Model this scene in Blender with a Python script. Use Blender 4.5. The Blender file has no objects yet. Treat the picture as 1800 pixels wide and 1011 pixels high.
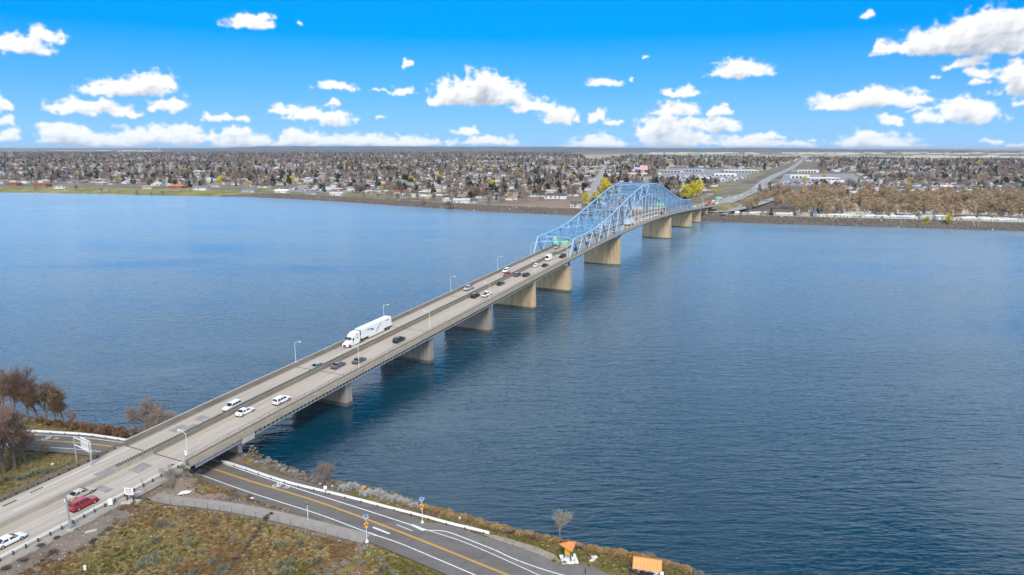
import bpy, math, random
import numpy as np
from mathutils import Vector, Matrix

# ---------------------------------------------------------------- camera, world, sun, exposure
C = bpy.context.scene.collection
SC = bpy.context.scene
CAM_H = 68.8
PITCH = math.radians(11.56)
FPX = 1200.0
cam_d = bpy.data.cameras.new("camera")
cam = bpy.data.objects.new("camera", cam_d)
C.objects.link(cam)
cam.location = (0, 0, CAM_H)
cam.rotation_euler = (math.pi / 2 - PITCH, 0, 0)
cam_d.sensor_width = 36.0
cam_d.lens = 36.0 * FPX / 1800.0
cam_d.clip_start = 1.0
cam_d.clip_end = 120000.0
SC.camera = cam

SUN_AZ = math.radians(174)      # clockwise from +Y
SUN_EL = math.radians(47)
SKY_STRENGTH = 0.085
SKY_HUE = 0.496
SKY_SAT = 1.55
SUN_STRENGTH = 1.5
EXPOSURE = 1.45
HAZE_DENSITY = 2.8e-5

SC.view_settings.view_transform = 'Standard'
SC.view_settings.look = 'None'
SC.view_settings.exposure = EXPOSURE
SC.view_settings.gamma = 1.0
SC.view_settings.use_curve_mapping = False
SC.cycles.max_bounces = 6
SC.cycles.diffuse_bounces = 3
SC.cycles.glossy_bounces = 3
SC.cycles.transmission_bounces = 2
SC.cycles.volume_bounces = 0
SC.cycles.transparent_max_bounces = 8

sun_d = bpy.data.lights.new("sun", 'SUN')
sun_d.energy = SUN_STRENGTH
sun_d.angle = math.radians(22)
sun_d.color = (1.0, 0.91, 0.77)
sun = bpy.data.objects.new("sun", sun_d)
C.objects.link(sun)
sdir = Vector((math.sin(SUN_AZ) * math.cos(SUN_EL), math.cos(SUN_AZ) * math.cos(SUN_EL), math.sin(SUN_EL)))
sun.rotation_euler = (-sdir).to_track_quat('-Z', 'Y').to_euler()

_c, _s = math.cos(PITCH), math.sin(PITCH)


def gp(px, py, z=0.0):
    """where the sight line of a point measured on the photograph meets the ground at height z"""
    u = (px - 900) / FPX
    v = (py - 505.5) / FPX
    dx, dy, dz = u, _c - v * _s, -_s - v * _c
    k = (z - CAM_H) / dz
    return (dx * k, dy * k)


def sky_dir(px, py):
    u = (px - 900) / FPX
    v = (py - 505.5) / FPX
    x, y, z = u, _c - v * _s, -_s - v * _c
    n = math.sqrt(x * x + y * y + z * z)
    return math.atan2(x, y), math.asin(z / n)


# cumulus as seen over the river: centre x, base y, half width, height (measured on the photograph)
CLOUDS = [
    (48, 95, 58, 34), (75, 72, 30, 26), (438, 46, 44, 22), (460, 32, 24, 12), (524, 42, 8, 5),
    (225, 168, 85, 30), (270, 158, 48, 32), (155, 199, 75, 26), (205, 203, 50, 14), (295, 195, 40, 20),
    (385, 214, 32, 14), (425, 214, 16, 12), (0, 196, 15, 34), (5, 220, 20, 14), (10, 246, 28, 20),
    (115, 246, 50, 30), (135, 252, 75, 26), (265, 254, 75, 34), (330, 252, 40, 30), (374, 247, 15, 14),
    (420, 240, 32, 18), (430, 258, 60, 20), (190, 258, 60, 20), (505, 199, 32, 18), (540, 212, 45, 22), (590, 222, 34, 36),
    (588, 186, 18, 10), (590, 157, 38, 14), (710, 166, 24, 15), (668, 163, 16, 5), (720, 120, 10, 16),
    (845, 184, 78, 52), (850, 165, 40, 46), (900, 182, 28, 28), (775, 184, 34, 20), (800, 183, 40, 44),
    (668, 213, 11, 6), (945, 197, 50, 22), (985, 216, 38, 26), (530, 254, 50, 28), (600, 257, 90, 20),
    (660, 258, 60, 22), (730, 258, 70, 16), (860, 256, 60, 18), (820, 235, 28, 14),
    (1058, 152, 36, 13), (1112, 142, 9, 4), (1140, 100, 7, 4), (1050, 218, 14, 28), (1076, 220, 16, 10),
    (1297, 136, 58, 32), (1200, 168, 38, 14), (1190, 205, 46, 28), (1268, 205, 22, 20), (1170, 240, 55, 34),
    (1215, 226, 30, 20), (1265, 232, 35, 24), (1340, 243, 36, 14), (1190, 260, 70, 34), (1310, 260, 66, 22),
    (1050, 259, 55, 22), (1400, 261, 40, 12), (1430, 246, 12, 5), (1525, 190, 116, 30), (1530, 178, 60, 26), (1605, 180, 44, 22),
    (1565, 221, 28, 16), (1605, 196, 18, 7), (1700, 214, 72, 44), (1632, 214, 28, 18), (1535, 262, 86, 30),
    (1520, 250, 40, 22), (1750, 253, 15, 9), (1790, 262, 18, 9), (1527, 30, 11, 13), (1648, 136, 10, 8),
    (1640, 94, 110, 34), (1700, 90, 140, 56), (1760, 60, 110, 46), (1770, 92, 60, 60), (1545, 92, 14, 26),
    (1700, 120, 34, 26), (1720, 137, 26, 18), (1715, 153, 18, 12), (1790, 168, 40, 50), (1780, 140, 40, 34),
    (1797, 184, 10, 10),
]


def lattice(shape, fx, fy, rng):
    """smooth value noise with fx x fy cells"""
    h, w = shape
    gr = rng.random((fy + 3, fx + 3))
    y = np.linspace(0, fy, h, endpoint=False)
    x = np.linspace(0, fx, w, endpoint=False)
    yi, xi = y.astype(int), x.astype(int)
    ty, tx = y - yi, x - xi
    ty = ty * ty * ty * (ty * (ty * 6 - 15) + 10)
    tx = tx * tx * tx * (tx * (tx * 6 - 15) + 10)
    a = gr[yi][:, xi] * (1 - tx) + gr[yi][:, xi + 1] * tx
    b = gr[yi + 1][:, xi] * (1 - tx) + gr[yi + 1][:, xi + 1] * tx
    return a * (1 - ty)[:, None] + b * ty[:, None]


def fbm(shape, fx, fy, octv, rng, gain=0.55, billow=False):
    o = np.zeros(shape)
    amp, tot = 1.0, 0.0
    for _ in range(octv):
        n = lattice(shape, fx, fy, rng)
        if billow:
            n = 1 - np.abs(2 * n - 1)
        o += amp * n
        tot += amp
        amp *= gain
        fx *= 2
        fy *= 2
    return o / tot


def blur(a, r):
    k = np.exp(-np.linspace(-2, 2, 2 * r + 1) ** 2)
    k /= k.sum()
    a = np.apply_along_axis(lambda v: np.convolve(v, k, 'same'), 0, a)
    return np.apply_along_axis(lambda v: np.convolve(v, k, 'same'), 1, a)


CW, CH = 2040, 348
CAZ, CEL = 0.85, 0.29


def cloud_sheet():
    """cumulus computed in azimuth and elevation: alpha and sunlit brightness"""
    rng = np.random.default_rng(7)
    az = np.linspace(-CAZ, CAZ, CW)[None, :] + np.zeros((CH, 1))
    el = np.linspace(0.0, CEL, CH)[:, None] + np.zeros((1, CW))
    sh = (CH, CW)
    az = az + (fbm(sh, 110, 19, 4, rng) - 0.5) * 0.026
    el = el + (fbm(sh, 110, 24, 4, rng) - 0.5) * 0.013
    fld = np.full(sh, 9.0)
    for (cx, by, hw, hh) in CLOUDS:
        a0, e0 = sky_dir(cx, by)
        a1, _ = sky_dir(cx + hw, by)
        _, e1 = sky_dir(cx, by - hh)
        w_, h_ = abs(a1 - a0) * 1.04, abs(e1 - e0) * 1.05
        dx = np.abs(az - a0) / w_
        dy = (el - e0 - 0.15 * h_) / (h_ * 0.9)
        dy = np.maximum(dy, -4.0 * dy)
        f = np.sqrt(dx * dx + dy * dy)
        fld = -np.log(np.exp(-9 * fld) + np.exp(-9 * f)) / 9
    # clouds beyond the picture's sides go on in the same way
    side = np.clip((np.abs(az) - 0.67) * 14, 0, 1)
    gen = 1.6 - 3.2 * (fbm(sh, 26, 8, 3, rng) - 0.42) + (1 - side) * 9
    fld = np.minimum(fld, gen)
    bil = fbm(sh, 120, 28, 5, rng, 0.55, True)
    fine = fbm(sh, 220, 46, 5, rng, 0.62)
    D = 0.97 - fld + (bil - 0.62) * 0.62 + (fine - 0.5) * 0.40
    t = np.clip((D + 0.08) / 0.42, 0, 1)
    alpha = blur(t * t * (3 - 2 * t), 2)
    # relief of the cloud's face, lit from the upper left
    hgt = np.sqrt(np.clip(D + 0.1, 0, 2)) * 9 + (bil - 0.5) * 9
    hgt = blur(hgt, 3)
    gy, gx = np.gradient(hgt)
    nrm = 1 / np.sqrt(gx * gx + gy * gy + 1)
    lam = (0.42 * gx - 0.74 * gy + 0.62) * nrm
    soft = blur(np.clip(D, 0, 1.2), 4)
    above = np.zeros(sh)
    for k, sft in enumerate((5, 10, 16, 24)):
        above[:-sft] += soft[sft:]
    above = above / 4
    lum = 0.90 + 0.15 * np.clip(lam, -1, 0.9) - 0.85 * np.clip(above - 0.22, 0, 0.75)
    lum = np.clip(lum, 0.42, 1.0)
    return alpha, lum


def build_world():
    w = bpy.data.worlds.new("World")
    SC.world = w
    w.use_nodes = True
    nt = w.node_tree
    nt.nodes.clear()
    N, L = nt.nodes, nt.links
    alpha, lum = cloud_sheet()
    img = bpy.data.images.new("cumulus", CW, CH, alpha=True, float_buffer=True)
    img.colorspace_settings.name = 'Non-Color'
    px = np.ones((CH, CW, 4), np.float32)
    px[..., 0] = lum
    px[..., 1] = alpha
    px[..., 2] = 0
    img.pixels.foreach_set(px.ravel())
    img.pack()

    def nd(t, **kw):
        n = N.new(t)
        for k, v in kw.items():
            setattr(n, k, v)
        return n

    def math_(op, a, b=None, clamp=False):
        n = nd('ShaderNodeMath', operation=op, use_clamp=clamp)
        for i, v in enumerate((a, b)):
            if v is None:
                continue
            if isinstance(v, (int, float)):
                n.inputs[i].default_value = v
            else:
                L.new(v, n.inputs[i])
        return n.outputs[0]
    tc = nd('ShaderNodeTexCoord')
    sep = nd('ShaderNodeSeparateXYZ')
    L.new(tc.outputs['Generated'], sep.inputs[0])
    az = math_('ARCTAN2', sep.outputs[0], sep.outputs[1])
    el = math_('ARCSINE', sep.outputs[2])
    uv = nd('ShaderNodeCombineXYZ')
    L.new(math_('DIVIDE', math_('ADD', az, CAZ), 2 * CAZ), uv.inputs[0])
    L.new(math_('DIVIDE', el, CEL), uv.inputs[1])
    ti = nd('ShaderNodeTexImage', extension='CLIP', interpolation='Cubic')
    ti.image = img
    L.new(uv.outputs[0], ti.inputs[0])
    si = nd('ShaderNodeSeparateColor')
    L.new(ti.outputs[0], si.inputs[0])
    # the rest of the sky: broken cloud added out of view for soft light and bright water
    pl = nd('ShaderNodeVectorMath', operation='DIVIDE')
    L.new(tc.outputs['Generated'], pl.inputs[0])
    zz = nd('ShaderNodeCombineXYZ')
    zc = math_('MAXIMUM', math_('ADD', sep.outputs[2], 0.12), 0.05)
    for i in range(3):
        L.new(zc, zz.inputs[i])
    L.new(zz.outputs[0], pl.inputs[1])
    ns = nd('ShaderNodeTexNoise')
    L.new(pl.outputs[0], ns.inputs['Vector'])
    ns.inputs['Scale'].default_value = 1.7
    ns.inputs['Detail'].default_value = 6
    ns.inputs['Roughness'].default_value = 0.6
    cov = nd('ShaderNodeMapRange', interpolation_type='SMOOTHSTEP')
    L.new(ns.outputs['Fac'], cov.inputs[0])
    # cover thickened low down so the far water reflects bright cloud
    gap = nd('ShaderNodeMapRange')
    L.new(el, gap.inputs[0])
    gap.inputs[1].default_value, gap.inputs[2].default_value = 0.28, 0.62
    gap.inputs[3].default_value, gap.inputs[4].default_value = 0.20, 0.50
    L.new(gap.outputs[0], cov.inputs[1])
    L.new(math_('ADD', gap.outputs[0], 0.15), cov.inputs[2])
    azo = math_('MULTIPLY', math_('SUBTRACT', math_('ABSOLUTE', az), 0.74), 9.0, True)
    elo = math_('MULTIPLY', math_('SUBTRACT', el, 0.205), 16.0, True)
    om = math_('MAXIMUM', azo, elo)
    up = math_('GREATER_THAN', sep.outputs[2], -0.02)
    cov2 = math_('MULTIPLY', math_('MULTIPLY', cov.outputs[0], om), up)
    sky = nd('ShaderNodeTexSky')
    sky.sky_type = 'NISHITA'
    sky.sun_disc = False
    sky.sun_elevation = SUN_EL
    sky.sun_rotation = SUN_AZ
    sky.altitude = 200
    sky.air_density = 0.6
    sky.dust_density = 0.0
    sky.ozone_density = 3.0
    # the photograph's sky is deep and even: less bright towards the horizon than clean air
    ev = nd('ShaderNodeMapRange')
    L.new(el, ev.inputs[0])
    ev.inputs[1].default_value = 0.0
    ev.inputs[2].default_value = 0.2
    ev.inputs[3].default_value = 0.46
    ev.inputs[4].default_value = 1.0
    lift = nd('ShaderNodeVectorMath', operation='ADD')
    L.new(tc.outputs['Generated'], lift.inputs[0])
    lift.inputs[1].default_value = (0, 0, 0.045)
    L.new(lift.outputs[0], sky.inputs[0])
    evm = nd('ShaderNodeVectorMath', operation='SCALE')
    L.new(sky.outputs[0], evm.inputs[0])
    L.new(ev.outputs[0], evm.inputs['Scale'])
    hs = nd('ShaderNodeHueSaturation')
    L.new(evm.outputs[0], hs.inputs['Color'])
    hs.inputs['Hue'].default_value = SKY_HUE
    hs.inputs['Saturation'].default_value = SKY_SAT
    veil = nd('ShaderNodeMapRange')
    L.new(el, veil.inputs[0])
    veil.inputs[1].default_value = 0.0
    veil.inputs[2].default_value = 0.15
    veil.inputs[3].default_value = 0.85
    veil.inputs[4].default_value = 0.0
    vm = nd('ShaderNodeMixRGB')
    L.new(veil.outputs[0], vm.inputs[0])
    L.new(hs.outputs[0], vm.inputs[1])
    vm.inputs[2].default_value = (1.45, 2.8, 4.6, 1)
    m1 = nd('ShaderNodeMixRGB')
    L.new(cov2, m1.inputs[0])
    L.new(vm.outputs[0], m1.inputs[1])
    m1.inputs[2].default_value = (5.3, 6.4, 7.9, 1)  # unseen cloud made bright and bluish to lift the water's reflection
    cr = nd('ShaderNodeMixRGB')
    L.new(si.outputs[0], cr.inputs[0])
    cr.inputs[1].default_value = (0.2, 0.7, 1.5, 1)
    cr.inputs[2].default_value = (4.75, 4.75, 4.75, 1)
    hz = nd('ShaderNodeMapRange')
    L.new(el, hz.inputs[0])
    hz.inputs[1].default_value = 0.0
    hz.inputs[2].default_value = 0.06
    hz.inputs[3].default_value = 0.80
    hz.inputs[4].default_value = 1.0
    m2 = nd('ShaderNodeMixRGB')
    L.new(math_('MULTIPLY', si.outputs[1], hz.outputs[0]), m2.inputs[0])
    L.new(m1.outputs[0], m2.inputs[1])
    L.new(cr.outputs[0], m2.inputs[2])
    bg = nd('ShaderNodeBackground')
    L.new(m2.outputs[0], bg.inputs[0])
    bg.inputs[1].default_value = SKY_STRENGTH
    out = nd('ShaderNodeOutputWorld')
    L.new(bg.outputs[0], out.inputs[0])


build_world()
# ---------------------------------------------------------------- helpers
random.seed(11)
RNG = np.random.default_rng(5)
PI = math.pi


def tag(o, label=None, cat=None, group=None, kind=None):
    if label:
        o["label"] = label
    if cat:
        o["category"] = cat
    if group:
        o["group"] = group
    if kind:
        o["kind"] = kind
    return o


def link(o, parent=None):
    C.objects.link(o)
    if parent is not None:
        o.parent = parent
    return o


def empty(name, loc=(0, 0, 0), rz=0.0, label=None, cat=None, group=None):
    o = bpy.data.objects.new(name, None)
    o.empty_display_size = 0.5
    o.location = loc
    o.rotation_euler = (0, 0, rz)
    C.objects.link(o)
    return tag(o, label, cat, group)


class MB:
    """collects boxes, bars, lofts into one mesh; faces carry a material index"""

    def __init__(self):
        self.v = []
        self.f = []
        self.m = []

    def add(self, verts, faces, mi=0):
        b = len(self.v)
        self.v += [tuple(p) for p in verts]
        self.f += [tuple(b + i for i in f) for f in faces]
        self.m += [mi] * len(faces)

    def box(self, x0, x1, y0, y1, z0, z1, mi=0):
        vs = [(x, y, z) for z in (z0, z1) for y in (y0, y1) for x in (x0, x1)]
        self.add(vs, [(0, 2, 3, 1), (4, 5, 7, 6), (0, 1, 5, 4), (2, 6, 7, 3), (0, 4, 6, 2), (1, 3, 7, 5)], mi)

    def bar(self, a, b, w, h=None, mi=0, up=(0, 0, 1)):
        """square bar from a to b"""
        h = h or w
        a, b = Vector(a), Vector(b)
        d = (b - a)
        if d.length < 1e-6:
            return
        d.normalize()
        u = Vector(up)
        if abs(d.dot(u)) > 0.98:
            u = Vector((0, 1, 0))
        sx = d.cross(u).normalized() * (w / 2)
        sy = sx.cross(d).normalized() * (h / 2)
        vs = []
        for p in (a, b):
            for i, j in ((-1, -1), (1, -1), (1, 1), (-1, 1)):
                vs.append(p + sx * i + sy * j)
        self.add(vs, [(0, 3, 2, 1), (4, 5, 6, 7), (0, 1, 5, 4), (1, 2, 6, 5), (2, 3, 7, 6), (3, 0, 4, 7)], mi)

    def tube(self, a, b, r0, r1=None, n=8, mi=0, caps=True):
        r1 = r0 if r1 is None else r1
        a, b = Vector(a), Vector(b)
        d = (b - a).normalized()
        u = Vector((0, 0, 1)) if abs(d.z) < 0.95 else Vector((1, 0, 0))
        sx = d.cross(u).normalized()
        sy = sx.cross(d).normalized()
        vs = []
        for p, r in ((a, r0), (b, r1)):
            for k in range(n):
                t = 2 * PI * k / n
                vs.append(p + sx * (r * math.cos(t)) + sy * (r * math.sin(t)))
        fs = [(k, (k + 1) % n, n + (k + 1) % n, n + k) for k in range(n)]
        if caps:
            fs += [tuple(range(n - 1, -1, -1)), tuple(range(n, 2 * n))]
        self.add(vs, fs, mi)

    def prism(self, poly, z0, z1, mi=0):
        n = len(poly)
        vs = [(x, y, z0) for x, y in poly] + [(x, y, z1) for x, y in poly]
        fs = [tuple(range(n - 1, -1, -1)), tuple(range(n, 2 * n))]
        fs += [(k, (k + 1) % n, n + (k + 1) % n, n + k) for k in range(n)]
        self.add(vs, fs, mi)

    def loft(self, rings, mi=0, cap=True):
        n = len(rings[0])
        vs = [p for r in rings for p in r]
        fs = []
        for i in range(len(rings) - 1):
            for k in range(n):
                k2 = (k + 1) % n
                fs.append((i * n + k, i * n + k2, (i + 1) * n + k2, (i + 1) * n + k))
        if cap:
            fs.append(tuple(range(n - 1, -1, -1)))
            fs.append(tuple((len(rings) - 1) * n + k for k in range(n)))
        self.add(vs, fs, mi)

    def mesh(self, name, mats, smooth=False):
        me = bpy.data.meshes.new(name)
        me.from_pydata(self.v, [], self.f)
        for m in (mats if isinstance(mats, (list, tuple)) else [mats]):
            me.materials.append(m)
        me.polygons.foreach_set('material_index', self.m)
        if smooth:
            me.polygons.foreach_set('use_smooth', [True] * len(me.polygons))
        me.update()
        return me

    def build(self, name, mats, parent=None, smooth=False, loc=None, rz=None):
        o = bpy.data.objects.new(name, self.mesh(name, mats, smooth))
        if loc is not None:
            o.location = loc
        if rz is not None:
            o.rotation_euler = (0, 0, rz)
        return link(o, parent)


def np_mesh(name, V, Fc, mats, mi=None, smooth=False):
    """mesh from arrays; Fc is (n,3) or (n,4)"""
    me = bpy.data.meshes.new(name)
    V = np.asarray(V, np.float32)
    Fc = np.asarray(Fc, np.int32)
    n, k = Fc.shape
    me.vertices.add(len(V))
    me.vertices.foreach_set('co', V.ravel())
    me.loops.add(n * k)
    me.loops.foreach_set('vertex_index', Fc.ravel())
    me.polygons.add(n)
    me.polygons.foreach_set('loop_start', np.arange(n, dtype=np.int32) * k)
    for m in (mats if isinstance(mats, (list, tuple)) else [mats]):
        me.materials.append(m)
    if mi is not None:
        me.polygons.foreach_set('material_index', np.asarray(mi, np.int32))
    if smooth:
        me.polygons.foreach_set('use_smooth', np.ones(n, bool))
    me.update(calc_edges=True)
    me.validate()
    return me


def copy_tree(o, parent=None):
    c = o.copy()
    link(c)
    if parent is not None:
        c.parent = parent
    for ch in o.children:
        copy_tree(ch, c)
    return c


# ---------------------------------------------------------------- materials
def newmat(name):
    m = bpy.data.materials.new(name)
    m.use_nodes = True
    nt = m.node_tree
    return m, nt, nt.nodes, nt.links, nt.nodes['Principled BSDF']


def mat(name, col, rough=0.8, var=0.15, scale=1.0, metal=0.0, bump=0.0, stretch=(1, 1, 1), col2=None, detail=6,
        spec=0.3, rnd=0.0, contrast=(0.3, 0.7), coat=0.0, bscale=None):
    """plain material: two tones mixed by noise in object space"""
    m, nt, N, L, b = newmat(name)
    tc = N.new('ShaderNodeTexCoord')
    mp = N.new('ShaderNodeMapping')
    mp.inputs['Scale'].default_value = stretch
    L.new(tc.outputs['Object'], mp.inputs[0])
    ns = N.new('ShaderNodeTexNoise')
    ns.inputs['Scale'].default_value = scale
    ns.inputs['Detail'].default_value = detail
    ns.inputs['Roughness'].default_value = 0.62
    L.new(mp.outputs[0], ns.inputs['Vector'])
    rp = N.new('ShaderNodeMapRange')
    rp.inputs[1].default_value, rp.inputs[2].default_value = contrast
    L.new(ns.outputs['Fac'], rp.inputs[0])
    mx = N.new('ShaderNodeMixRGB')
    L.new(rp.outputs[0], mx.inputs[0])
    c2 = col2 or tuple(min(1.0, c * (1 + var)) for c in col)
    c1 = col if col2 else tuple(c * (1 - var) for c in col)
    mx.inputs[1].default_value = (*c1, 1)
    mx.inputs[2].default_value = (*c2, 1)
    last = mx.outputs[0]
    if rnd:
        oi = N.new('ShaderNodeObjectInfo')
        hv = N.new('ShaderNodeHueSaturation')
        r1 = N.new('ShaderNodeMapRange')
        r1.inputs[3].default_value, r1.inputs[4].default_value = 1 - rnd, 1 + rnd
        L.new(oi.outputs['Random'], r1.inputs[0])
        L.new(r1.outputs[0], hv.inputs['Value'])
        ml = N.new('ShaderNodeMath')
        ml.operation = 'MULTIPLY'
        ml.inputs[1].default_value = 7.31
        fr = N.new('ShaderNodeMath')
        fr.operation = 'FRACT'
        L.new(oi.outputs['Random'], ml.inputs[0])
        L.new(ml.outputs[0], fr.inputs[0])
        r2 = N.new('ShaderNodeMapRange')
        r2.inputs[3].default_value, r2.inputs[4].default_value = 0.5 - rnd * 0.05, 0.5 + rnd * 0.05
        L.new(fr.outputs[0], r2.inputs[0])
        L.new(r2.outputs[0], hv.inputs['Hue'])
        L.new(last, hv.inputs['Color'])
        last = hv.outputs[0]
    L.new(last, b.inputs['Base Color'])
    b.inputs['Roughness'].default_value = rough
    b.inputs['Metallic'].default_value = metal
    b.inputs['Specular IOR Level'].default_value = spec
    if coat:
        b.inputs['Coat Weight'].default_value = coat
        b.inputs['Coat Roughness'].default_value = 0.08
    if bump:
        n2 = ns
        if bscale:
            n2 = N.new('ShaderNodeTexNoise')
            n2.inputs['Scale'].default_value = bscale
            n2.inputs['Detail'].default_value = 4
            L.new(mp.outputs[0], n2.inputs['Vector'])
        bp = N.new('ShaderNodeBump')
        bp.inputs['Distance'].default_value = bump
        bp.inputs['Strength'].default_value = 1.0
        L.new(n2.outputs['Fac'], bp.inputs['Height'])
        L.new(bp.outputs[0], b.inputs['Normal'])
    return m


M = {}
M['deck_conc'] = mat('deck_concrete', (0.50, 0.44, 0.365), 0.85, scale=1.0, stretch=(1.6, 0.012, 1), col2=(0.37, 0.32, 0.26), detail=5, contrast=(0.35, 0.66))
M['conc'] = mat('concrete', (0.36, 0.33, 0.28), 0.9, scale=0.6, col2=(0.27, 0.245, 0.205), bump=0.01)
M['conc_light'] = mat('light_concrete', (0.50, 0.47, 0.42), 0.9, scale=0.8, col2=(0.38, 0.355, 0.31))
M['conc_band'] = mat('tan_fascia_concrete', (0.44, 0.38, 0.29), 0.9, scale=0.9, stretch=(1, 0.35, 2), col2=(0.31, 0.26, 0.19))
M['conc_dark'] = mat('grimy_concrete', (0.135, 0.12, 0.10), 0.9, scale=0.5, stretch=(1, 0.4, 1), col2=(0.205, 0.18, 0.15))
M['paddle'] = mat('glare_paddle', (0.10, 0.11, 0.095), 0.7, 0.15)
M['gravel_curb'] = mat('shoulder_dirt', (0.27, 0.24, 0.20), 0.95, scale=1.2, col2=(0.36, 0.33, 0.28))
M['asphalt'] = mat('asphalt', (0.12, 0.108, 0.098), 0.9, scale=0.35, stretch=(0.35, 1.3, 1), col2=(0.18, 0.163, 0.148), bump=0.004)
M['asphalt_light'] = mat('worn_asphalt', (0.20, 0.185, 0.165), 0.92, scale=0.5, col2=(0.145, 0.135, 0.122))
M['asphalt_patch'] = mat('asphalt_patch', (0.20, 0.19, 0.175), 0.92, scale=0.9, col2=(0.36, 0.34, 0.31))
M['path'] = mat('path_asphalt', (0.33, 0.30, 0.26), 0.92, scale=0.8, col2=(0.26, 0.235, 0.205))
M['paint_white'] = mat('white_road_paint', (0.74, 0.74, 0.72), 0.6, scale=2.2, col2=(0.34, 0.33, 0.31), detail=8, contrast=(0.56, 0.68))
M['paint_faded'] = mat('faded_white_paint', (0.56, 0.54, 0.50), 0.7, 0.12, scale=3)
M['paint_yellow'] = mat('yellow_road_paint', (0.66, 0.37, 0.04), 0.6, scale=2.0, col2=(0.42, 0.27, 0.09), detail=8, contrast=(0.55, 0.68))
M['paint_yfade'] = mat('faded_yellow_paint', (0.55, 0.40, 0.17), 0.7, 0.12, scale=2)
M['joint'] = mat('joint_seal', (0.05, 0.045, 0.04), 0.9, 0.2)
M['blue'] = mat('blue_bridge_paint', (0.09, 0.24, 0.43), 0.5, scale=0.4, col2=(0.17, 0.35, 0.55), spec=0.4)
M['blue_lit'] = mat('lit_bridge_paint', (0.34, 0.54, 0.72), 0.5, scale=0.4, col2=(0.24, 0.44, 0.66), spec=0.4)  # bridge blue lightened in the colour for members that catch the light
M['blue_shade'] = mat('shaded_bridge_paint', (0.045, 0.12, 0.23), 0.55, scale=0.4, col2=(0.08, 0.18, 0.32))  # same bridge blue darkened, shade of members turned from the light
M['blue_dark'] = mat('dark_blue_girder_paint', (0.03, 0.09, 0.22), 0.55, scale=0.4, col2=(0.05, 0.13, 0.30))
M['hanger'] = mat('pale_hanger_paint', (0.62, 0.62, 0.60), 0.6, 0.08)
M['steel'] = mat('galvanised_steel', (0.42, 0.44, 0.46), 0.45, 0.1, scale=3, metal=0.5)
M['steel_white'] = mat('white_painted_steel', (0.72, 0.74, 0.76), 0.45, 0.05)
M['rail_white'] = mat('pale_guardrail', (0.74, 0.73, 0.70), 0.5, 0.08, scale=1)
M['rust'] = mat('weathered_brown_steel', (0.12, 0.075, 0.05), 0.85, 0.3, scale=3)
M['wood_dark'] = mat('dark_brown_timber', (0.09, 0.05, 0.035), 0.85, 0.3, scale=2)
M['girder_grey'] = mat('grey_girder', (0.33, 0.34, 0.36), 0.7, 0.12, scale=0.8)
M['bracket'] = mat('dark_brackets', (0.035, 0.032, 0.03), 0.8, 0.2)
M['sign_green'] = mat('green_sign', (0.01, 0.42, 0.25), 0.5, 0.05)
M['sign_yellow'] = mat('yellow_sign', (0.80, 0.42, 0.02), 0.5, 0.05)
M['sign_white'] = mat('white_sign', (0.80, 0.80, 0.80), 0.5, 0.04)
M['sign_lime'] = mat('lime_sign', (0.62, 0.66, 0.05), 0.5, 0.05)
M['sign_red'] = mat('red_sign', (0.50, 0.04, 0.03), 0.5, 0.05)
M['black'] = mat('black', (0.02, 0.02, 0.02), 0.6, 0.1)
M['solar'] = mat('solar_panel', (0.10, 0.19, 0.42), 0.3, 0.15, scale=5)
M['orange_roof'] = mat('orange_metal_roof', (0.80, 0.36, 0.12), 0.55, 0.08, scale=1)
M['orange_deep'] = mat('orange_red_roof', (0.68, 0.24, 0.08), 0.55, 0.1, scale=1)
M['green_post'] = mat('dark_green_post', (0.02, 0.07, 0.055), 0.6, 0.1)
M['rock'] = mat('basalt_rock', (0.10, 0.085, 0.072), 0.95, scale=1.5, col2=(0.19, 0.16, 0.135), rnd=0.3)
M['rock_pale'] = mat('pale_rock', (0.62, 0.60, 0.56), 0.9, 0.15, scale=2, rnd=0.15)
M['bark'] = mat('grey_bark', (0.15, 0.12, 0.10), 0.95, 0.3, scale=3)
M['bark_light'] = mat('pale_bark', (0.30, 0.26, 0.21), 0.95, 0.25, scale=3)


def foliage(name, c1, c2, rnd=0.25, scale=0.25, trans=0.0):
    return mat(name, c1, 0.95, scale=scale, col2=c2, rnd=rnd, spec=0.1, detail=4, contrast=(0.35, 0.65))


M['twig'] = foliage('brown_twigs', (0.20, 0.135, 0.105), (0.30, 0.21, 0.165), 0.3)
M['twig_grey'] = foliage('grey_brown_twigs', (0.21, 0.165, 0.14), (0.30, 0.245, 0.205), 0.25)
M['twig_gold'] = foliage('golden_brown_twigs', (0.33, 0.235, 0.14), (0.43, 0.32, 0.20), 0.18)
M['twig_red'] = foliage('russet_twigs', (0.20, 0.135, 0.08), (0.29, 0.20, 0.125), 0.2)
M['conifer'] = foliage('dark_conifer', (0.018, 0.034, 0.022), (0.040, 0.062, 0.034), 0.35)
M['willow'] = foliage('yellow_willow', (0.44, 0.36, 0.025), (0.62, 0.52, 0.05), 0.12)
M['green_bush'] = foliage('green_shrub', (0.045, 0.07, 0.02), (0.10, 0.12, 0.035), 0.25)
M['sage'] = foliage('sagebrush', (0.16, 0.165, 0.115), (0.29, 0.29, 0.215), 0.22, 1.5)
M['sage_dark'] = foliage('dark_dry_brush', (0.11, 0.085, 0.075), (0.19, 0.155, 0.135), 0.25, 1.5)
M['frost'] = foliage('pale_grey_brush', (0.36, 0.36, 0.35), (0.54, 0.54, 0.52), 0.15, 1.5)
M['reed'] = foliage('tan_reeds', (0.30, 0.20, 0.09), (0.46, 0.33, 0.16), 0.22, 1.5)
M['russet'] = foliage('russet_brush', (0.17, 0.10, 0.06), (0.27, 0.175, 0.11), 0.25, 1.5)
M['grass_blade'] = foliage('dry_green_grass', (0.115, 0.120, 0.028), (0.24, 0.205, 0.07), 0.3, 0.12)
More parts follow.
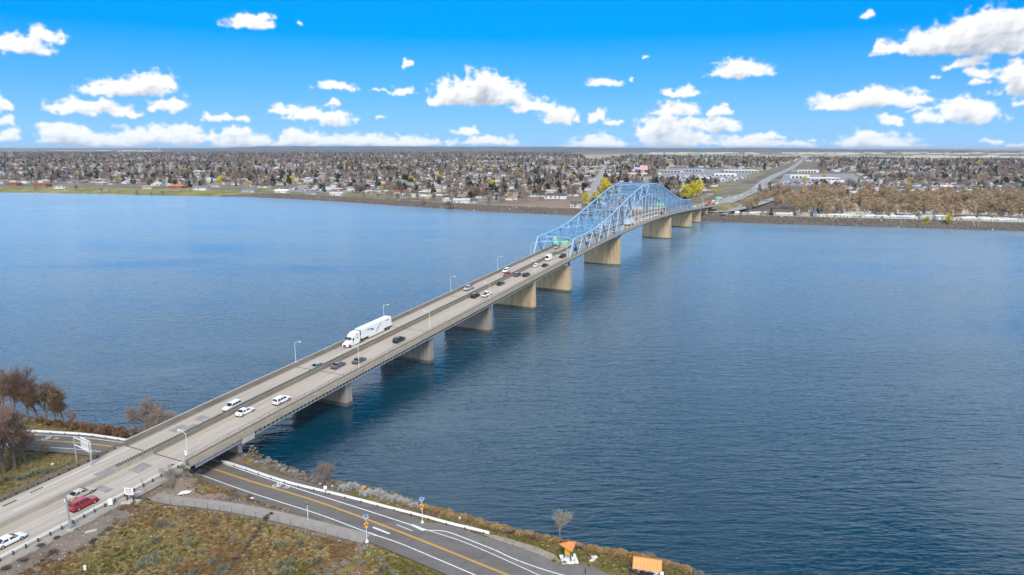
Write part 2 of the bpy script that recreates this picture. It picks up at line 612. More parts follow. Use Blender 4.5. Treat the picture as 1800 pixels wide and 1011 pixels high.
M['brown_blade'] = foliage('brown_grass', (0.21, 0.125, 0.06), (0.30, 0.20, 0.10), 0.3, 0.12)
M['straw_blade'] = foliage('straw_grass', (0.32, 0.25, 0.12), (0.44, 0.36, 0.19), 0.25, 0.12)


def water_material():
    m, nt, N, L, b = newmat('river_water')
    tc = N.new('ShaderNodeTexCoord')

    def wave(scale, sx, sy, rot, dist, detail, prev):
        mp = N.new('ShaderNodeMapping')
        mp.inputs['Rotation'].default_value = (0, 0, rot)
        mp.inputs['Scale'].default_value = (sx, sy, 1)
        L.new(tc.outputs['Object'], mp.inputs[0])
        n = N.new('ShaderNodeTexNoise')
        n.inputs['Scale'].default_value = scale
        n.inputs['Detail'].default_value = detail
        n.inputs['Roughness'].default_value = 0.55
        n.inputs['Distortion'].default_value = 0.4
        L.new(mp.outputs[0], n.inputs['Vector'])
        bp = N.new('ShaderNodeBump')
        bp.inputs['Distance'].default_value = dist
        L.new(n.outputs['Fac'], bp.inputs['Height'])
        L.new(gust, bp.inputs['Strength'])
        if prev is not None:
            L.new(prev, bp.inputs['Normal'])
        return bp.outputs[0]
    # gusts and slicks: patches where the ripples are stronger or weaker
    gm = N.new('ShaderNodeMapping')
    gm.inputs['Rotation'].default_value = (0, 0, math.radians(-20))
    gm.inputs['Scale'].default_value = (0.0045, 0.016, 1)
    L.new(tc.outputs['Object'], gm.inputs[0])
    gn = N.new('ShaderNodeTexNoise')
    gn.inputs['Scale'].default_value = 1.0
    gn.inputs['Detail'].default_value = 5
    gn.inputs['Roughness'].default_value = 0.6
    L.new(gm.outputs[0], gn.inputs['Vector'])
    gr_ = N.new('ShaderNodeMapRange')
    gr_.inputs[1].default_value, gr_.inputs[2].default_value = 0.36, 0.64
    gr_.inputs[3].default_value, gr_.inputs[4].default_value = 0.30, 1.0
    L.new(gn.outputs['Fac'], gr_.inputs[0])
    gust = gr_.outputs[0]
    # wavelets about 2.5 m long with crests across the wind, chop on top, slow swell below
    nrm = wave(1.0, 0.11, 0.42, math.radians(-16), 0.44, 3, None)
    nrm = wave(1.0, 0.30, 1.25, math.radians(8), 0.19, 3, nrm)
    L.new(nrm, b.inputs['Normal'])
    # silt clouds and gust patches
    mp = N.new('ShaderNodeMapping')
    mp.inputs['Scale'].default_value = (0.003, 0.009, 1)
    L.new(tc.outputs['Object'], mp.inputs[0])
    n = N.new('ShaderNodeTexNoise')
    n.inputs['Scale'].default_value = 1.0
    n.inputs['Detail'].default_value = 4
    L.new(mp.outputs[0], n.inputs['Vector'])
    cr = N.new('ShaderNodeMixRGB')
    L.new(n.outputs['Fac'], cr.inputs[0])
    cr.inputs[1].default_value = (0.0, 0.026, 0.050, 1)
    cr.inputs[2].default_value = (0.0, 0.042, 0.070, 1)
    L.new(cr.outputs[0], b.inputs['Base Color'])
    rr = N.new('ShaderNodeMapRange')
    L.new(n.outputs['Fac'], rr.inputs[0])
    rr.inputs[1].default_value, rr.inputs[2].default_value = 0.35, 0.65
    rr.inputs[3].default_value, rr.inputs[4].default_value = 0.05, 0.13
    L.new(rr.outputs[0], b.inputs['Roughness'])
    b.inputs['IOR'].default_value = 1.38
    # sheen added to brighten water at grazing angles, in place of ripple glitter
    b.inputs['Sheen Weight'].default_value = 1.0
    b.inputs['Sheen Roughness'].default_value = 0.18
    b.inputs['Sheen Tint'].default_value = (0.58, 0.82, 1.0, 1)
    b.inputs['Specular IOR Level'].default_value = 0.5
    return m


def ground_mix(name, cols, scales, bump=0.0, bscale=3.0, stretch=(1, 1, 1)):
    """several tones layered by noises of different size"""
    m, nt, N, L, b = newmat(name)
    tc = N.new('ShaderNodeTexCoord')
    mp = N.new('ShaderNodeMapping')
    mp.inputs['Scale'].default_value = stretch
    L.new(tc.outputs['Object'], mp.inputs[0])
    last = None
    for i, (c, sc_) in enumerate(zip(cols[1:], scales)):
        n = N.new('ShaderNodeTexNoise')
        n.inputs['Scale'].default_value = sc_[0]
        n.inputs['Detail'].default_value = 6
        n.inputs['Roughness'].default_value = 0.65
        o = N.new('ShaderNodeVectorMath')
        o.operation = 'ADD'
        o.inputs[1].default_value = (i * 37.1, i * 11.7, i * 5.0)
        L.new(mp.outputs[0], o.inputs[0])
        L.new(o.outputs[0], n.inputs['Vector'])
        r = N.new('ShaderNodeMapRange')
        r.interpolation_type = 'SMOOTHSTEP'
        r.inputs[1].default_value, r.inputs[2].default_value = sc_[1], sc_[2]
        L.new(n.outputs['Fac'], r.inputs[0])
        mx = N.new('ShaderNodeMixRGB')
        L.new(r.outputs[0], mx.inputs[0])
        if last is None:
            mx.inputs[1].default_value = (*cols[0], 1)
        else:
            L.new(last, mx.inputs[1])
        mx.inputs[2].default_value = (*c, 1)
        last = mx.outputs[0]
    L.new(last, b.inputs['Base Color'])
    b.inputs['Roughness'].default_value = 0.95
    b.inputs['Specular IOR Level'].default_value = 0.15
    if bump:
        n = N.new('ShaderNodeTexNoise')
        n.inputs['Scale'].default_value = bscale
        n.inputs['Detail'].default_value = 5
        L.new(mp.outputs[0], n.inputs['Vector'])
        bp = N.new('ShaderNodeBump')
        bp.inputs['Distance'].default_value = bump
        L.new(n.outputs['Fac'], bp.inputs['Height'])
        L.new(bp.outputs[0], b.inputs['Normal'])
    return m


def bank_material():
    m, nt, N, L, b = newmat('bank_ground')
    tc = N.new('ShaderNodeTexCoord')

    def noise(scale, seed, stretch=(1, 1, 1), rough=0.65, detail=7):
        mp = N.new('ShaderNodeMapping')
        mp.inputs['Location'].default_value = (seed * 13.7, seed * 7.1, 0)
        mp.inputs['Scale'].default_value = stretch
        L.new(tc.outputs['Object'], mp.inputs[0])
        n = N.new('ShaderNodeTexNoise')
        n.inputs['Scale'].default_value = scale
        n.inputs['Detail'].default_value = detail
        n.inputs['Roughness'].default_value = rough
        L.new(mp.outputs[0], n.inputs['Vector'])
        return n.outputs['Fac']

    def mr(v, a, b_):
        r = N.new('ShaderNodeMapRange')
        r.interpolation_type = 'SMOOTHSTEP'
        r.inputs[1].default_value, r.inputs[2].default_value = a, b_
        L.new(v, r.inputs[0])
        return r.outputs[0]

    def mix(f, a, b_):
        x = N.new('ShaderNodeMixRGB')
        L.new(f, x.inputs[0])
        for i, c in ((1, a), (2, b_)):
            if isinstance(c, tuple):
                x.inputs[i].default_value = (*c, 1)
            else:
                L.new(c, x.inputs[i])
        return x.outputs[0]

    def masked(name, n, amt=0.9):
        a = N.new('ShaderNodeAttribute')
        a.attribute_name = name
        s1 = N.new('ShaderNodeMath')
        s1.operation = 'SUBTRACT'
        L.new(n, s1.inputs[0])
        s1.inputs[1].default_value = 0.5
        s2 = N.new('ShaderNodeMath')
        s2.operation = 'MULTIPLY_ADD'
        L.new(s1.outputs[0], s2.inputs[0])
        s2.inputs[1].default_value = amt * 2
        L.new(a.outputs['Fac'], s2.inputs[2])
        return mr(s2.outputs[0], 0.35, 0.65)
    big, mid, fine, speck = noise(0.06, 1), noise(0.28, 2), noise(1.6, 3), noise(4.5, 4, rough=0.75)
    hill = mix(mr(big, 0.50, 0.60), (0.215, 0.13, 0.06), (0.165, 0.145, 0.042))
    hill = mix(mr(mid, 0.50, 0.62), hill, (0.25, 0.20, 0.085))
    hill = mix(mr(noise(0.5, 7), 0.58, 0.70), hill, (0.115, 0.125, 0.025))
    hill = mix(mr(fine, 0.50, 0.72), hill, (0.14, 0.10, 0.062))
    dirt = mix(mr(mid, 0.42, 0.62), (0.225, 0.18, 0.14), (0.15, 0.12, 0.098))
    dirt = mix(mr(fine, 0.52, 0.7), dirt, (0.28, 0.235, 0.185))
    verge = mix(mr(mid, 0.42, 0.60), (0.15, 0.125, 0.038), (0.23, 0.175, 0.09))
    verge = mix(mr(fine, 0.5, 0.68), verge, (0.095, 0.10, 0.022))
    rock = mix(mr(fine, 0.42, 0.62), (0.07, 0.055, 0.045), (0.17, 0.135, 0.105))
    c = mix(masked('verge', mid), hill, verge)
    c = mix(masked('dirt', mid), c, dirt)
    c = mix(masked('rock', fine, 0.5), c, rock)
    c = mix(mr(speck, 0.70, 0.78), c, (0.42, 0.37, 0.30))
    L.new(c, b.inputs['Base Color'])
    b.inputs['Roughness'].default_value = 0.95
    b.inputs['Specular IOR Level'].default_value = 0.15
    bp = N.new('ShaderNodeBump')
    bp.inputs['Distance'].default_value = 0.22
    L.new(fine, bp.inputs['Height'])
    b2 = N.new('ShaderNodeBump')
    b2.inputs['Distance'].default_value = 0.10
    L.new(speck, b2.inputs['Height'])
    L.new(bp.outputs[0], b2.inputs['Normal'])
    L.new(b2.outputs[0], b.inputs['Normal'])
    return m


M['bank_ground'] = bank_material()
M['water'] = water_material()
M['hill_ground'] = ground_mix('hillside_ground', [(0.205, 0.135, 0.070), (0.135, 0.135, 0.030), (0.26, 0.205, 0.085), (0.17, 0.13, 0.095), (0.42, 0.38, 0.32)],
                              [(0.075, 0.47, 0.56), (0.22, 0.50, 0.64), (0.12, 0.60, 0.70), (2.6, 0.70, 0.76)], 0.12, 1.6)
M['dirt'] = ground_mix('bare_dirt', [(0.235, 0.19, 0.145), (0.165, 0.13, 0.10), (0.40, 0.37, 0.32)], [(0.4, 0.45, 0.62), (3.2, 0.66, 0.74)], 0.05, 2.0)
M['gravel'] = ground_mix('pale_gravel', [(0.33, 0.285, 0.215), (0.26, 0.225, 0.17)], [(0.8, 0.42, 0.6)], 0.03, 4.0)
M['verge'] = ground_mix('grass_verge', [(0.15, 0.135, 0.035), (0.235, 0.185, 0.085), (0.10, 0.11, 0.02)], [(0.18, 0.45, 0.6), (0.5, 0.5, 0.66)], 0.05, 2.5)
M['levee'] = ground_mix('levee_rock', [(0.125, 0.095, 0.072), (0.215, 0.17, 0.13), (0.07, 0.055, 0.045)], [(0.30, 0.42, 0.6), (0.65, 0.48, 0.62)], 0.8, 0.7)
M['levee_top'] = ground_mix('levee_path', [(0.33, 0.28, 0.18), (0.27, 0.25, 0.12), (0.22, 0.21, 0.10)], [(0.02, 0.42, 0.6), (0.06, 0.5, 0.62)])
M['town_ground'] = ground_mix('town_ground', [(0.19, 0.155, 0.12), (0.155, 0.155, 0.075), (0.30, 0.28, 0.26), (0.13, 0.10, 0.085)],
                              [(0.006, 0.46, 0.6), (0.018, 0.55, 0.66), (0.004, 0.50, 0.62)], stretch=(1, 1, 1))

# ---------------------------------------------------------------- bridge frame
ANG = math.radians(25.5)
DV = np.array([math.sin(ANG), math.cos(ANG)])
RV = np.array([DV[1], -DV[0]])
S0 = float(np.array([-44.2, 175.8]) @ DV)
TC0 = -125.3
ORG = DV * S0 + RV * TC0


def BW(s, x, z=0.0):
    p = ORG + DV * s + RV * x
    return (float(p[0]), float(p[1]), z)


def to_local(X, Y):
    dx, dy = X - ORG[0], Y - ORG[1]
    return dx * DV[0] + dy * DV[1], dx * RV[0] + dy * RV[1]


def zdeck(s):
    s = np.asarray(s, float)
    z = 8.45 + 0.047 * s
    q = np.clip(-30 - s, 0, 80)
    z = np.where(s < -30, 7.04 - 0.047 * q + 0.000294 * q * q, z)
    z = np.where(s < -110, 5.16, z)
    u = np.clip(s - 190, 0, 255)
    z = np.where(s > 190, 17.38 + 0.047 * u - 0.047 * u * u / 255, z)
    z = np.where(s > 445, 17.38 - 0.047 * (s - 445), z)
    return np.maximum(z, 5.0)


def drift(s):
    return 0.027 * np.clip(-30 - np.asarray(s, float), 0, 200)


def strip(mb, poly, svals, mi=0, cap=True):
    """a profile (x, dz) carried along the deck line"""
    sv = np.asarray(svals, float)
    zz, dd = zdeck(sv), drift(sv)
    mb.loft([[(x + dd[i], sv[i], zz[i] + dz) for x, dz in poly] for i in range(len(sv))], mi, cap)


def srange(a, b, step=6.0):
    n = max(2, int(abs(b - a) / step) + 1)
    return np.linspace(a, b, n)


S_A, S_B = -52.0, 575.0         # near abutment, far abutment

# ---------------------------------------------------------------- water
FAR_PX = [(-900, 333), (-200, 336.5), (0, 338.5), (200, 342), (350, 345.5), (430, 346), (520, 350), (620, 356), (700, 361.5), (800, 368),
          (860, 372), (1010, 378.5), (1110, 383), (1200, 387), (1250, 389), (1300, 391), (1400, 394.5), (1500, 397.5),
          (1650, 401.5), (1800, 406.5), (2300, 420)]
FAR_XY = np.array([gp(*p) for p in FAR_PX])
FAR_XY = np.vstack([[FAR_XY[0, 0] - 3000, FAR_XY[0, 1] + 150], FAR_XY, [FAR_XY[-1, 0] + 3000, FAR_XY[-1, 1] - 250]])


def farY(X):
    return np.interp(X, FAR_XY[:, 0], FAR_XY[:, 1])


wb = MB()
wb.add([(-5000, -400, 0), (5000, -400, 0), (5000, 1600, 0), (-5000, 1600, 0)], [(0, 1, 2, 3)])
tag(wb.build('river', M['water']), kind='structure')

# ---------------------------------------------------------------- near bank terrain
SH_PX = [(-260, 700), (0, 724), (60, 736), (120, 746), (190, 752), (240, 760), (300, 778), (400, 797), (430, 803), (465, 818), (520, 836), (560, 848), (600, 858),
         (640, 866), (700, 877), (742, 887), (800, 904), (860, 921), (900, 933), (960, 943), (1000, 954), (1060, 965),
         (1100, 971), (1160, 984), (1200, 996), (1235, 1009), (1300, 1036), (1500, 1110)]
SH = np.array([gp(*p) for p in SH_PX])
SH = np.vstack([[-600, SH[0, 1] + 60], SH, [700, SH[-1, 1] - 120]])


def shoreY(X):
    return np.interp(X, SH[:, 0], SH[:, 1])


RZ = 1.45
ROAD_PX = [(-500, 778), (-250, 771), (-100, 769), (0, 770.5), (41, 772.5), (126, 777.5), (201, 785.5), (280, 799), (361, 820), (441, 846), (557.6, 881.5),
           (700, 933.8), (889, 1009.5), (1100, 1094), (1500, 1255)]


def catmull(P, n=8):
    P = np.asarray(P, float)
    out = []
    for i in range(len(P) - 1):
        p0, p1, p2, p3 = P[max(i - 1, 0)], P[i], P[i + 1], P[min(i + 2, len(P) - 1)]
        for t in np.linspace(0, 1, n, endpoint=False):
            out.append(0.5 * ((2 * p1) + (-p0 + p2) * t + (2 * p0 - 5 * p1 + 4 * p2 - p3) * t * t + (-p0 + 3 * p1 - 3 * p2 + p3) * t ** 3))
    out.append(P[-1])
    return np.array(out)


ROAD = catmull([gp(x, y, RZ) for x, y in ROAD_PX])
PATH_PX = [(292, 828), (281, 838), (271, 851), (272, 865), (283, 874.5), (310, 880), (350, 884.5), (400, 891), (450, 900), (500, 911), (550, 923), (600, 936), (645, 947)]
PATH_Z = [4.6, 4.5, 4.4, 4.2, 4.0, 3.8, 3.5, 3.1, 2.7, 2.3, 1.9, 1.6, 1.45]
PATH = catmull([(*gp(x, y, z), z) for (x, y), z in zip(PATH_PX, PATH_Z)], 5)


def dist_poly(X, Y, P):
    """distance to a polyline, and the index of the nearest segment and position on it"""
    best = np.full(X.shape, 1e9)
    val = np.zeros(X.shape)
    for i in range(len(P) - 1):
        ax, ay = P[i, 0], P[i, 1]
        bx, by = P[i + 1, 0] - ax, P[i + 1, 1] - ay
        L2 = bx * bx + by * by + 1e-9
        t = np.clip(((X - ax) * bx + (Y - ay) * by) / L2, 0, 1)
        d = np.hypot(X - ax - t * bx, Y - ay - t * by)
        k = d < best
        best = np.where(k, d, best)
        if P.shape[1] > 2:
            val = np.where(k, P[i, 2] + t * (P[i + 1, 2] - P[i, 2]), val)
    return best, val


def smooth(a, b, x):
    t = np.clip((x - a) / (b - a), 0, 1)
    return t * t * (3 - 2 * t)


def inside(X, Y, poly):
    r = np.zeros(X.shape, bool)
    n = len(poly)
    for i in range(n):
        x1, y1 = poly[i]
        x2, y2 = poly[(i + 1) % n]
        c = ((y1 > Y) != (y2 > Y)) & (X < (x2 - x1) * (Y - y1) / (y2 - y1 + 1e-12) + x1)
        r ^= c
    return r


PULL_PX = [(716, 923), (727, 920), (745, 918.5), (768, 919), (800, 926), (830, 936), (862, 946), (900, 958), (940, 972), (968, 984), (984, 991), (1005, 991.5),
           (1030, 993), (1050, 1000), (1075, 1011), (1110, 1030), (1140, 1048), (1060, 1075), (943, 1009), (831, 959)]
PULL = [gp(x, y, 1.47) for x, y in PULL_PX]
GRAV_PX = [(845, 938), (868, 940), (905, 950), (945, 962), (975, 975), (986, 988), (968, 984), (940, 972), (900, 958), (862, 946)]
GRAV = [gp(x, y, 1.45) for x, y in GRAV_PX]
_ln = [lattice((400, 400), 50, 50, np.random.default_rng(k)) for k in range(2)]


def lump(X, Y, k=0, sc=4.0):
    a = _ln[k]
    i = ((X / sc * 8) % 400).astype(int)
    j = ((Y / sc * 8) % 400).astype(int)
    return a[j, i] - 0.5


def near_height(X, Y, final=False):
    X = np.asarray(X, float)
    Y = np.asarray(Y, float)
    s, x = to_local(X, Y)
    ds = (shoreY(X) - Y) * 0.93
    base = np.interp(ds, [-60, -6, -1.5, 0, 1.2, 3.2, 7], [-7, -1.6, -0.5, -0.05, 0.55, 1.15, 1.38])
    zd = zdeck(s)
    xr = x - drift(s)
    right = zd - 0.22 - np.clip(xr - 11.6, 0, 99) * 0.115 - np.clip(xr - 13.0, 0, 3) * 0.1
    left = zd - 0.22 - np.clip(-10.4 - xr, 0, 99) * 0.40
    emb = np.where(xr > 0, right, left)
    h = np.maximum(base, np.minimum(emb, 8) * 1.0)
    h = np.where(ds > 1, h, base)
    dr, _ = dist_poly(X, Y, ROAD)
    h = h + (lump(X, Y, 0, 9.0) * 0.5 + lump(X, Y, 1, 3.0) * 0.18) * smooth(7, 12, dr) * smooth(11.5, 14, np.abs(xr - 0.6)) * smooth(4, 8, ds)
    w = smooth(6.0, 9.5, dr)
    h = np.where(ds > 0.5, (RZ - 0.06) * (1 - w) + h * w, h)
    # nothing but the shore road's level beneath the bridge
    h = np.where((s < S_A - 0.8) & (np.abs(xr - 0.8) < 11.6), np.maximum(h, zd - 0.24), h)
    under = (s > S_A - 1.0) & (xr > -10.5) & (xr < 12)
    h = np.where(under & (ds > 0.5), np.minimum(h, RZ - 0.06), h)
    dp, zp = dist_poly(X, Y, PATH)
    wp = smooth(2.0, 4.5, dp)
    wp = np.where((s < S_A - 0.8) & (xr < 12.2), np.maximum(wp, smooth(12.2, 10.8, xr)), wp)
    h = np.where(ds > 1, zp * (1 - wp) + h * wp, h)
    if final:
        low = np.where(dp < 1.9, 0.10, 0)
        low = np.maximum(low, np.where(dr < 5.6, 0.25, 0))
        low = np.maximum(low, np.where((s < S_A) & (np.abs(xr - 0.8) < 10.6), 0.3, 0))
        ins = inside(X, Y, PULL)
        h = np.where(ins, np.minimum(h, RZ - 0.12), h)
        h = h - low
    return h


def ground_z(X, Y):
    return float(near_height(np.array([X]), np.array([Y]))[0])


def gpt(px, py):
    """point of the near bank seen at a place of the photograph"""
    z = 2.0
    for _ in range(12):
        X, Y = gp(px, py, z)
        z = 0.4 * z + 0.6 * ground_z(X, Y)
    return X, Y, z


xs = np.concatenate([np.arange(-1000, -240, 25), np.arange(-240, -110, 2.0), np.arange(-110, 60, 0.8), np.arange(60, 110, 2.5), np.arange(110, 700, 25)])
ys = np.concatenate([np.arange(-150, 70, 12), np.arange(70, 90, 1.5), np.arange(90, 150, 0.8), np.arange(150, 200, 1.6), np.arange(200, 420, 10)])
GX, GY = np.meshgrid(xs, ys)
GZ = near_height(GX, GY, True)
nx, ny = len(xs), len(ys)
idx = np.arange(nx * ny).reshape(ny, nx)
Fq = np.stack([idx[:-1, :-1], idx[:-1, 1:], idx[1:, 1:], idx[1:, :-1]], -1).reshape(-1, 4)
me = np_mesh('near_ground', np.stack([GX, GY, GZ], -1).reshape(-1, 3), Fq, [M['bank_ground']], None, True)
s_, x_ = to_local(GX, GY)
xr_ = x_ - drift(s_)
ds_ = (shoreY(GX) - GY) * 0.93
dr_, _ = dist_poly(GX, GY, ROAD)
dp_, _ = dist_poly(GX, GY, PATH)
m_dirt = np.where((s_ < -48) & (xr_ > 0), 1 - smooth(14.5, 20.5, xr_), 0) + np.where((s_ < -48) & (xr_ <= 0), 1 - smooth(10.5, 12.5, -xr_), 0)
m_dirt = np.maximum(m_dirt, 1 - smooth(2.2, 4.6, dp_))
m_dirt = np.maximum(m_dirt, np.where(np.abs(xr_ - 0.8) < 11, 1, 0))
TRK = np.array([gp(x, y, 2.0) for x, y in [(643, 948), (628, 966), (600, 985), (560, 1003), (520, 1020)]])
TRK2 = np.array([gp(x, y, 2.0) for x, y in [(636, 958), (630, 985), (628, 1015)]])
m_dirt = np.maximum(m_dirt, 0.8 * (1 - smooth(0.3, 1.5, dist_poly(GX, GY, TRK)[0])))
m_dirt = np.maximum(m_dirt, 0.6 * (1 - smooth(0.2, 1.0, dist_poly(GX, GY, TRK2)[0])))
m_verge = np.where((s_ > -44) & (xr_ > 11), 1.0, 0) * (1 - smooth(12, 16, dr_)) + np.where(xr_ < -11, 1.0, 0) * smooth(-75, -68, s_)
m_rock = 1 - smooth(1.4, 3.0, ds_)
for nm, arr in (('dirt', m_dirt), ('verge', m_verge), ('rock', m_rock)):
    at = me.attributes.new(nm, 'FLOAT', 'POINT')
    at.data.foreach_set('value', np.clip(arr, 0, 1).astype(np.float32).ravel())
tag(link(bpy.data.objects.new('ground', me)), kind='structure')


def ribbon(name, P, w0, w1, m, z=None, parent=None, dz=0.0, kind='structure'):
    """flat band beside a centre line (offsets to its left)"""
    P = np.asarray(P, float)
    T = np.gradient(P[:, :2], axis=0)
    T /= np.linalg.norm(T, axis=1)[:, None] + 1e-9
    Nn = np.stack([-T[:, 1], T[:, 0]], 1)
    zz = P[:, 2] if P.shape[1] > 2 else np.full(len(P), z)
    A = P[:, :2] + Nn * w0
    B = P[:, :2] + Nn * w1
    V = np.vstack([np.column_stack([A, zz + dz]), np.column_stack([B, zz + dz])])
    n = len(P)
    Fc = [(i, i + 1, n + i + 1, n + i) for i in range(n - 1)]
    if w0 < w1:
        Fc = [f for f in Fc]
    o = link(bpy.data.objects.new(name, np_mesh(name, V, Fc, m)), parent)
    if kind:
        tag(o, kind=kind)
    return o


def flatpoly(name, poly, z, m, parent=None, kind='structure'):
    mb = MB()
    mb.add([(x, y, z) for x, y in poly], [tuple(range(len(poly)))])
    me_ = mb.mesh(name, m)
    if me_.polygons[0].normal.z < 0:
        me_.flip_normals()
    o = link(bpy.data.objects.new(name, me_), parent)
    if kind:
        tag(o, kind=kind)
    return o


shore_road = ribbon('shore_road', ROAD, -5.3, 5.0, M['asphalt'], z=RZ)
flatpoly('pull_off_pavement', PULL, RZ + 0.006, M['asphalt_light'])
flatpoly('gravel_shoulder', GRAV, RZ + 0.012, M['gravel'])
ribbon('footpath', PATH, -1.55, 1.55, M['path'], dz=0.03)


def px_line(name, pts, w, m, z, parent, n=6):
    return ribbon(name, catmull([gp(x, y, z) for x, y in pts], n), -w / 2, w / 2, m, z=z, parent=parent, kind=None)


px_line('edge_line', [(-250, 763), (-100, 761), (0, 762), (43.5, 763.6), (130, 767.5), (217, 778)], 0.22, M['paint_white'], RZ + 0.012, shore_road)
px_line('edge_line', [(-250, 781), (-100, 779), (0, 781.5), (35, 783.6), (122, 788.5), (185, 795), (240, 806)], 0.18, M['paint_white'], RZ + 0.012, shore_road)
px_line('edge_line', [(330, 797), (371.5, 807.7), (440.7, 831), (526.8, 860), (643.7, 897), (722, 922.5)], 0.24, M['paint_white'], RZ + 0.012, shore_road)
px_line('edge_line', [(722, 922.5), (768, 937), (831, 959), (943, 1009), (1010, 1040)], 0.16, M['paint_white'], RZ + 0.014, shore_road)
px_line('edge_line', [(290, 812), (339, 829.5), (440.7, 866), (557.6, 903), (643.7, 935), (700, 954), (765, 981), (831, 1009), (900, 1038)], 0.22, M['paint_white'], RZ + 0.012, shore_road)
px_line('bike_lane_line', [(751, 932.5), (768, 932.5), (790, 936), (830, 951), (870, 967), (900, 981), (940, 996), (975, 1007), (1000, 1014), (1040, 1030)], 0.22, M['paint_white'], RZ + 0.016, shore_road)
for off in (-0.22, 0.05):
    ribbon('centre_line', ROAD[8:], off, off + 0.17, M['paint_yellow'], z=RZ + 0.012, parent=shore_road, kind=None)


def quadpx(name, pts, z, m, parent):
    return flatpoly(name, [gp(x, y, z) for x, y in pts], z, m, parent, None)


quadpx('stop_bar', [(653.5, 927.5), (657.5, 926), (687, 937.5), (683, 939)], RZ + 0.013, M['paint_white'], shore_road)
quadpx('stop_bar', [(696, 922.5), (699, 922), (726, 933), (723.5, 933.6)], RZ + 0.013, M['paint_faded'], shore_road)
quadpx('crossing_bar', [(718, 921.5), (727, 922), (751, 932), (742, 933)], RZ + 0.018, M['paint_white'], shore_road)
quadpx('crossing_bar', [(644, 935), (650, 935.5), (665, 941.5), (659, 942)], RZ + 0.018, M['paint_white'], shore_road)


def bike_symbol(px, py, ang_):
    mb = MB()
    for cx_ in (-0.62, 0.62):
        for k in range(12):
            a0, a1 = 2 * PI * k / 12, 2 * PI * (k + 1) / 12
            pts = [(cx_ + r * math.cos(a), r * math.sin(a) * 1.4, 0) for r, a in ((0.36, a0), (0.50, a0), (0.50, a1), (0.36, a1))]
            mb.add(pts, [(0, 1, 2, 3)])
    for a, b in (((-0.62, 0), (-0.2, 0.8)), ((-0.2, 0.8), (0.45, 0.8)), ((0.62, 0), (0.4, 1.0)), ((-0.62, 0), (0.05, 0)), ((0.05, 0), (0.42, 0.8)), ((0.4, 1.0), (0.62, 1.05))):
        d = Vector((b[0] - a[0], b[1] - a[1])).normalized() * 0.07
        mb.add([(a[0] - d.y, a[1] + d.x, 0.003), (b[0] - d.y, b[1] + d.x, 0.003), (b[0] + d.y, b[1] - d.x, 0.003), (a[0] + d.y, a[1] - d.x, 0.003)], [(3, 2, 1, 0)])
    for k in (0, 1):
        y0 = 1.9 + k * 0.55
        mb.add([(-0.55, y0, 0), (0, y0 + 0.35, 0), (0.55, y0, 0), (0.55, y0 + 0.2, 0), (0, y0 + 0.55, 0), (-0.55, y0 + 0.2, 0)], [(0, 1, 4, 5), (1, 2, 3, 4)])
    me_ = mb.mesh('bicycle_marking', M['paint_white'])
    o = link(bpy.data.objects.new('bicycle_marking', me_), shore_road)
    X, Y = gp(px, py, RZ)
    o.location = (X, Y, RZ + 0.014)
    o.rotation_euler = (0, 0, ang_)
    return o


bike_symbol(488, 852, math.radians(-115))
bike_symbol(352, 829, math.radians(65))
bike_symbol(82, 770, math.radians(-95))
# transverse cracks sealed dark across the lanes
for (a, b) in [((575, 906), (608, 885)), ((715, 957), (752, 930)), ((800, 1006), (825, 982)), ((838, 983), (868, 968)), ((615, 934), (655, 908)), ((660, 920), (690, 915))]:
    A_, B_ = gp(*a, RZ), gp(*b, RZ)
    d = Vector((B_[0] - A_[0], B_[1] - A_[1])).normalized() * 0.035
    flatpoly('sealed_crack', [(A_[0] - d.y, A_[1] + d.x), (B_[0] - d.y, B_[1] + d.x), (B_[0] + d.y, B_[1] - d.x), (A_[0] + d.y, A_[1] - d.x)], RZ + 0.008, M['joint'], shore_road, None)
for (a, b) in [((285, 878), (279, 856)), ((335, 878), (326, 893)), ((455, 905), (445, 895)), ((500, 921), (516, 906))]:
    (xa, ya, za), (xb, yb, zb) = gpt(*a), gpt(*b)

# ---------------------------------------------------------------- highway on the near embankment
hw = empty('highway', BW(0, 0), -ANG)
tag(hw, kind='structure')


def hw_strip(name, poly, a, b, m, parent, step=4.0, kind=None):
    mb = MB()
    strip(mb, poly, srange(a, b, step))
    o = mb.build(name, m, parent)
    if kind:
        tag(o, kind=kind)
    return o


def sheet(name, x0, x1, dz, a, b, m, parent, step=4.0):
    sv = srange(a, b, step)
    zz, dd = zdeck(sv), drift(sv)
    V = [(x0 + dd[i], sv[i], zz[i] + dz) for i in range(len(sv))] + [(x1 + dd[i], sv[i], zz[i] + dz) for i in range(len(sv))]
    n = len(sv)
    Fc = [(n + i, n + i + 1, i + 1, i) if x1 > x0 else (i, i + 1, n + i + 1, n + i) for i in range(n - 1)]
    o = bpy.data.objects.new(name, np_mesh(name, V, Fc, m))
    return link(o, parent)


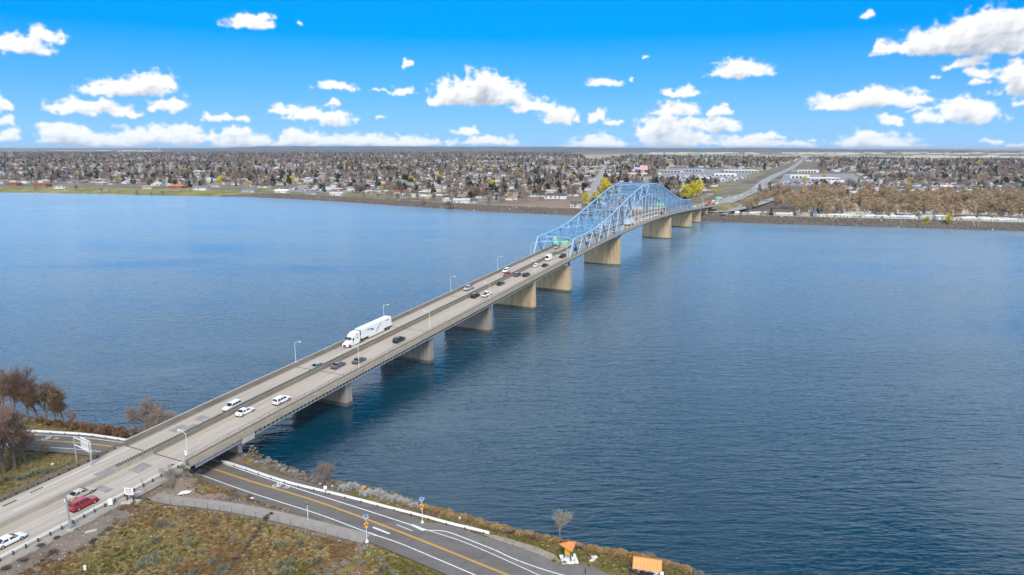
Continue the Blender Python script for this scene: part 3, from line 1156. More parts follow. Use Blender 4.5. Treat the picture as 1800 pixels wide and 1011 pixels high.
hw_strip('pavement', [(-9.3, -0.45), (-9.3, 0), (9.6, 0), (9.6, -0.45)], -230, S_A - 0.02, M['deck_conc'], hw)
hw_strip('shoulder', [(9.6, -0.5), (9.6, -0.06), (11.2, -0.12), (11.4, -0.6)], -230, S_A - 0.5, M['gravel_curb'], hw)
sheet('edge_line', -7.45, -7.30, 0.005, -230, S_A, M['paint_white'], hw)
sheet('edge_line', 8.55, 8.70, 0.005, -230, S_A, M['paint_white'], hw)
sheet('edge_line', 0.80, 0.95, 0.005, -230, S_A, M['paint_yfade'], hw)
for lane_x in (-3.9, 4.45):
    s0 = -224.0 if lane_x < 0 else -221.0
    while s0 < S_A - 4:
        sheet('lane_dash', lane_x - 0.06, lane_x + 0.06, 0.005, s0, s0 + 3.4, M['paint_white'], hw, 2)
        s0 += 12.2
for (s0, s1, x0, x1) in [(-59, -55.5, 1.2, 4.4), (-66.5, -65, 1.8, 5.6), (-63, -57.5, -3.5, -0.8)]:
    sheet('asphalt_patch', x0, x1, 0.004, s0, s1, M['asphalt_patch'], hw, 1)
for (s0, x0) in [(-72.5, -7.0), (-77.5, -6.7)]:
    sheet('drain_grate', x0 - 0.9, x0 - 0.45, 0.006, s0, s0 + 2.4, M['joint'], hw, 1)

mbr = MB()
strip(mbr, [(-0.62, 0.0), (-0.5, 0.2), (-0.38, 0.86), (-0.08, 0.86), (0.04, 0.2), (0.16, 0.0)], srange(-230, S_A - 0.1, 4))
o = mbr.build('median_barrier', M['conc'], None, loc=BW(0, 0), rz=-ANG)
tag(o, 'long concrete barrier dividing the approach road beside the tan and white cars', 'barrier')

# ---------------------------------------------------------------- bridge
bridge = empty('bridge', BW(0, 0), -ANG, 'long concrete and blue steel truss bridge carrying a four lane road across the river', 'bridge')


def bstrip(name, poly, a, b, m, step=5.0, parent=None, kind=None):
    mb = MB()
    strip(mb, poly, srange(a, b, step))
    o = mb.build(name, m, parent or bridge)
    if kind:
        tag(o, kind=kind)
    return o


bstrip('deck', [(-9.3, -0.34), (-9.3, 0), (9.1, 0), (9.1, -0.34)], S_A, S_B, M['deck_conc'])
bstrip('sidewalk', [(9.1, -0.34), (9.1, 0.22), (10.6, 0.22), (10.6, -0.34)], S_A, S_B, M['conc_dark'])
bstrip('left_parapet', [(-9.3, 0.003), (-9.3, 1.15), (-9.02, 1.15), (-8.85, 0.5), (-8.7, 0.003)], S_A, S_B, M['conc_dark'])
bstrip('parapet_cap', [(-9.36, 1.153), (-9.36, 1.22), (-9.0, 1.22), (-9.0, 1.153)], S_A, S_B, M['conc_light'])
bstrip('shoulder_grime', [(-8.69, 0.003), (-8.69, 0.01), (-8.0, 0.01), (-8.0, 0.003)], S_A, 300, M['gravel_curb'])
bstrip('traffic_barrier', [(8.8, 0.004), (8.9, 0.62), (9.12, 0.62), (9.12, 0.223), (9.097, 0.004)], S_A, S_B, M['conc_light'])
bstrip('fascia', [(10.603, -0.62), (10.603, 0.78), (10.86, 0.78), (10.86, -0.62)], S_A, S_B, M['conc_band'])
bstrip('hand_rail', [(10.70, 1.10), (10.70, 1.16), (10.76, 1.16), (10.76, 1.10)], S_A, S_B, M['rust'])
bstrip('hand_rail', [(9.0, 0.92), (9.0, 0.98), (9.06, 0.98), (9.06, 0.92)], S_A, S_B, M['rust'])
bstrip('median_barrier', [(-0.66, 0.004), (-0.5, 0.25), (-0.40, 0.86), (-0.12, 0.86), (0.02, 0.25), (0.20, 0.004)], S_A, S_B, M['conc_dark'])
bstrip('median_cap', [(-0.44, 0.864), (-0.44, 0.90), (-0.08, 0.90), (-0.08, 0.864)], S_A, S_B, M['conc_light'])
mb = MB()
for s in np.arange(S_A, S_B, 3.0):
    z = float(zdeck(s))
    mb.box(10.70, 10.76, s - 0.03, s + 0.03, z + 0.78, z + 1.1)
    mb.box(9.0, 9.06, s - 0.03, s + 0.03, z + 0.6, z + 0.92)
tag(mb.build('rail_posts', M['rust'], bridge), kind='stuff')
mb = MB()
for s in np.arange(-60, 175, 0.62):
    z, d = float(zdeck(s)), float(drift(s))
    mb.add([(-0.46 + d, s - 0.16, z + 0.9), (-0.06 + d, s + 0.1, z + 0.9), (-0.06 + d, s + 0.1, z + 1.52), (-0.46 + d, s - 0.16, z + 1.52),
            (-0.49 + d, s - 0.12, z + 0.9), (-0.09 + d, s + 0.14, z + 0.9), (-0.09 + d, s + 0.14, z + 1.52), (-0.49 + d, s - 0.12, z + 1.52)],
           [(0, 1, 2, 3), (7, 6, 5, 4), (3, 2, 6, 7), (0, 3, 7, 4), (1, 5, 6, 2)])
tag(mb.build('glare_screen', M['paddle'], bridge), kind='stuff')
# girders, brackets and floor system
for gx in (-8.2, -2.6, 3.1, 8.9):
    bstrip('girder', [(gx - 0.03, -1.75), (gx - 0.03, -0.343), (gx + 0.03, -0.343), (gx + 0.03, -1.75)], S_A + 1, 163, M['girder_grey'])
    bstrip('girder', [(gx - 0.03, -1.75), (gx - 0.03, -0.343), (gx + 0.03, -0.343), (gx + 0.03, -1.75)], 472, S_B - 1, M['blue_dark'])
bstrip('edge_girder', [(10.2, -1.62), (10.2, -0.343), (10.3, -0.343), (10.3, -1.5), (10.5, -1.62)], S_A + 1.5, 163, M['girder_grey'])
mb = MB()
for s in np.arange(S_A + 2, 163, 1.35):
    z = float(zdeck(s))
    mb.add([(10.31, s - 0.10, z - 0.64), (10.84, s - 0.10, z - 0.64), (10.31, s - 0.10, z - 1.6), (10.31, s + 0.10, z - 0.64), (10.84, s + 0.10, z - 0.64), (10.31, s + 0.10, z - 1.6)],
           [(0, 1, 2), (5, 4, 3), (0, 3, 4, 1), (1, 4, 5, 2)])
tag(mb.build('sidewalk_brackets', M['bracket'], bridge), kind='stuff')
for s in [S_A + 0.1, 0, 41.9, 83.8, 125.7, 166.9, 250.5, 385.0, 468.0, 510, 545]:
    sheet('expansion_joint', -8.68, 8.78, 0.012, s - 0.12, s + 0.12, M['joint'], bridge, 1)
sheet('edge_line', -7.5, -7.36, 0.005, S_A, S_B, M['paint_faded'], bridge)
sheet('edge_line', 8.05, 8.2, 0.005, S_A, S_B, M['paint_faded'], bridge)
sheet('edge_line', 0.75, 1.02, 0.005, S_A, S_B, M['paint_yfade'], bridge)
for lane_x in (-3.9, 4.45):
    s0 = S_A + 1.5 if lane_x < 0 else S_A + 5
    while s0 < 300:
        sheet('lane_dash', lane_x - 0.06, lane_x + 0.06, 0.005, s0, s0 + 3.4, M['paint_faded'], bridge, 2)
        s0 += 12.2
for (s0, s1, x0, x1) in [(-43, -39.5, -6.8, -4.6), (-41, -38, -4.4, -3.0), (-36.5, -34, -6.5, -3.4)]:
    sheet('asphalt_patch', x0, x1, 0.0045, s0, s1, M['asphalt_patch'], bridge, 1)


def pier_mat():
    m, nt, N, L, b = newmat('pier_concrete')
    tc = N.new('ShaderNodeTexCoord')

    def ns(sc, st):
        mp = N.new('ShaderNodeMapping')
        mp.inputs['Scale'].default_value = st
        L.new(tc.outputs['Object'], mp.inputs[0])
        n = N.new('ShaderNodeTexNoise')
        n.inputs['Scale'].default_value = sc
        n.inputs['Detail'].default_value = 5
        L.new(mp.outputs[0], n.inputs['Vector'])
        return n.outputs['Fac']
    a = ns(0.35, (1, 1, 0.5))
    st_ = ns(1.2, (1, 1, 0.06))
    oi = N.new('ShaderNodeSeparateXYZ')
    L.new(tc.outputs['Object'], oi.inputs[0])
    tone = N.new('ShaderNodeMixRGB')
    L.new(a, tone.inputs[0])
    tone.inputs[1].default_value = (0.42, 0.325, 0.195, 1)
    tone.inputs[2].default_value = (0.60, 0.47, 0.29, 1)
    gr = N.new('ShaderNodeMixRGB')
    nearer = N.new('ShaderNodeMapRange')
    L.new(oi.outputs[1], nearer.inputs[0])
    nearer.inputs[1].default_value, nearer.inputs[2].default_value = 100, 120
    nearer.inputs[3].default_value, nearer.inputs[4].default_value = 0.92, 0.0
    L.new(nearer.outputs[0], gr.inputs[0])
    L.new(tone.outputs[0], gr.inputs[1])
    g2 = N.new('ShaderNodeMixRGB')
    L.new(a, g2.inputs[0])
    g2.inputs[1].default_value = (0.20, 0.19, 0.175, 1)
    g2.inputs[2].default_value = (0.31, 0.295, 0.27, 1)
    L.new(g2.outputs[0], gr.inputs[2])
    sr = N.new('ShaderNodeMapRange')
    L.new(st_, sr.inputs[0])
    sr.inputs[1].default_value, sr.inputs[2].default_value = 0.5, 0.68
    sr.inputs[3].default_value, sr.inputs[4].default_value = 0.0, 0.55
    mx = N.new('ShaderNodeMixRGB')
    L.new(sr.outputs[0], mx.inputs[0])
    L.new(gr.outputs[0], mx.inputs[1])
    mx.inputs[2].default_value = (0.16, 0.115, 0.07, 1)
    # damp foot above the waterline
    ft = N.new('ShaderNodeMapRange')
    L.new(oi.outputs[2], ft.inputs[0])
    ft.inputs[1].default_value, ft.inputs[2].default_value = 0.8, 1.3
    ft.inputs[3].default_value, ft.inputs[4].default_value = 0.85, 0.0
    m3 = N.new('ShaderNodeMixRGB')
    L.new(ft.outputs[0], m3.inputs[0])
    L.new(mx.outputs[0], m3.inputs[1])
    m3.inputs[2].default_value = (0.055, 0.05, 0.045, 1)
    L.new(m3.outputs[0], b.inputs['Base Color'])
    b.inputs['Roughness'].default_value = 0.92
    return m


M['pier'] = pier_mat()


def pier(s, x0, x1, th, ztop, batter=0.35, lip=True):
    mb = MB()
    h = th / 2

    def ring(z, g):
        return [(x0 - g, s - h - g * 0.6, z), (x1 + g, s - h - g * 0.6, z), (x1 + g, s + h + g * 0.6, z), (x0 - g, s + h + g * 0.6, z)]
    mb.loft([ring(-6, batter * 1.3), ring(ztop - 0.9, 0.0)])
    mb.loft([ring(ztop - 0.9, 0.12), ring(ztop, 0.12)])
    # recessed form lines as thin ribs proud of the face
    for k in range(1, 4):
        zz = 0.9 + (ztop - 1.8) * k / 4
        g = batter * 1.3 * (1 - (zz + 6) / (ztop + 5.1)) + 0.02
        mb.box(x0 - g, x1 + g, s - h - g * 0.6, s + h + g * 0.6, zz, zz + 0.06)
    return mb.build('pier', M['pier'], bridge)


for s in (0, 41.9, 83.8, 125.7):
    pier(s, -9.8, 9.55, 2.3, float(zdeck(s)) - 1.85)
pier(166.9, -10.4, 10.4, 3.0, float(zdeck(166.9)) - 3.9)
mb = MB()
mb.box(-9.2, 7.2, 165.2, 166.9, float(zdeck(166.9)) - 3.92, float(zdeck(166.9)) - 1.8)
mb.build('bearing_wall', M['pier'], bridge)
for s in (250.5, 385.0):
    pier(s, -11.0, 10.0, 3.6, float(zdeck(s)) - 3.3, 0.5)
pier(468, -9.6, 9.7, 2.8, float(zdeck(468)) - 2.6)
pier(512, -9.4, 9.6, 2.3, float(zdeck(512)) - 1.9)
pier(548, -9.4, 9.6, 2.3, float(zdeck(548)) - 1.9)
for s in (166.9, 250.5, 385.0, 468.0):
    z = float(zdeck(s))
    low = 3.9 if s < 200 else (2.6 if s > 400 else 3.3)
    for x in (-9.75, 9.45):
        mb = MB()
        mb.box(x - 0.35, x + 0.35, s + 0.3, s + 1.0, z - low, z - 1.3)
        mb.build('bearing', M['blue_dark'], bridge)
# near abutment wall, wing and the bent beside the shore road
mb = MB()
zz = float(zdeck(S_A))
mb.box(-9.4, 10.9, S_A - 1.2, S_A - 0.05, -0.5, zz - 0.46)
mb.box(10.55, 10.9, S_A - 5.5, S_A - 1.2, 1.0, zz - 0.1)
mb.box(-9.4, -9.05, S_A - 5.5, S_A - 1.2, 1.0, zz - 0.1)
mb.build('abutment', M['conc'], bridge)
mb = MB()
zz = float(zdeck(-36.5))
mb.box(-9.3, 8.6, -37.4, -36.3, -1.5, zz - 2.6)
mb.box(-9.5, 10.3, -37.8, -35.9, zz - 2.6, zz - 1.76)
mb.box(9.55, 10.95, -38.0, -34.6, zz - 2.0, zz - 0.63)
mb.build('bent', M['conc_light'], bridge)
mb = MB()
zz = float(zdeck(S_B))
mb.box(-9.5, 10.9, S_B - 0.5, S_B + 1.5, 0, zz - 0.4)
mb.build('far_abutment', M['conc'], bridge)
for s in np.arange(S_A + 1.0, -36, 2.2):
    z = float(zdeck(s))
    mb = MB()
    mb.box(10.862, 10.92, s, s + 1.9, z - 0.5, z - 0.02)
    mb.build('fascia_panel', M['conc_band'], bridge)
mb = MB()
mb.box(10.93, 10.99, -43.6, -41.2, float(zdeck(-42)) - 0.6, float(zdeck(-42)) + 0.25, 0)
for k in range(5):
    mb.box(10.991, 10.996, -43.3 + k * 0.4, -43.05 + k * 0.4, float(zdeck(-42)) - 0.38, float(zdeck(-42)) + 0.02, 1)
o = mb.build('clearance_sign', [M['sign_yellow'], M['black']], None, loc=BW(0, 0), rz=-ANG)
tag(o, 'small yellow clearance sign on the bridge side above the shore road', 'sign')

# ---- trusses
TS0, TS1, CEN = 167.5, 468.0, 317.75
XL, XR = -9.75, 9.45
_ts = np.array([174.0, 187.5, 203, 219, 235, 250.5, 259, 267.3, 275.7, 284.1, 292.5, 300.9, 309.3, 317.75])
_tz = np.array([25.1, 25.6, 26.6, 28.6, 31.9, 35.2, 37.0, 38.8, 40.6, 42.2, 43.6, 44.6, 45.1, 45.3])


def ztop(s):
    d = abs(s - CEN)
    return float(np.interp(CEN - d, _ts, _tz))


_as = np.array([250.5, 256, 262, 267.3, 272.7, 279, 285.2, 290.5, 295.6, 302, 308.2, 317.75])
_az = np.array([18.0, 23.4, 26.2, 27.4, 28.6, 30.6, 32.2, 34.4, 36.1, 37.5, 38.2, 38.5])
_az = np.array([17.2, 21.2, 24.9, 27.6, 29.9, 32.2, 34.0, 35.3, 36.3, 37.3, 37.9, 38.2])


def zarch(s):
    d = abs(s - CEN)
    return float(np.interp(CEN - d, _as, _az))


def mirror(v):
    return 2 * CEN - v


top_side = [174.0, 187.5, 203.0, 219.0, 235.0, 250.5]
bot_side = [TS0, 179.5, 195.2, 211.0, 227.0, 242.7]
top_main = [250.5, 267.3, 284.1, 300.9, 317.75]
bot_main = [258.9, 275.7, 292.5, 309.3]
NODES_T = sorted(set([174.0, 179.5, 187.5, 195.2, 203.0, 211.0, 219.0, 227.0, 235.0, 242.7, 250.5, 258.9, 267.3, 275.7, 284.1, 292.5, 300.9, 309.3, 317.75]))
NODES_T = NODES_T + [mirror(v) for v in reversed(NODES_T[:-1])]


def zlow(s):
    return float(zdeck(s)) - 0.75


def bar_obj(name, a, b, w, h, m, parent):
    mb = MB()
    mb.bar(a, b, w, h)
    return mb.build(name, m, parent)


for X in (XL, XR):
    tr = bpy.data.objects.new('truss', None)
    link(tr, bridge)
    tr['label'] = 'downstream blue truss wall' if X > 0 else 'upstream blue truss wall'
    for a, b in zip(NODES_T[:-1], NODES_T[1:]):
        bar_obj('top_chord', (X, a, ztop(a)), (X, b, ztop(b)), 0.55, 0.6, M['blue_lit'], tr)
    for a, b, in ((TS0, 174.0), (mirror(TS0), mirror(174.0))):
        bar_obj('end_post', (X, a, zlow(a)), (X, b, ztop(b)), 0.55, 0.6, M['blue_lit'], tr)
    # deck level chord of both side spans and the arch's tie
    lows = list(np.linspace(TS0, 250.5, 12)) + list(np.linspace(250.5, CEN, 9))[1:]
    lows = lows + [mirror(v) for v in reversed(lows[:-1])]
    for a, b in zip(lows[:-1], lows[1:]):
        side = a < 250.4 or b > mirror(250.4)
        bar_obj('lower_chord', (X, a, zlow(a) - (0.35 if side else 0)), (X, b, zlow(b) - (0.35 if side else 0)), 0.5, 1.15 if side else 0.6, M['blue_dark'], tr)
    for k in (1, -1):
        def mm(v):
            return v if k == 1 else mirror(v)
        # haunch down to the main pier
        bar_obj('haunch', (X, mm(236), zlow(236) - 0.9), (X, mm(250.5), zlow(250.5) - 2.0), 0.45, 0.5, M['blue_dark'], tr)
        bar_obj('haunch', (X, mm(250.5), zlow(250.5) - 2.0), (X, mm(259), zlow(259)), 0.45, 0.5, M['blue_dark'], tr)
        for t, b0, b1 in zip(top_side, bot_side, bot_side[1:] + [250.5]):
            if t == 174.0:
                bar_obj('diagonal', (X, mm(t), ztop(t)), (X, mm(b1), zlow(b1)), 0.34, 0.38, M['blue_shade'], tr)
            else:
                bar_obj('diagonal', (X, mm(b0), zlow(b0)), (X, mm(t), ztop(t)), 0.40, 0.42, M['blue_lit'], tr)
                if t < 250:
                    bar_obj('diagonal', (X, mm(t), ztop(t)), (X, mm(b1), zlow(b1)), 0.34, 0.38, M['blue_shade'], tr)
            bar_obj('post', (X, mm(t), zlow(t)), (X, mm(t), ztop(t)), 0.26, 0.32, M['blue'], tr)
        for t in (179.5, 195.2, 211.0, 227.0, 242.7):
            bar_obj('post', (X, mm(t), zlow(t)), (X, mm(t), ztop(t)), 0.24, 0.28, M['blue'], tr)
        # main span: top chord to arch
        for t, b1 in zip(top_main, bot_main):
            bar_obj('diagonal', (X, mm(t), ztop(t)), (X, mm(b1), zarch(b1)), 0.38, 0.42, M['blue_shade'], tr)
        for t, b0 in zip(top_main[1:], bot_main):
            bar_obj('diagonal', (X, mm(b0), zarch(b0)), (X, mm(t), ztop(t)), 0.38, 0.42, M['blue_lit'], tr)
        for t in (258.9, 267.3, 275.7, 284.1, 292.5, 300.9, 309.3):
            bar_obj('post', (X, mm(t), zarch(t)), (X, mm(t), ztop(t)), 0.24, 0.3, M['blue'], tr)
            bar_obj('hanger', (X, mm(t), zlow(t)), (X, mm(t), zarch(t) - 0.25), 0.24, 0.26, M['hanger'], tr)
    bar_obj('post', (X, CEN, zarch(CEN)), (X, CEN, ztop(CEN)), 0.24, 0.3, M['blue'], tr)
    bar_obj('hanger', (X, CEN, zlow(CEN)), (X, CEN, zarch(CEN) - 0.25), 0.24, 0.26, M['hanger'], tr)
    arch = [250.5, 254.7, 258.9, 263.1, 267.3, 271.5, 275.7, 279.9, 284.1, 288.3, 292.5, 296.7, 300.9, 305.1, 309.3, 313.5, 317.75]
    arch = arch + [mirror(v) for v in reversed(arch[:-1])]
    for a, b in zip(arch[:-1], arch[1:]):
        bar_obj('arch_chord', (X, a, zarch(a) if a not in (250.5, mirror(250.5)) else 16.6), (X, b, zarch(b) if b not in (250.5, mirror(250.5)) else 16.6), 0.5, 0.55, M['blue_lit'], tr)

# bracing between the two trusses
br = bpy.data.objects.new('top_bracing', None)
link(br, bridge)
for i, t in enumerate(NODES_T):
    bar_obj('top_strut', (XL, t, ztop(t) - 0.1), (XR, t, ztop(t) - 0.1), 0.30, 0.55 if i in (0, len(NODES_T) - 1) else 0.36, M['blue'], br)
for i in range(0, len(NODES_T) - 2, 2):
    a, m_, b = NODES_T[i], NODES_T[i + 1], NODES_T[i + 2]
    xm = (XL + XR) / 2
    for X in (XL, XR):
        bar_obj('lateral_brace', (X, a, ztop(a) - 0.15), (xm, m_, ztop(m_) - 0.15), 0.24, 0.26, M['blue_lit'] if i % 4 == 0 else M['blue'], br)
        bar_obj('lateral_brace', (X, b, ztop(b) - 0.15), (xm, m_, ztop(m_) - 0.15), 0.24, 0.26, M['blue'], br)
sw = bpy.data.objects.new('sway_frames', None)
link(sw, bridge)
xm = (XL + XR) / 2
for i, t in enumerate(NODES_T):
    zt, zd_ = ztop(t), float(zdeck(t))
    if t in (NODES_T[0], NODES_T[-1]):
        # curved portal knee braces
        zb = zd_ + 5.6
        pts = []
        for k in range(13):
            u = k / 12
            pts.append((XL + (XR - XL) * u, t - 1.2 if t < CEN else t + 1.2, zb + 1.15 * (1 - (2 * u - 1) ** 4) + 0.0))
        for p, q in zip(pts[:-1], pts[1:]):
            bar_obj('portal_arch', p, q, 0.3, 0.4, M['blue_lit'], sw)
        continue
    zb = max(zd_ + 5.8, (zarch(t) if 262 < t < mirror(262) else zd_ + 6.2))
    if 262 < t < mirror(262):
        bar_obj('sway_strut', (XL, t, zarch(t)), (XR, t, zarch(t)), 0.26, 0.34, M['blue'], sw)
        zb = max(zarch(t), zd_ + 6)
    else:
        bar_obj('sway_strut', (XL, t, zb), (XR, t, zb), 0.24, 0.34, M['blue'], sw)
    if zt - zb > 1.6:
        for X in (XL, XR):
            bar_obj('sway_brace', (X, t, zb), (xm, t, zt - 0.2), 0.2, 0.22, M['blue'], sw)
    if 262 < t < mirror(262) and zb - zd_ > 14:
        z2 = zd_ + 7.0
        bar_obj('sway_strut', (XL, t, (z2 + zb) / 2), (XR, t, (z2 + zb) / 2), 0.2, 0.3, M['blue'], sw)
mb = MB()
for s in np.arange(TS0, mirror(TS0), 8.4):
    z = float(zdeck(s))
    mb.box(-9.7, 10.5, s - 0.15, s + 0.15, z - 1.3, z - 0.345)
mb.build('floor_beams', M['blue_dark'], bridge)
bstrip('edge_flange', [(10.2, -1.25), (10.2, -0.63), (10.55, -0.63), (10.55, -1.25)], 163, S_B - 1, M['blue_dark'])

# ---------------------------------------------------------------- far bank
LZ = 4.0


def far_h(X, Y):
    """height of the far bank"""
    o = (Y - farY(X)) * 0.96
    lev = np.interp(o, [-60, -4, 0, 3, 6, 11, 13, 17, 30, 60], [-8, -1.5, -0.3, 1.3, 3.0, 5.6, 6.2, 6.2, LZ, LZ])
    low = np.interp(o, [-60, -4, 0, 3, 20, 60, 120], [-8, -1.0, -0.2, 0.5, 2.2, LZ, LZ])
    w = smooth(-330, -410, X)
    return lev * (1 - w) + low * w


fx = np.unique(np.concatenate([np.linspace(-40000, -3000, 20), np.arange(-3000, -1000, 100), np.arange(-1000, 900, 9.0), np.arange(900, 3000, 100), np.linspace(3000, 40000, 20)]))
fo = np.concatenate([[-60, -10, -4, -1, 0, 1.5, 3, 4.5, 6, 7.5, 9, 11, 13, 15, 17, 21, 26, 31, 40, 60, 90, 130, 200, 300, 500, 800, 1200, 2000, 3500, 6000, 9000, 14000, 22000, 36000, 60000]])
FXX, FOO = np.meshgrid(fx, fo)
FYY = farY(FXX) + FOO
rag = lump(FXX, FOO * 3 + FXX * 0.13, 1, 18.0)
FYY = FYY + np.where((FOO > -1) & (FOO < 12), rag * 1.6, 0)
FZZ = far_h(FXX, FYY) + np.where((FOO > 0) & (FOO < 10), rag * 0.9, 0)
nx, ny = len(fx), len(fo)
idx = np.arange(nx * ny).reshape(ny, nx)
Fq = np.stack([idx[:-1, :-1], idx[:-1, 1:], idx[1:, 1:], idx[1:, :-1]], -1).reshape(-1, 4)
M['far_grass'] = ground_mix('far_bank_grass', [(0.235, 0.21, 0.075), (0.15, 0.165, 0.05), (0.36, 0.30, 0.15)], [(0.02, 0.45, 0.6), (0.05, 0.52, 0.64)])
fm = np_mesh('far_ground', np.stack([FXX, FYY, FZZ], -1).reshape(-1, 3), Fq, [M['town_ground'], M['levee'], M['levee_top'], M['far_grass']], None, True)
oc = FOO.ravel()[Fq].mean(1)
xc = FXX.ravel()[Fq].mean(1)
mi_ = np.zeros(len(Fq), int)
isl = xc < -370
mi_[(oc < 12) & ~isl] = 1
mi_[(oc >= 12) & (oc < 34) & ~isl] = 2
mi_[(oc < 100) & isl] = 3
mi_[(oc < 2) & isl] = 2
fm.polygons.foreach_set('material_index', mi_.astype(np.int32))
tag(link(bpy.data.objects.new('far_ground', fm)), kind='structure')


def fp(px, py, z=LZ):
    return gp(px, py, z)


def far_patch(name, pts, m, dz=0.05, z=LZ):
    return flatpoly(name, [gp(x, y, z + dz) for x, y in pts], z + dz, m)


M['field_tan'] = ground_mix('tan_field', [(0.42, 0.32, 0.21), (0.34, 0.26, 0.18)], [(0.003, 0.4, 0.6)])
M['field_brown'] = ground_mix('brown_field', [(0.215, 0.15, 0.115), (0.27, 0.20, 0.15)], [(0.01, 0.4, 0.6)])
M['field_green'] = ground_mix('green_field', [(0.12, 0.22, 0.055), (0.16, 0.26, 0.075)], [(0.003, 0.4, 0.6)])
M['park_grass'] = ground_mix('park_grass', [(0.16, 0.155, 0.06), (0.25, 0.215, 0.11)], [(0.02, 0.42, 0.6)])
M['lot'] = mat('parking_asphalt', (0.22, 0.215, 0.21), 0.9, scale=0.02, col2=(0.30, 0.29, 0.285))
M['far_road'] = mat('far_road', (0.36, 0.34, 0.31), 0.9, scale=0.03, col2=(0.28, 0.265, 0.245))
far_patch('field', [(840, 358), (870, 354), (900, 351), (1005, 345.5), (1040, 350), (1022, 366), (985, 366), (900, 361.5)], M['field_brown'])
far_patch('field', [(1030, 281), (1095, 274.5), (1130, 273), (1420, 277.5), (1800, 281), (2100, 284), (2100, 277), (1420, 272.8), (1130, 270), (1020, 272)], M['field_tan'], 0.06)
far_patch('field', [(1060, 278), (1170, 272.4), (1300, 273.6), (1240, 277.5), (1130, 280)], M['field_green'], 0.12)
far_patch('field', [(1200, 270.3), (1600, 273), (1600, 271.5), (1200, 269.2)], M['field_green'], 0.18)
False and far_patch('park_lawn', [(-30, 330), (60, 324), (230, 328), (330, 332), (430, 330), (430, 339), (350, 338.5), (200, 335), (0, 332)], M['park_grass'], 0.1)
far_patch('lawn', [(430, 333), (500, 329), (620, 339), (690, 345), (690, 349), (640, 346), (520, 340)], M['park_grass'], 0.12)
far_patch('parking_lot', [(465, 336), (520, 330), (620, 336), (600, 340), (540, 338)], M['lot'], 0.16)
far_patch('parking_lot', [(1140, 320), (1180, 296), (1330, 300), (1345, 305), (1290, 322), (1220, 322)], M['lot'], 0.08)
far_patch('parking_lot', [(1365, 326), (1380, 306), (1500, 305), (1530, 326)], M['lot'], 0.08)
far_patch('verge_grass', [(1235, 352), (1300, 322), (1345, 306), (1350, 303), (1330, 301), (1290, 318), (1215, 330), (1200, 348)], M['park_grass'], 0.1)

# the road beyond the bridge and the street that runs straight away from the river
HZ = 9.8


def rib_px(name, pts, w, m, z=None, n=5, dz=0.0):
    P = np.array([(*gp(x, y, zz), zz) for x, y, zz in pts])
    P = catmull(P, n)
    return ribbon(name, P, -w / 2, w / 2, m, dz=dz)


far_hw = [BW(S_B - 0.5, -0.4, float(zdeck(S_B)) - 0.02)] + [BW(s, -0.4 + (s - S_B) * k, z) for s, k, z in ((620, 0.0, 9.6), (700, 0.01, 7.6), (800, 0.02, 6.2), (950, 0.02, 5.2))]
P_ = [Vector(p) for p in far_hw]
for (x, y) in ((1345, 318), (1368, 306), (1388, 297), (1402, 288), (1412, 279), (1418, 273)):
    X, Y = gp(x, y, LZ + 0.4)
    P_.append(Vector((X, Y, LZ + 0.4)))
FHW = catmull(np.array([tuple(p) for p in P_]), 8)
ribbon('far_highway', FHW, -9.5, 8.5, M['far_road'])
ribbon('ramp_road', catmull(np.array([(*gp(x, y, z), z) for x, y, z in [(1252, 373, 6.8), (1290, 369, 6.5), (1335, 358, 5.5), (1375, 345, 4.6), (1420, 338, 4.4)]]), 6), -6, 6, M['far_road'], dz=0.2)
ribbon('ramp_road', catmull(np.array([(*gp(x, y, z), z) for x, y, z in [(1246, 367, 9), (1290, 352, 7.8), (1330, 335, 5.8), (1370, 322, 4.6), (1400, 318, 4.4)]]), 6), -6, 6, M['far_road'], dz=0.16)
rib_px('bank_path', [(1270, 377, 6.3), (1283, 372, 5.6), (1300, 362, 4.4), (1312, 357, 4.3)], 5, M['far_road'], dz=0.15)
rib_px('street', [(1034, 352, LZ), (1042, 335, LZ), (1052, 315, LZ), (1060, 300, LZ), (1067, 288, LZ)], 15, M['far_road'], dz=0.12)
rib_px('street', [(1100, 321, LZ), (1200, 323, LZ), (1300, 324, LZ), (1400, 327, LZ)], 14, M['far_road'], dz=0.14)
# embankment that carries the road down from the far abutment
mb = MB()
rings = []
for s in np.linspace(S_B + 0.3, 1000, 24):
    z = float(np.interp(s, [S_B, 620, 700, 800, 950, 1000], [11.3, 9.5, 7.5, 6.1, 5.1, 4.3])) - 0.12
    w_ = 14 + (z - 3) * 0
    rings.append([BW(s, -w_ - (z - 3.5) * 1.7, 3.2), BW(s, w_ + 4 + (z - 3.5) * 1.7, 3.2), BW(s, w_ + 2, z), BW(s, -w_ - 1, z)])
mb.loft(rings)
tag(mb.build('embankment', M['park_grass']), kind='structure')

# distant hills
def hill(name, pts, dist, m, depth=2500):
    mb = MB()
    V, n = [], len(pts)
    for x, y in pts:
        u = (x - 900) / FPX
        el = math.atan(((505.5 - y) / FPX * _c - _s) / (_c + (505.5 - y) / FPX * _s))
        for d, h in ((dist - depth, LZ), (dist, CAM_H + dist * math.tan(el)), (dist + depth * 2, LZ)):
            V.append((u * d * 1.0, d, h))
    Fc = []
    for i in range(n - 1):
        for k in range(2):
            a = i * 3 + k
            Fc.append((a, a + 3, a + 4, a + 1))
    mb.add(V, Fc)
    tag(mb.build(name, m, smooth=True), kind='structure')


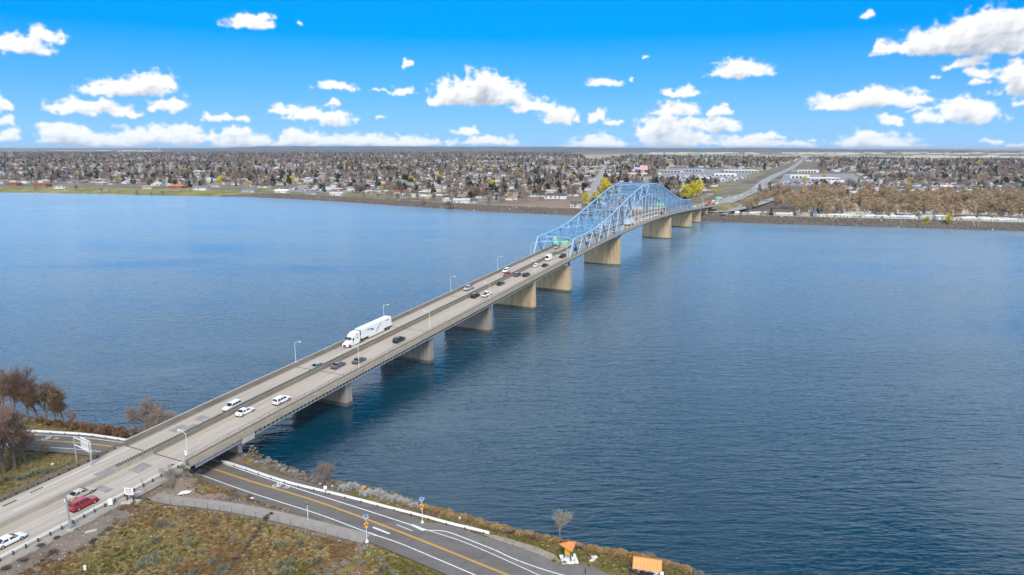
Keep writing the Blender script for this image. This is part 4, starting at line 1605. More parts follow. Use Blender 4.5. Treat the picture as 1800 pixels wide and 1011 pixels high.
M['hill'] = ground_mix('far_hill', [(0.06, 0.085, 0.085), (0.14, 0.15, 0.13), (0.03, 0.045, 0.045)], [(0.0016, 0.45, 0.6), (0.003, 0.5, 0.62)])
rr = random.Random(3)
hill('hill', [(x, y + rr.uniform(-0.35, 0.2)) for x, y in zip(range(300, 1340, 15), np.interp(range(300, 1340, 15), [300, 400, 440, 470, 700, 850, 960, 1100, 1200, 1340], [262, 260.5, 258.6, 257, 257.3, 257.8, 258.5, 259.8, 260.5, 262]))], 16000, M['hill'], 4000)
hill('hill', [(x, y + rr.uniform(-0.3, 0.2)) for x, y in zip(range(1180, 1700, 12), np.interp(range(1180, 1700, 12), [1180, 1230, 1300, 1345, 1400, 1480, 1700], [262.5, 261, 259.6, 260.2, 261.2, 262.4, 263.2]))], 15000, M['hill'], 3000)
hill('hill', [(x, y + rr.uniform(-0.3, 0.2)) for x, y in zip(range(-300, 460, 20), np.interp(range(-300, 460, 20), [-300, 0, 200, 300, 460], [260.5, 260.4, 260.6, 260.2, 261.5]))], 22000, M['hill'], 3000)

# ---------------------------------------------------------------- tree and house shapes
def leaf_cloud(rng, n, shape, size, aspect=(0.7, 1.4)):
    """n small free quads through a volume; shape(rng) gives a point and outward direction"""
    V, Fc = [], []
    for i in range(n):
        p, d = shape(rng)
        sz = size * rng.uniform(*aspect)
        a = Vector((rng.gauss(0, 1), rng.gauss(0, 1), rng.gauss(0, 1))).normalized()
        b = a.cross(Vector((rng.gauss(0, 1), rng.gauss(0, 1), rng.gauss(0, 1)))).normalized()
        a, b = a * sz, b * sz * 0.6
        k = len(V)
        V += [p - a, p - b, p + a, p + b]
        Fc.append((k, k + 1, k + 2, k + 3))
    return V, Fc


def clump_shape(r, z0, z1, flat=1.0, nclump=14, seed=0, cr=0.42, fill=0.6):
    rg = random.Random(seed)
    cl = []
    for i in range(nclump):
        t = rg.random() * 2 * PI
        q = r * math.sqrt(rg.random()) * 0.75
        h = rg.random()
        env = math.sin(PI * min(0.98, 0.18 + 0.78 * h)) ** 0.6
        cl.append((Vector((q * env * math.cos(t), q * env * math.sin(t), z0 + (z1 - z0) * h)), r * cr * rg.uniform(0.7, 1.15)))

    def f(rng):
        c, cr_ = cl[rng.randrange(len(cl))]
        d = Vector((rng.gauss(0, 1), rng.gauss(0, 1), rng.gauss(0, 1))).normalized()
        return c + d * cr_ * (rng.random() ** 0.4), d
    return f


def cone_shape(r, z0, z1, seed=0):
    rg = random.Random(seed)
    wob = [rg.uniform(0.75, 1.15) for _ in range(9)]

    def f(rng):
        h = 1 - math.sqrt(rng.random())
        t = rng.random() * 2 * PI
        rr_ = r * (1 - h) ** 0.8 * wob[int(h * 8.9)] * (0.55 + 0.45 * rng.random()) * (1 + 0.15 * math.sin(3 * t + h * 20))
        return Vector((rr_ * math.cos(t), rr_ * math.sin(t), z0 + (z1 - z0) * h)), None
    return f


def far_tree_mesh(name, shape, n, size, crown, trunk_h, trunk_r, seed, bark='bark', limbs=0):
    rg = random.Random(seed)
    V, Fc = leaf_cloud(rg, n, shape, size)
    mb = MB()
    mb.add(V, Fc, 0)
    mb.tube((0, 0, -0.3), (0.1, 0, trunk_h), trunk_r, trunk_r * 0.5, 5, 1, False)
    for i in range(limbs):
        t = rg.random() * 2 * PI
        a = Vector((0, 0, trunk_h * rg.uniform(0.35, 0.9)))
        b = a + Vector((math.cos(t), math.sin(t), rg.uniform(0.6, 1.6))) * trunk_h * rg.uniform(0.4, 0.75)
        mb.tube(a, b, trunk_r * 0.45, trunk_r * 0.12, 4, 1, False)
    return mb.mesh(name, [crown, M[bark]])


FAR_BARE = [far_tree_mesh('bare_tree', clump_shape(4.6, 2.2, 9.0, seed=k, nclump=16), 330, 0.42, M['twig'] if k % 2 else M['twig_grey'], 6.5, 0.3, k, limbs=5) for k in range(4)]
FAR_CONE = [far_tree_mesh('conifer', cone_shape(3.1 + 0.3 * k, 0.8, 12.0 + k, seed=k), 300, 0.62, M['conifer'], 4.0, 0.25, 40 + k) for k in range(3)]
FAR_ROUND = [far_tree_mesh('evergreen_tree', clump_shape(4.4, 2.0, 8.6, seed=60 + k, nclump=12), 300, 0.62, M['conifer'], 5.0, 0.3, 60 + k) for k in range(2)]
FAR_WILLOW = [far_tree_mesh('willow_tree', clump_shape(5.4, 2.2, 9.0, seed=80 + k, nclump=18, cr=0.4), 520, 0.55, M['willow'], 5.0, 0.35, 80 + k) for k in range(3)]
FAR_COTTON = [far_tree_mesh('cottonwood_tree', clump_shape(9.8, 6.0, 17.5, seed=90 + k, nclump=46, cr=0.27), 1350, 0.62, M['twig_gold'], 13.0, 0.42, 90 + k, 'bark_light', 9) for k in range(4)]
FAR_RED = [far_tree_mesh('russet_tree', clump_shape(4.2, 1.6, 7.5, seed=110 + k, nclump=14), 300, 0.42, M['twig_red'], 5.0, 0.25, 110 + k, limbs=4) for k in range(2)]

WALLS = [mat('wall_' + n, c, 0.85, 0.06, scale=0.5) for n, c in [('white', (0.60, 0.59, 0.56)), ('cream', (0.50, 0.45, 0.36)), ('tan', (0.40, 0.33, 0.25)), ('grey', (0.38, 0.38, 0.38)),
                                                            ('brick', (0.28, 0.12, 0.08)), ('paleblue', (0.42, 0.52, 0.62)), ('yellow', (0.66, 0.50, 0.20))]]
ROOFS = [mat('roof_' + n, c, 0.85, 0.12, scale=0.6) for n, c in [('grey', (0.20, 0.20, 0.21)), ('brown', (0.15, 0.115, 0.095)), ('pale', (0.52, 0.51, 0.50)), ('charcoal', (0.09, 0.09, 0.10)),
                                                            ('tan', (0.32, 0.26, 0.20)), ('red', (0.36, 0.07, 0.045)), ('blue', (0.05, 0.20, 0.50)), ('white', (0.76, 0.76, 0.76)), ('orange', (0.60, 0.20, 0.07))]]
WALLN = ['white', 'cream', 'tan', 'grey', 'brick red', 'pale blue', 'yellow']
ROOFN = ['grey', 'brown', 'pale', 'charcoal', 'tan', 'red', 'blue', 'white', 'orange']
M['glass_dark'] = mat('window_glass', (0.03, 0.04, 0.05), 0.12, 0.1, spec=0.6)


def gable(mb, w, d, h, rh, over=0.5, mi=0):
    x, y = w / 2 + over, d / 2 + over
    mb.add([(-x, -y, h), (x, -y, h), (x, y, h), (-x, y, h), (-x, 0, h + rh), (x, 0, h + rh), (-x, -y, h + 0.2), (x, -y, h + 0.2), (x, y, h + 0.2), (-x, y, h + 0.2)],
           [(0, 1, 7, 6), (2, 3, 9, 8), (6, 7, 5, 4), (8, 9, 4, 5), (0, 6, 4, 9, 3), (1, 2, 8, 5, 7), (3, 2, 1, 0)], mi)


def hip(mb, w, d, h, rh, over=0.5, mi=0):
    x, y = w / 2 + over, d / 2 + over
    r = max(0.5, x - y)
    mb.add([(-x, -y, h), (x, -y, h), (x, y, h), (-x, y, h), (-r, 0, h + rh), (r, 0, h + rh)], [(0, 1, 5, 4), (2, 3, 4, 5), (3, 0, 4), (1, 2, 5), (3, 2, 1, 0)], mi)


def house_mesh(kind):
    """walls and roof of one house type: returns (wall mesh builder, roof, windows)"""
    w, d, h, rh, hp = [(16, 9, 2.9, 1.8, False), (13, 10, 3.0, 2.0, True), (19, 10, 3.0, 1.7, True), (12, 8, 5.4, 1.9, False)][kind]
    wall = MB()
    wall.box(-w / 2, w / 2, -d / 2, d / 2, -0.3, h + 0.02)
    if kind in (0, 2):
        wall.box(w / 2 - 6, w / 2 - 0.3, -d / 2 - 3.5, -d / 2, -0.3, h + 0.01)
    roof = MB()
    (hip if hp else gable)(roof, w, d, h + 0.03, rh)
    if kind in (0, 2):
        x0, x1 = w / 2 - 6.5, w / 2 + 0.2
        roof.add([(x0, -d / 2 - 4, h + 0.04), (x1, -d / 2 - 4, h + 0.04), (x1, 0, h + 0.04), (x0, 0, h + 0.04), ((x0 + x1) / 2, -d / 2 - 4, h + 1.4), ((x0 + x1) / 2, 0, h + 1.4)],
                 [(0, 4, 5, 3), (1, 2, 5, 4), (0, 1, 4), (2, 3, 5)])
    win = MB()
    n = int(w / 3.5)
    for k in range(n):
        x = -w / 2 + 1.5 + k * (w - 3) / max(1, n - 1)
        if kind in (0, 2) and x > w / 2 - 6.5:
            continue
        win.box(x - 0.7, x + 0.7, -d / 2 - 0.06, -d / 2 + 0.02, 1.0, 2.2)
        if h > 4:
            win.box(x - 0.7, x + 0.7, -d / 2 - 0.06, -d / 2 + 0.02, 3.6, 4.8)
    return wall, roof, win


HM = []
for k in range(4):
    wl, rf, wn = house_mesh(k)
    HM.append((wl.mesh('wall', WALLS[0]), rf.mesh('roof', ROOFS[0]), wn.mesh('window', M['glass_dark'])))


def set_mat(o, m):
    o.material_slots[0].link = 'OBJECT'
    o.material_slots[0].material = m


def house(x, y, z, rz, kind, wi, ri, sc, label, group=None, name='house', cat='house', parts=True):
    root = empty(name, (x, y, z), rz, label, cat, group)
    root.scale = (sc, sc, sc)
    for nm, me_, m in zip(('wall', 'roof', 'window'), HM[kind], (WALLS[wi], ROOFS[ri], None)):
        if nm == 'window' and not parts:
            continue
        o = link(bpy.data.objects.new(nm, me_), root)
        if m:
            set_mat(o, m)
    return root


# ---- where things may stand on the far bank
def near_poly(X, Y, P, r):
    return dist_poly(np.atleast_1d(np.array(X, float)), np.atleast_1d(np.array(Y, float)), P)[0] < r


ST1 = np.array([gp(x, y, LZ) for x, y in [(1034, 352), (1042, 335), (1052, 315), (1060, 300), (1067, 288)]])
NOGO = [[gp(x, y, LZ) for x, y in p] for p in (
    [(835, 366), (870, 354), (1005, 345), (1045, 350), (1010, 372), (900, 372)],
    [(-300, 336), (-30, 326), (60, 322), (230, 326), (330, 330), (430, 328), (440, 333), (510, 328), (700, 348), (700, 362), (430, 348), (0, 342)],
    [(1040, 283), (1095, 275.5), (1420, 278), (2100, 285), (2100, 270), (1000, 268)],
    [(1140, 321), (1180, 294), (1330, 298), (1350, 305), (1300, 323)],
    [(1360, 327), (1375, 303), (1500, 302), (1540, 327)],
    [(1190, 375), (1215, 345), (1260, 330), (1300, 314), (1395, 284), (1440, 284), (1430, 340), (1300, 385)],
    [(1290, 386), (1300, 355), (1800, 357), (2000, 360), (2000, 412), (1800, 404)])]


def ok(X, Y):
    r = np.ones(X.shape, bool)
    for p in NOGO:
        r &= ~inside(X, Y, p)
    r &= (Y - farY(X)) > 40
    r &= dist_poly(X, Y, FHW[:, :2])[0] > 22
    r &= dist_poly(X, Y, ST1)[0] > 12
    return r


def scatter(n, d0, d1, rng, amax=0.72, a0=None):
    """points over the far bank, even per area between two distances ahead"""
    u = rng.random(n)
    Y = np.sqrt(d0 * d0 + u * (d1 * d1 - d0 * d0))
    lo = -amax if a0 is None else a0[0]
    hi = amax if a0 is None else a0[1]
    X = Y * (lo + (hi - lo) * rng.random(n)) * 1.08
    k = ok(X, Y)
    return X[k], Y[k]


def side(x, y):
    """a plain word for the part of town a point lies in"""
    u = x / y
    if u < -0.45:
        return 'by the left bank'
    if u < -0.22:
        return 'behind the lawns'
    if u < 0.02:
        return 'behind the levee'
    if u < 0.2:
        return 'left of the truss'
    if u < 0.42:
        return 'beyond the bridge'
    return 'beyond the grove'


rng = np.random.default_rng(21)
rg = random.Random(77)
cntr = {}


def put(kind, me_, x, y, z, rz, sc, label, cat, group, zs=None):
    o = bpy.data.objects.new(kind, me_)
    o.location = (x, y, z)
    o.rotation_euler = (0, 0, rz)
    o.scale = (sc, sc, zs or sc)
    link(o)
    return tag(o, label, cat, group)


# stuff: the mass of town trees and houses beyond those built one by one
def instance_stuff(name, pts, rots, scales, picks, meshes, label=None):
    """one object that carries copies of small meshes on points (geometry nodes)"""
    me_ = bpy.data.meshes.new(name)
    n = len(pts)
    me_.vertices.add(n)
    me_.vertices.foreach_set('co', np.asarray(pts, np.float32).ravel())
    for nm, arr in (('rz', rots), ('sc', scales)):
        at = me_.attributes.new(nm, 'FLOAT', 'POINT')
        at.data.foreach_set('value', np.asarray(arr, np.float32))
    at = me_.attributes.new('pick', 'INT', 'POINT')
    at.data.foreach_set('value', np.asarray(picks, np.int32))
    o = link(bpy.data.objects.new(name, me_))
    tag(o, kind='stuff')
    gt = bpy.data.node_groups.new(name, 'GeometryNodeTree')
    gt.interface.new_socket('Geometry', in_out='INPUT', socket_type='NodeSocketGeometry')
    gt.interface.new_socket('Geometry', in_out='OUTPUT', socket_type='NodeSocketGeometry')
    N, L = gt.nodes, gt.links
    gi, go = N.new('NodeGroupInput'), N.new('NodeGroupOutput')
    col = bpy.data.collections.new(name + '_shapes')
    src = []
    for i, m_ in enumerate(meshes):
        so = bpy.data.objects.new('%s_shape_%02d' % (name, i), m_)
        col.objects.link(so)
        src.append(so)
    ci = N.new('GeometryNodeCollectionInfo')
    ci.inputs['Collection'].default_value = col
    ci.inputs['Separate Children'].default_value = True
    ci.inputs['Reset Children'].default_value = True
    ip = N.new('GeometryNodeInstanceOnPoints')
    L.new(gi.outputs[0], ip.inputs['Points'])
    L.new(ci.outputs[0], ip.inputs['Instance'])
    ip.inputs['Pick Instance'].default_value = True

    def attr(nm, t):
        a = N.new('GeometryNodeInputNamedAttribute')
        a.data_type = t
        a.inputs['Name'].default_value = nm
        return a.outputs[0]
    L.new(attr('pick', 'INT'), ip.inputs['Instance Index'])
    cx_ = N.new('ShaderNodeCombineXYZ')
    L.new(attr('rz', 'FLOAT'), cx_.inputs[2])
    L.new(cx_.outputs[0], ip.inputs['Rotation'])
    L.new(attr('sc', 'FLOAT'), ip.inputs['Scale'])
    L.new(ip.outputs[0], go.inputs[0])
    md = o.modifiers.new('copies', 'NODES')
    md.node_group = gt
    return o


def joined(name, parts):
    """houses for the mass, walls and roof in one mesh"""
    mb = MB()
    mats = []
    for b_, m_ in parts:
        k = len(mb.v)
        mb.v += b_.v
        mb.f += [tuple(k + i for i in f) for f in b_.f]
        mb.m += [len(mats)] * len(b_.f)
        mats.append(m_)
    return mb.mesh(name, mats)


TREES = FAR_BARE + FAR_CONE + FAR_ROUND + FAR_WILLOW[:1] + FAR_RED[:1]
TREE_P = np.array([0.160] * 4 + [0.060] * 3 + [0.075] * 2 + [0.012] + [0.053])
TREE_P /= TREE_P.sum()
HOUSES = []
for k in range(12):
    kind = k % 4
    wl, rf, wn = house_mesh(kind)
    HOUSES.append(joined('house_shape', [(wl, WALLS[[0, 1, 2, 0, 3, 1, 0, 2, 4, 0, 1, 3][k]]), (rf, ROOFS[[0, 1, 2, 3, 0, 4, 2, 1, 0, 2, 0, 4][k]]), (wn, M['glass_dark'])]))
BIG = []
for k, (w_, d_, h_, wi, ri) in enumerate([(60, 30, 3, 1, 2), (90, 40, 3.4, 1, 2), (45, 30, 3, 3, 7), (70, 24, 3, 0, 6)]):
    a_, b_ = MB(), MB()
    a_.box(-w_ / 2, w_ / 2, -d_ / 2, d_ / 2, -0.3, h_)
    b_.box(-w_ / 2 + 0.6, w_ / 2 - 0.6, -d_ / 2 + 0.6, d_ / 2 - 0.6, h_ + 0.01, h_ + 0.5)
    BIG.append(joined('big_shape', [(a_, WALLS[wi]), (b_, ROOFS[ri])]))

GRID_A = math.radians(-12)


def snap_street(X, Y, rng, pitch=62.0, jit=5.0):
    """houses line up along streets"""
    c, s = math.cos(GRID_A), math.sin(GRID_A)
    u, v = X * c + Y * s, -X * s + Y * c
    row = np.round(v / pitch)
    v2 = row * pitch + np.where(rng.random(len(u)) < 0.5, -14, 14) + rng.normal(0, 1.5, len(u))
    u2 = np.round(u / 23.0) * 23.0 + rng.normal(0, 2, len(u))
    return u2 * c - v2 * s, u2 * s + v2 * c


# residential streets between the rows of houses
_c2, _s2 = math.cos(GRID_A), math.sin(GRID_A)
SV, SF = [], []
for row in range(8, 46):
    us = np.arange(-2600, 2600, 30.0)
    v = row * 62.0
    sx, sy = us * _c2 - v * _s2, us * _s2 + v * _c2
    okk = ok(sx, sy) & (sy < 2900) & (np.abs(sx) < sy * 0.85)
    for i in range(len(us) - 1):
        if okk[i] and okk[i + 1]:
            k_ = len(SV)
            for (u_, w_) in ((us[i], -4.5), (us[i + 1], -4.5), (us[i + 1], 4.5), (us[i], 4.5)):
                vv = v + w_
                SV.append((u_ * _c2 - vv * _s2, u_ * _s2 + vv * _c2, LZ + 0.05))
            SF.append((k_, k_ + 1, k_ + 2, k_ + 3))
tag(link(bpy.data.objects.new('streets', np_mesh('streets', SV, SF, M['far_road']))), kind='structure')
SV, SF = [], []
for col in range(-12, 13):
    u = col * 184.0 + 40
    vs = np.arange(400, 2900, 30.0)
    sx, sy = u * _c2 - vs * _s2, u * _s2 + vs * _c2
    okk = ok(sx, sy) & (np.abs(sx) < sy * 0.85)
    for i in range(len(vs) - 1):
        if okk[i] and okk[i + 1]:
            k_ = len(SV)
            for (v_, w_) in ((vs[i], 4.5), (vs[i + 1], 4.5), (vs[i + 1], -4.5), (vs[i], -4.5)):
                uu = u + w_
                SV.append((uu * _c2 - v_ * _s2, uu * _s2 + v_ * _c2, LZ + 0.09))
            SF.append((k_, k_ + 3, k_ + 2, k_ + 1))
tag(link(bpy.data.objects.new('streets', np_mesh('streets', SV, SF, M['far_road']))), kind='structure')


def off_street(X, Y):
    u, v = X * _c2 + Y * _s2, -X * _s2 + Y * _c2
    a = np.abs((v / 62.0) - np.round(v / 62.0)) * 62.0
    b_ = np.abs((u - 40) / 184.0 - np.round((u - 40) / 184.0)) * 184.0
    return (a > 7) & (b_ > 7)


# individual houses (the nearest ones), then trees
X, Y = scatter(4200, 560, 1900, rng)
X, Y = snap_street(X, Y, rng)
k_ = ok(X, Y)
X, Y = X[k_], Y[k_]
key = {}
for x, y in zip(X, Y):
    key[(round(x / 16), round(y / 16))] = (x, y)
HP = np.array(list(key.values()))
HP = HP[np.argsort(np.hypot(HP[:, 0], HP[:, 1]))]
seen_lab = {}
adj = ['low', 'long', 'wide', 'two storey']
n_house = 0
for i, (x, y) in enumerate(HP[:270]):
    kind = rg.choices(range(4), [4, 3, 3, 1])[0]
    wi = rg.choices(range(7), [5, 4, 3, 3, 1, 1, 0.4])[0]
    ri = rg.choices(range(6), [5, 3, 4, 3, 3, 0.5])[0]
    lab = '%s %s house under a %s roof %s' % (adj[kind], WALLN[wi], ROOFN[ri], side(x, y))
    house(x, y, LZ, GRID_A + (PI / 2 if rg.random() < 0.2 else 0) + (PI if rg.random() < 0.3 else 0), kind, wi, ri, rg.uniform(0.85, 1.1), lab,
          'houses of the far town: ' + lab[:44], parts=True)
    n_house += 1
rest = HP[270:]
X2, Y2 = scatter(9000, 1900, 4200, rng)
X2, Y2 = snap_street(X2, Y2, rng)
k_ = ok(X2, Y2)
hx = np.concatenate([rest[:, 0], X2[k_]])
hy = np.concatenate([rest[:, 1], Y2[k_]])
X3, Y3 = scatter(7000, 4200, 9000, rng)
hx, hy = np.concatenate([hx, X3]), np.concatenate([hy, Y3])
n = len(hx)
sc_ = rng.uniform(0.85, 1.15, n) * np.where(hy > 4200, 1.35, 1.0)
instance_stuff('town_houses', np.column_stack([hx, hy, np.full(n, LZ)]), GRID_A + rng.integers(0, 4, n) * PI / 2, sc_, rng.integers(0, 12, n), HOUSES)

# trees
def grove_noise(X, Y, sc_):
    g1 = lattice((300, 300), 40, 40, np.random.default_rng(9))
    i = ((X / sc_ + 5000) % 300).astype(int)
    j = ((Y / sc_ + 5000) % 300).astype(int)
    return g1[j, i]


X, Y = scatter(9500, 560, 2000, rng)
kk = (grove_noise(X, Y, 11.0) + rng.normal(0, 0.16, X.shape) > 0.42) & off_street(X, Y)
X, Y = X[kk], Y[kk]
TP = np.column_stack([X, Y])
d = np.hypot(TP[:, 0] / 1.0, TP[:, 1])
TP = TP[np.argsort(d)]
pk = rng.choice(len(TREES), len(TP), p=TREE_P)
size_w = lambda s: 'small' if s < 1.0 else ('tall' if s > 1.35 else 'middling')
nbare = ncon = 0
mass = []
LIM = {'bare': 285, 'con': 250, 'wil': 30, 'red': 40}
CNT = dict.fromkeys(LIM, 0)
for (x, y), p in zip(TP, pk):
    kd = 'bare' if p < 4 else ('con' if p < 9 else ('wil' if p < 10 else 'red'))
    s = rg.uniform(0.75, 1.45) ** 1.35
    if CNT[kd] >= LIM[kd] or y > 1750:
        mass.append((x, y, s, p))
        continue
    CNT[kd] += 1
    rz = rg.random() * 6.28
    nm, ct, ds = {'bare': ('bare_tree', 'tree', '%s leafless %s tree' % (size_w(s), 'brown' if p % 2 else 'grey brown')),
                  'con': ('conifer' if p < 7 else 'evergreen_tree', 'tree', '%s dark green %s' % (size_w(s), 'cone shaped conifer' if p < 7 else 'round evergreen tree')),
                  'wil': ('willow_tree', 'tree', '%s yellow spring willow' % size_w(s)),
                  'red': ('russet_tree', 'tree', '%s russet bare tree' % size_w(s))}[kd]
    lab = ds + ' ' + side(x, y)
    put(nm, TREES[p], x, y, LZ, rz, s, lab, ct, 'trees of the far town: ' + lab)
mass = np.array(mass)
X2, Y2 = scatter(19000, 2000, 4600, rng)
kk = (grove_noise(X2, Y2, 22.0) + rng.normal(0, 0.14, X2.shape) > 0.44) & off_street(X2, Y2)
X2, Y2 = X2[kk], Y2[kk]
X3, Y3 = scatter(21000, 4600, 9500, rng)
kk = grove_noise(X3, Y3, 45.0) + rng.normal(0, 0.12, X3.shape) > 0.44
X3, Y3 = X3[kk], Y3[kk]
tx = np.concatenate([mass[:, 0], X2, X3])
ty = np.concatenate([mass[:, 1], Y2, Y3])
ts = np.concatenate([mass[:, 2], rng.uniform(0.9, 1.8, len(X2)), rng.uniform(1.3, 2.5, len(X3))])
tp = np.concatenate([mass[:, 3].astype(int), rng.choice(len(TREES), len(X2) + len(X3), p=TREE_P)])
n = len(tx)
instance_stuff('town_trees', np.column_stack([tx, ty, np.full(n, LZ)]), rng.random(n) * 6.28, ts, tp, TREES)
# big flat roofs scattered through the far town and industry at the edge of the fields
bx, by, bs, bp_ = [], [], [], []
for (x0, x1, y0, y1, n_, s_lo, s_hi) in [(0, 900, 268, 282, 40, 0.8, 1.4), (1150, 1330, 269, 271.5, 26, 1.5, 3.0), (1380, 1800, 268.5, 272, 40, 1.5, 3.2), (1600, 1830, 274, 278, 26, 1.0, 2.0), (100, 330, 265, 267, 24, 1.5, 3.5), (1500, 1800, 284, 300, 16, 0.5, 0.9), (900, 1060, 290, 302, 6, 0.5, 0.8)]:
    for _ in range(n_):
        X_, Y_ = gp(rg.uniform(x0, x1), rg.uniform(y0, y1), LZ)
        bx.append(X_)
        by.append(Y_)
        bs.append(rg.uniform(s_lo, s_hi))
        bp_.append(rg.randrange(4) if rg.random() < 0.4 else 0)
n = len(bx)
instance_stuff('distant_sheds', np.column_stack([bx, by, np.full(n, LZ)]), rng.normal(GRID_A, 0.2, n), bs, bp_, BIG)

ORDS = ['nearest', 'second', 'third', 'fourth', 'fifth', 'sixth', 'seventh', 'eighth', 'ninth', 'tenth', 'eleventh', 'twelfth', 'thirteenth', 'fourteenth', 'fifteenth',
        'sixteenth', 'seventeenth', 'eighteenth', 'nineteenth', 'twentieth', 'twenty-first', 'twenty-second', 'twenty-third', 'twenty-fourth', 'twenty-fifth', 'twenty-sixth',
        'twenty-seventh', 'twenty-eighth', 'twenty-ninth', 'thirtieth', 'thirty-first', 'thirty-second', 'thirty-third', 'thirty-fourth', 'thirty-fifth', 'thirty-sixth', 'thirty-seventh', 'thirty-eighth', 'thirty-ninth', 'fortieth']


def order_labels(prefix, keyf, first, nth, group):
    """things that read alike are told apart by their order"""
    by = {}
    for o in SC.objects:
        if o.parent is None and str(o.get('group', '')).startswith(prefix):
            by.setdefault(o['label'], []).append(o)
    for lab, os_ in by.items():
        os_.sort(key=keyf)
        for i, o in enumerate(os_):
            if len(os_) > 1:
                o['label'] = lab + (first if i == 0 else nth % ORDS[min(i, len(ORDS) - 1)])
            o['group'] = group


by_river = lambda o: o.location.y - float(farY(o.location.x))
by_left = lambda o: o.location.x / o.location.y
order_labels('trees of the far town', by_river, ', nearest the river', ', %s from the river', 'trees of the far town')
order_labels('houses of the far town', by_river, ', nearest the river', ', %s from the river', 'houses of the far town')

# ---------------------------------------------------------------- particular places on the far bank
def far_one(me_, kind, px, py, sc, label, cat='tree', group=None, z=LZ, zs=None):
    X_, Y_ = gp(px, py, z)
    return put(kind, me_, X_, Y_, z, rg.random() * 6.28, sc, label, cat, group, zs)


for i, (px, py, sc, lab) in enumerate([
        (1030, 361, 0.9, 'wide yellow willow left of the white house by the truss'), (1049, 362, 1.05, 'rounded yellow willow behind the white house by the truss'),
        (1066, 347, 1.3, 'tall yellow willow just behind the left end of the blue truss'),
        (1204, 351, 1.1, 'leftmost of the three yellow willows beyond the far truss end'), (1216, 349, 1.35, 'middle and widest yellow willow beyond the far truss end'),
        (1225, 347, 1.4, 'rightmost yellow willow beyond the far truss end'),
        (1258, 343, 0.7, 'small yellow willow on the grass beside the far road'),
        (136, 310, 1.15, 'yellow willow above the left bank beside dark conifers'), (310, 306, 1.2, 'bright yellow willow among brown trees on the left'),
        (562, 298, 1.1, 'yellow willow near mid town above the lawns'), (723, 320, 1.2, 'yellow willow left of mid town near a pale roof'),
        (771, 318, 1.4, 'largest yellow willow in the middle of town'), (825, 345, 0.8, 'small yellow green willow beside the levee houses'),
        (1420, 303, 0.9, 'yellow willow beside white dealership roofs'), (1448, 316, 1.1, 'yellow willow left of the white sheds'), (1415, 320, 1.0, 'round yellow willow in front of the white sheds'),
        (1600, 323, 1.1, 'yellow willow above the right end of the grove'), (1655, 308, 1.0, 'yellow willow beside dark conifers far on the right'),
        (1628, 391, 0.8, 'low yellow willow by the levee among trailers'), (1668, 389, 1.05, 'tall yellow willow by the levee among trailers')]):
    X_, Y_ = gp(px, py, 6.0 if py > 380 else LZ)
    put('willow_tree', FAR_WILLOW[i % 3], X_, Y_, LZ, i * 1.3, sc * (1.55 if i < 6 else (0.8 if i > 17 else 1.05)), lab, 'tree', None)
far_one(FAR_ROUND[0], 'evergreen_tree', 1442, 376, 1.15, 'olive green tree among trailers at the left end of the grove')
far_one(FAR_CONE[0], 'conifer', 1355, 381, 0.75, 'dark green conical shrub by the levee beside a white trailer')
for px, py, sc, lab in [(1335, 337, 1.0, 'dark conifer left of the ramp road'), (1352, 337, 1.25, 'wide dark conifer right of the ramp road'), (1175, 332, 1.2, 'dark conifer left of a yellow house beyond the truss'),
                        (664, 331, 1.7, 'very tall dark conifer above the levee houses'), (570, 338, 1.0, 'dark conifer on the lawn beside the levee'), (218, 322, 1.3, 'dark conifer in the left bank gardens'), (172, 312, 1.6, 'broad dark conifer clump left of town')]:
    far_one(FAR_CONE[1], 'conifer', px, py, sc, lab)
for i, (px, py, sc) in enumerate([(63, 336, 0.75), (134, 336, 0.95), (178, 338, 0.8), (192, 338.5, 0.55), (208, 339.5, 0.6), (241, 341, 0.9), (266, 341, 0.6), (286, 341, 0.6), (288, 330, 1.1), (335, 340, 0.45), (1010, 367, 1.0), (790, 362, 1.2), (860, 363, 1.2), (880, 356, 1.5), (925, 354, 1.6), (950, 353, 1.3), (745, 358, 1.0), (700, 352, 0.9), (665, 349, 0.8), (640, 346, 0.8), (720, 354, 0.8), (620, 343, 0.6)]):
    X_, Y_ = gp(px, py, LZ if py > 345 else 2.0)
    put('bare_tree', FAR_BARE[i % 4], X_, Y_, float(far_h(np.array([X_]), np.array([Y_]))[0]), i * 0.9, sc,
        ('bare brown tree number by the waterline').replace('number', ['alone', 'round crowned', 'beside two others', 'very small', 'low spreading', 'wide crowned', 'low clumped', 'thin', 'tall', 'stunted', 'broad', 'purple', 'large', 'lofty', 'twin stemmed', 'dense', 'open', 'short', 'bushy', 'squat', 'slender', 'tiny'][i]).replace('by the waterline', ['on the left grass bank', 'standing near the levee'][0 if px < 500 else 1]), 'tree', None)

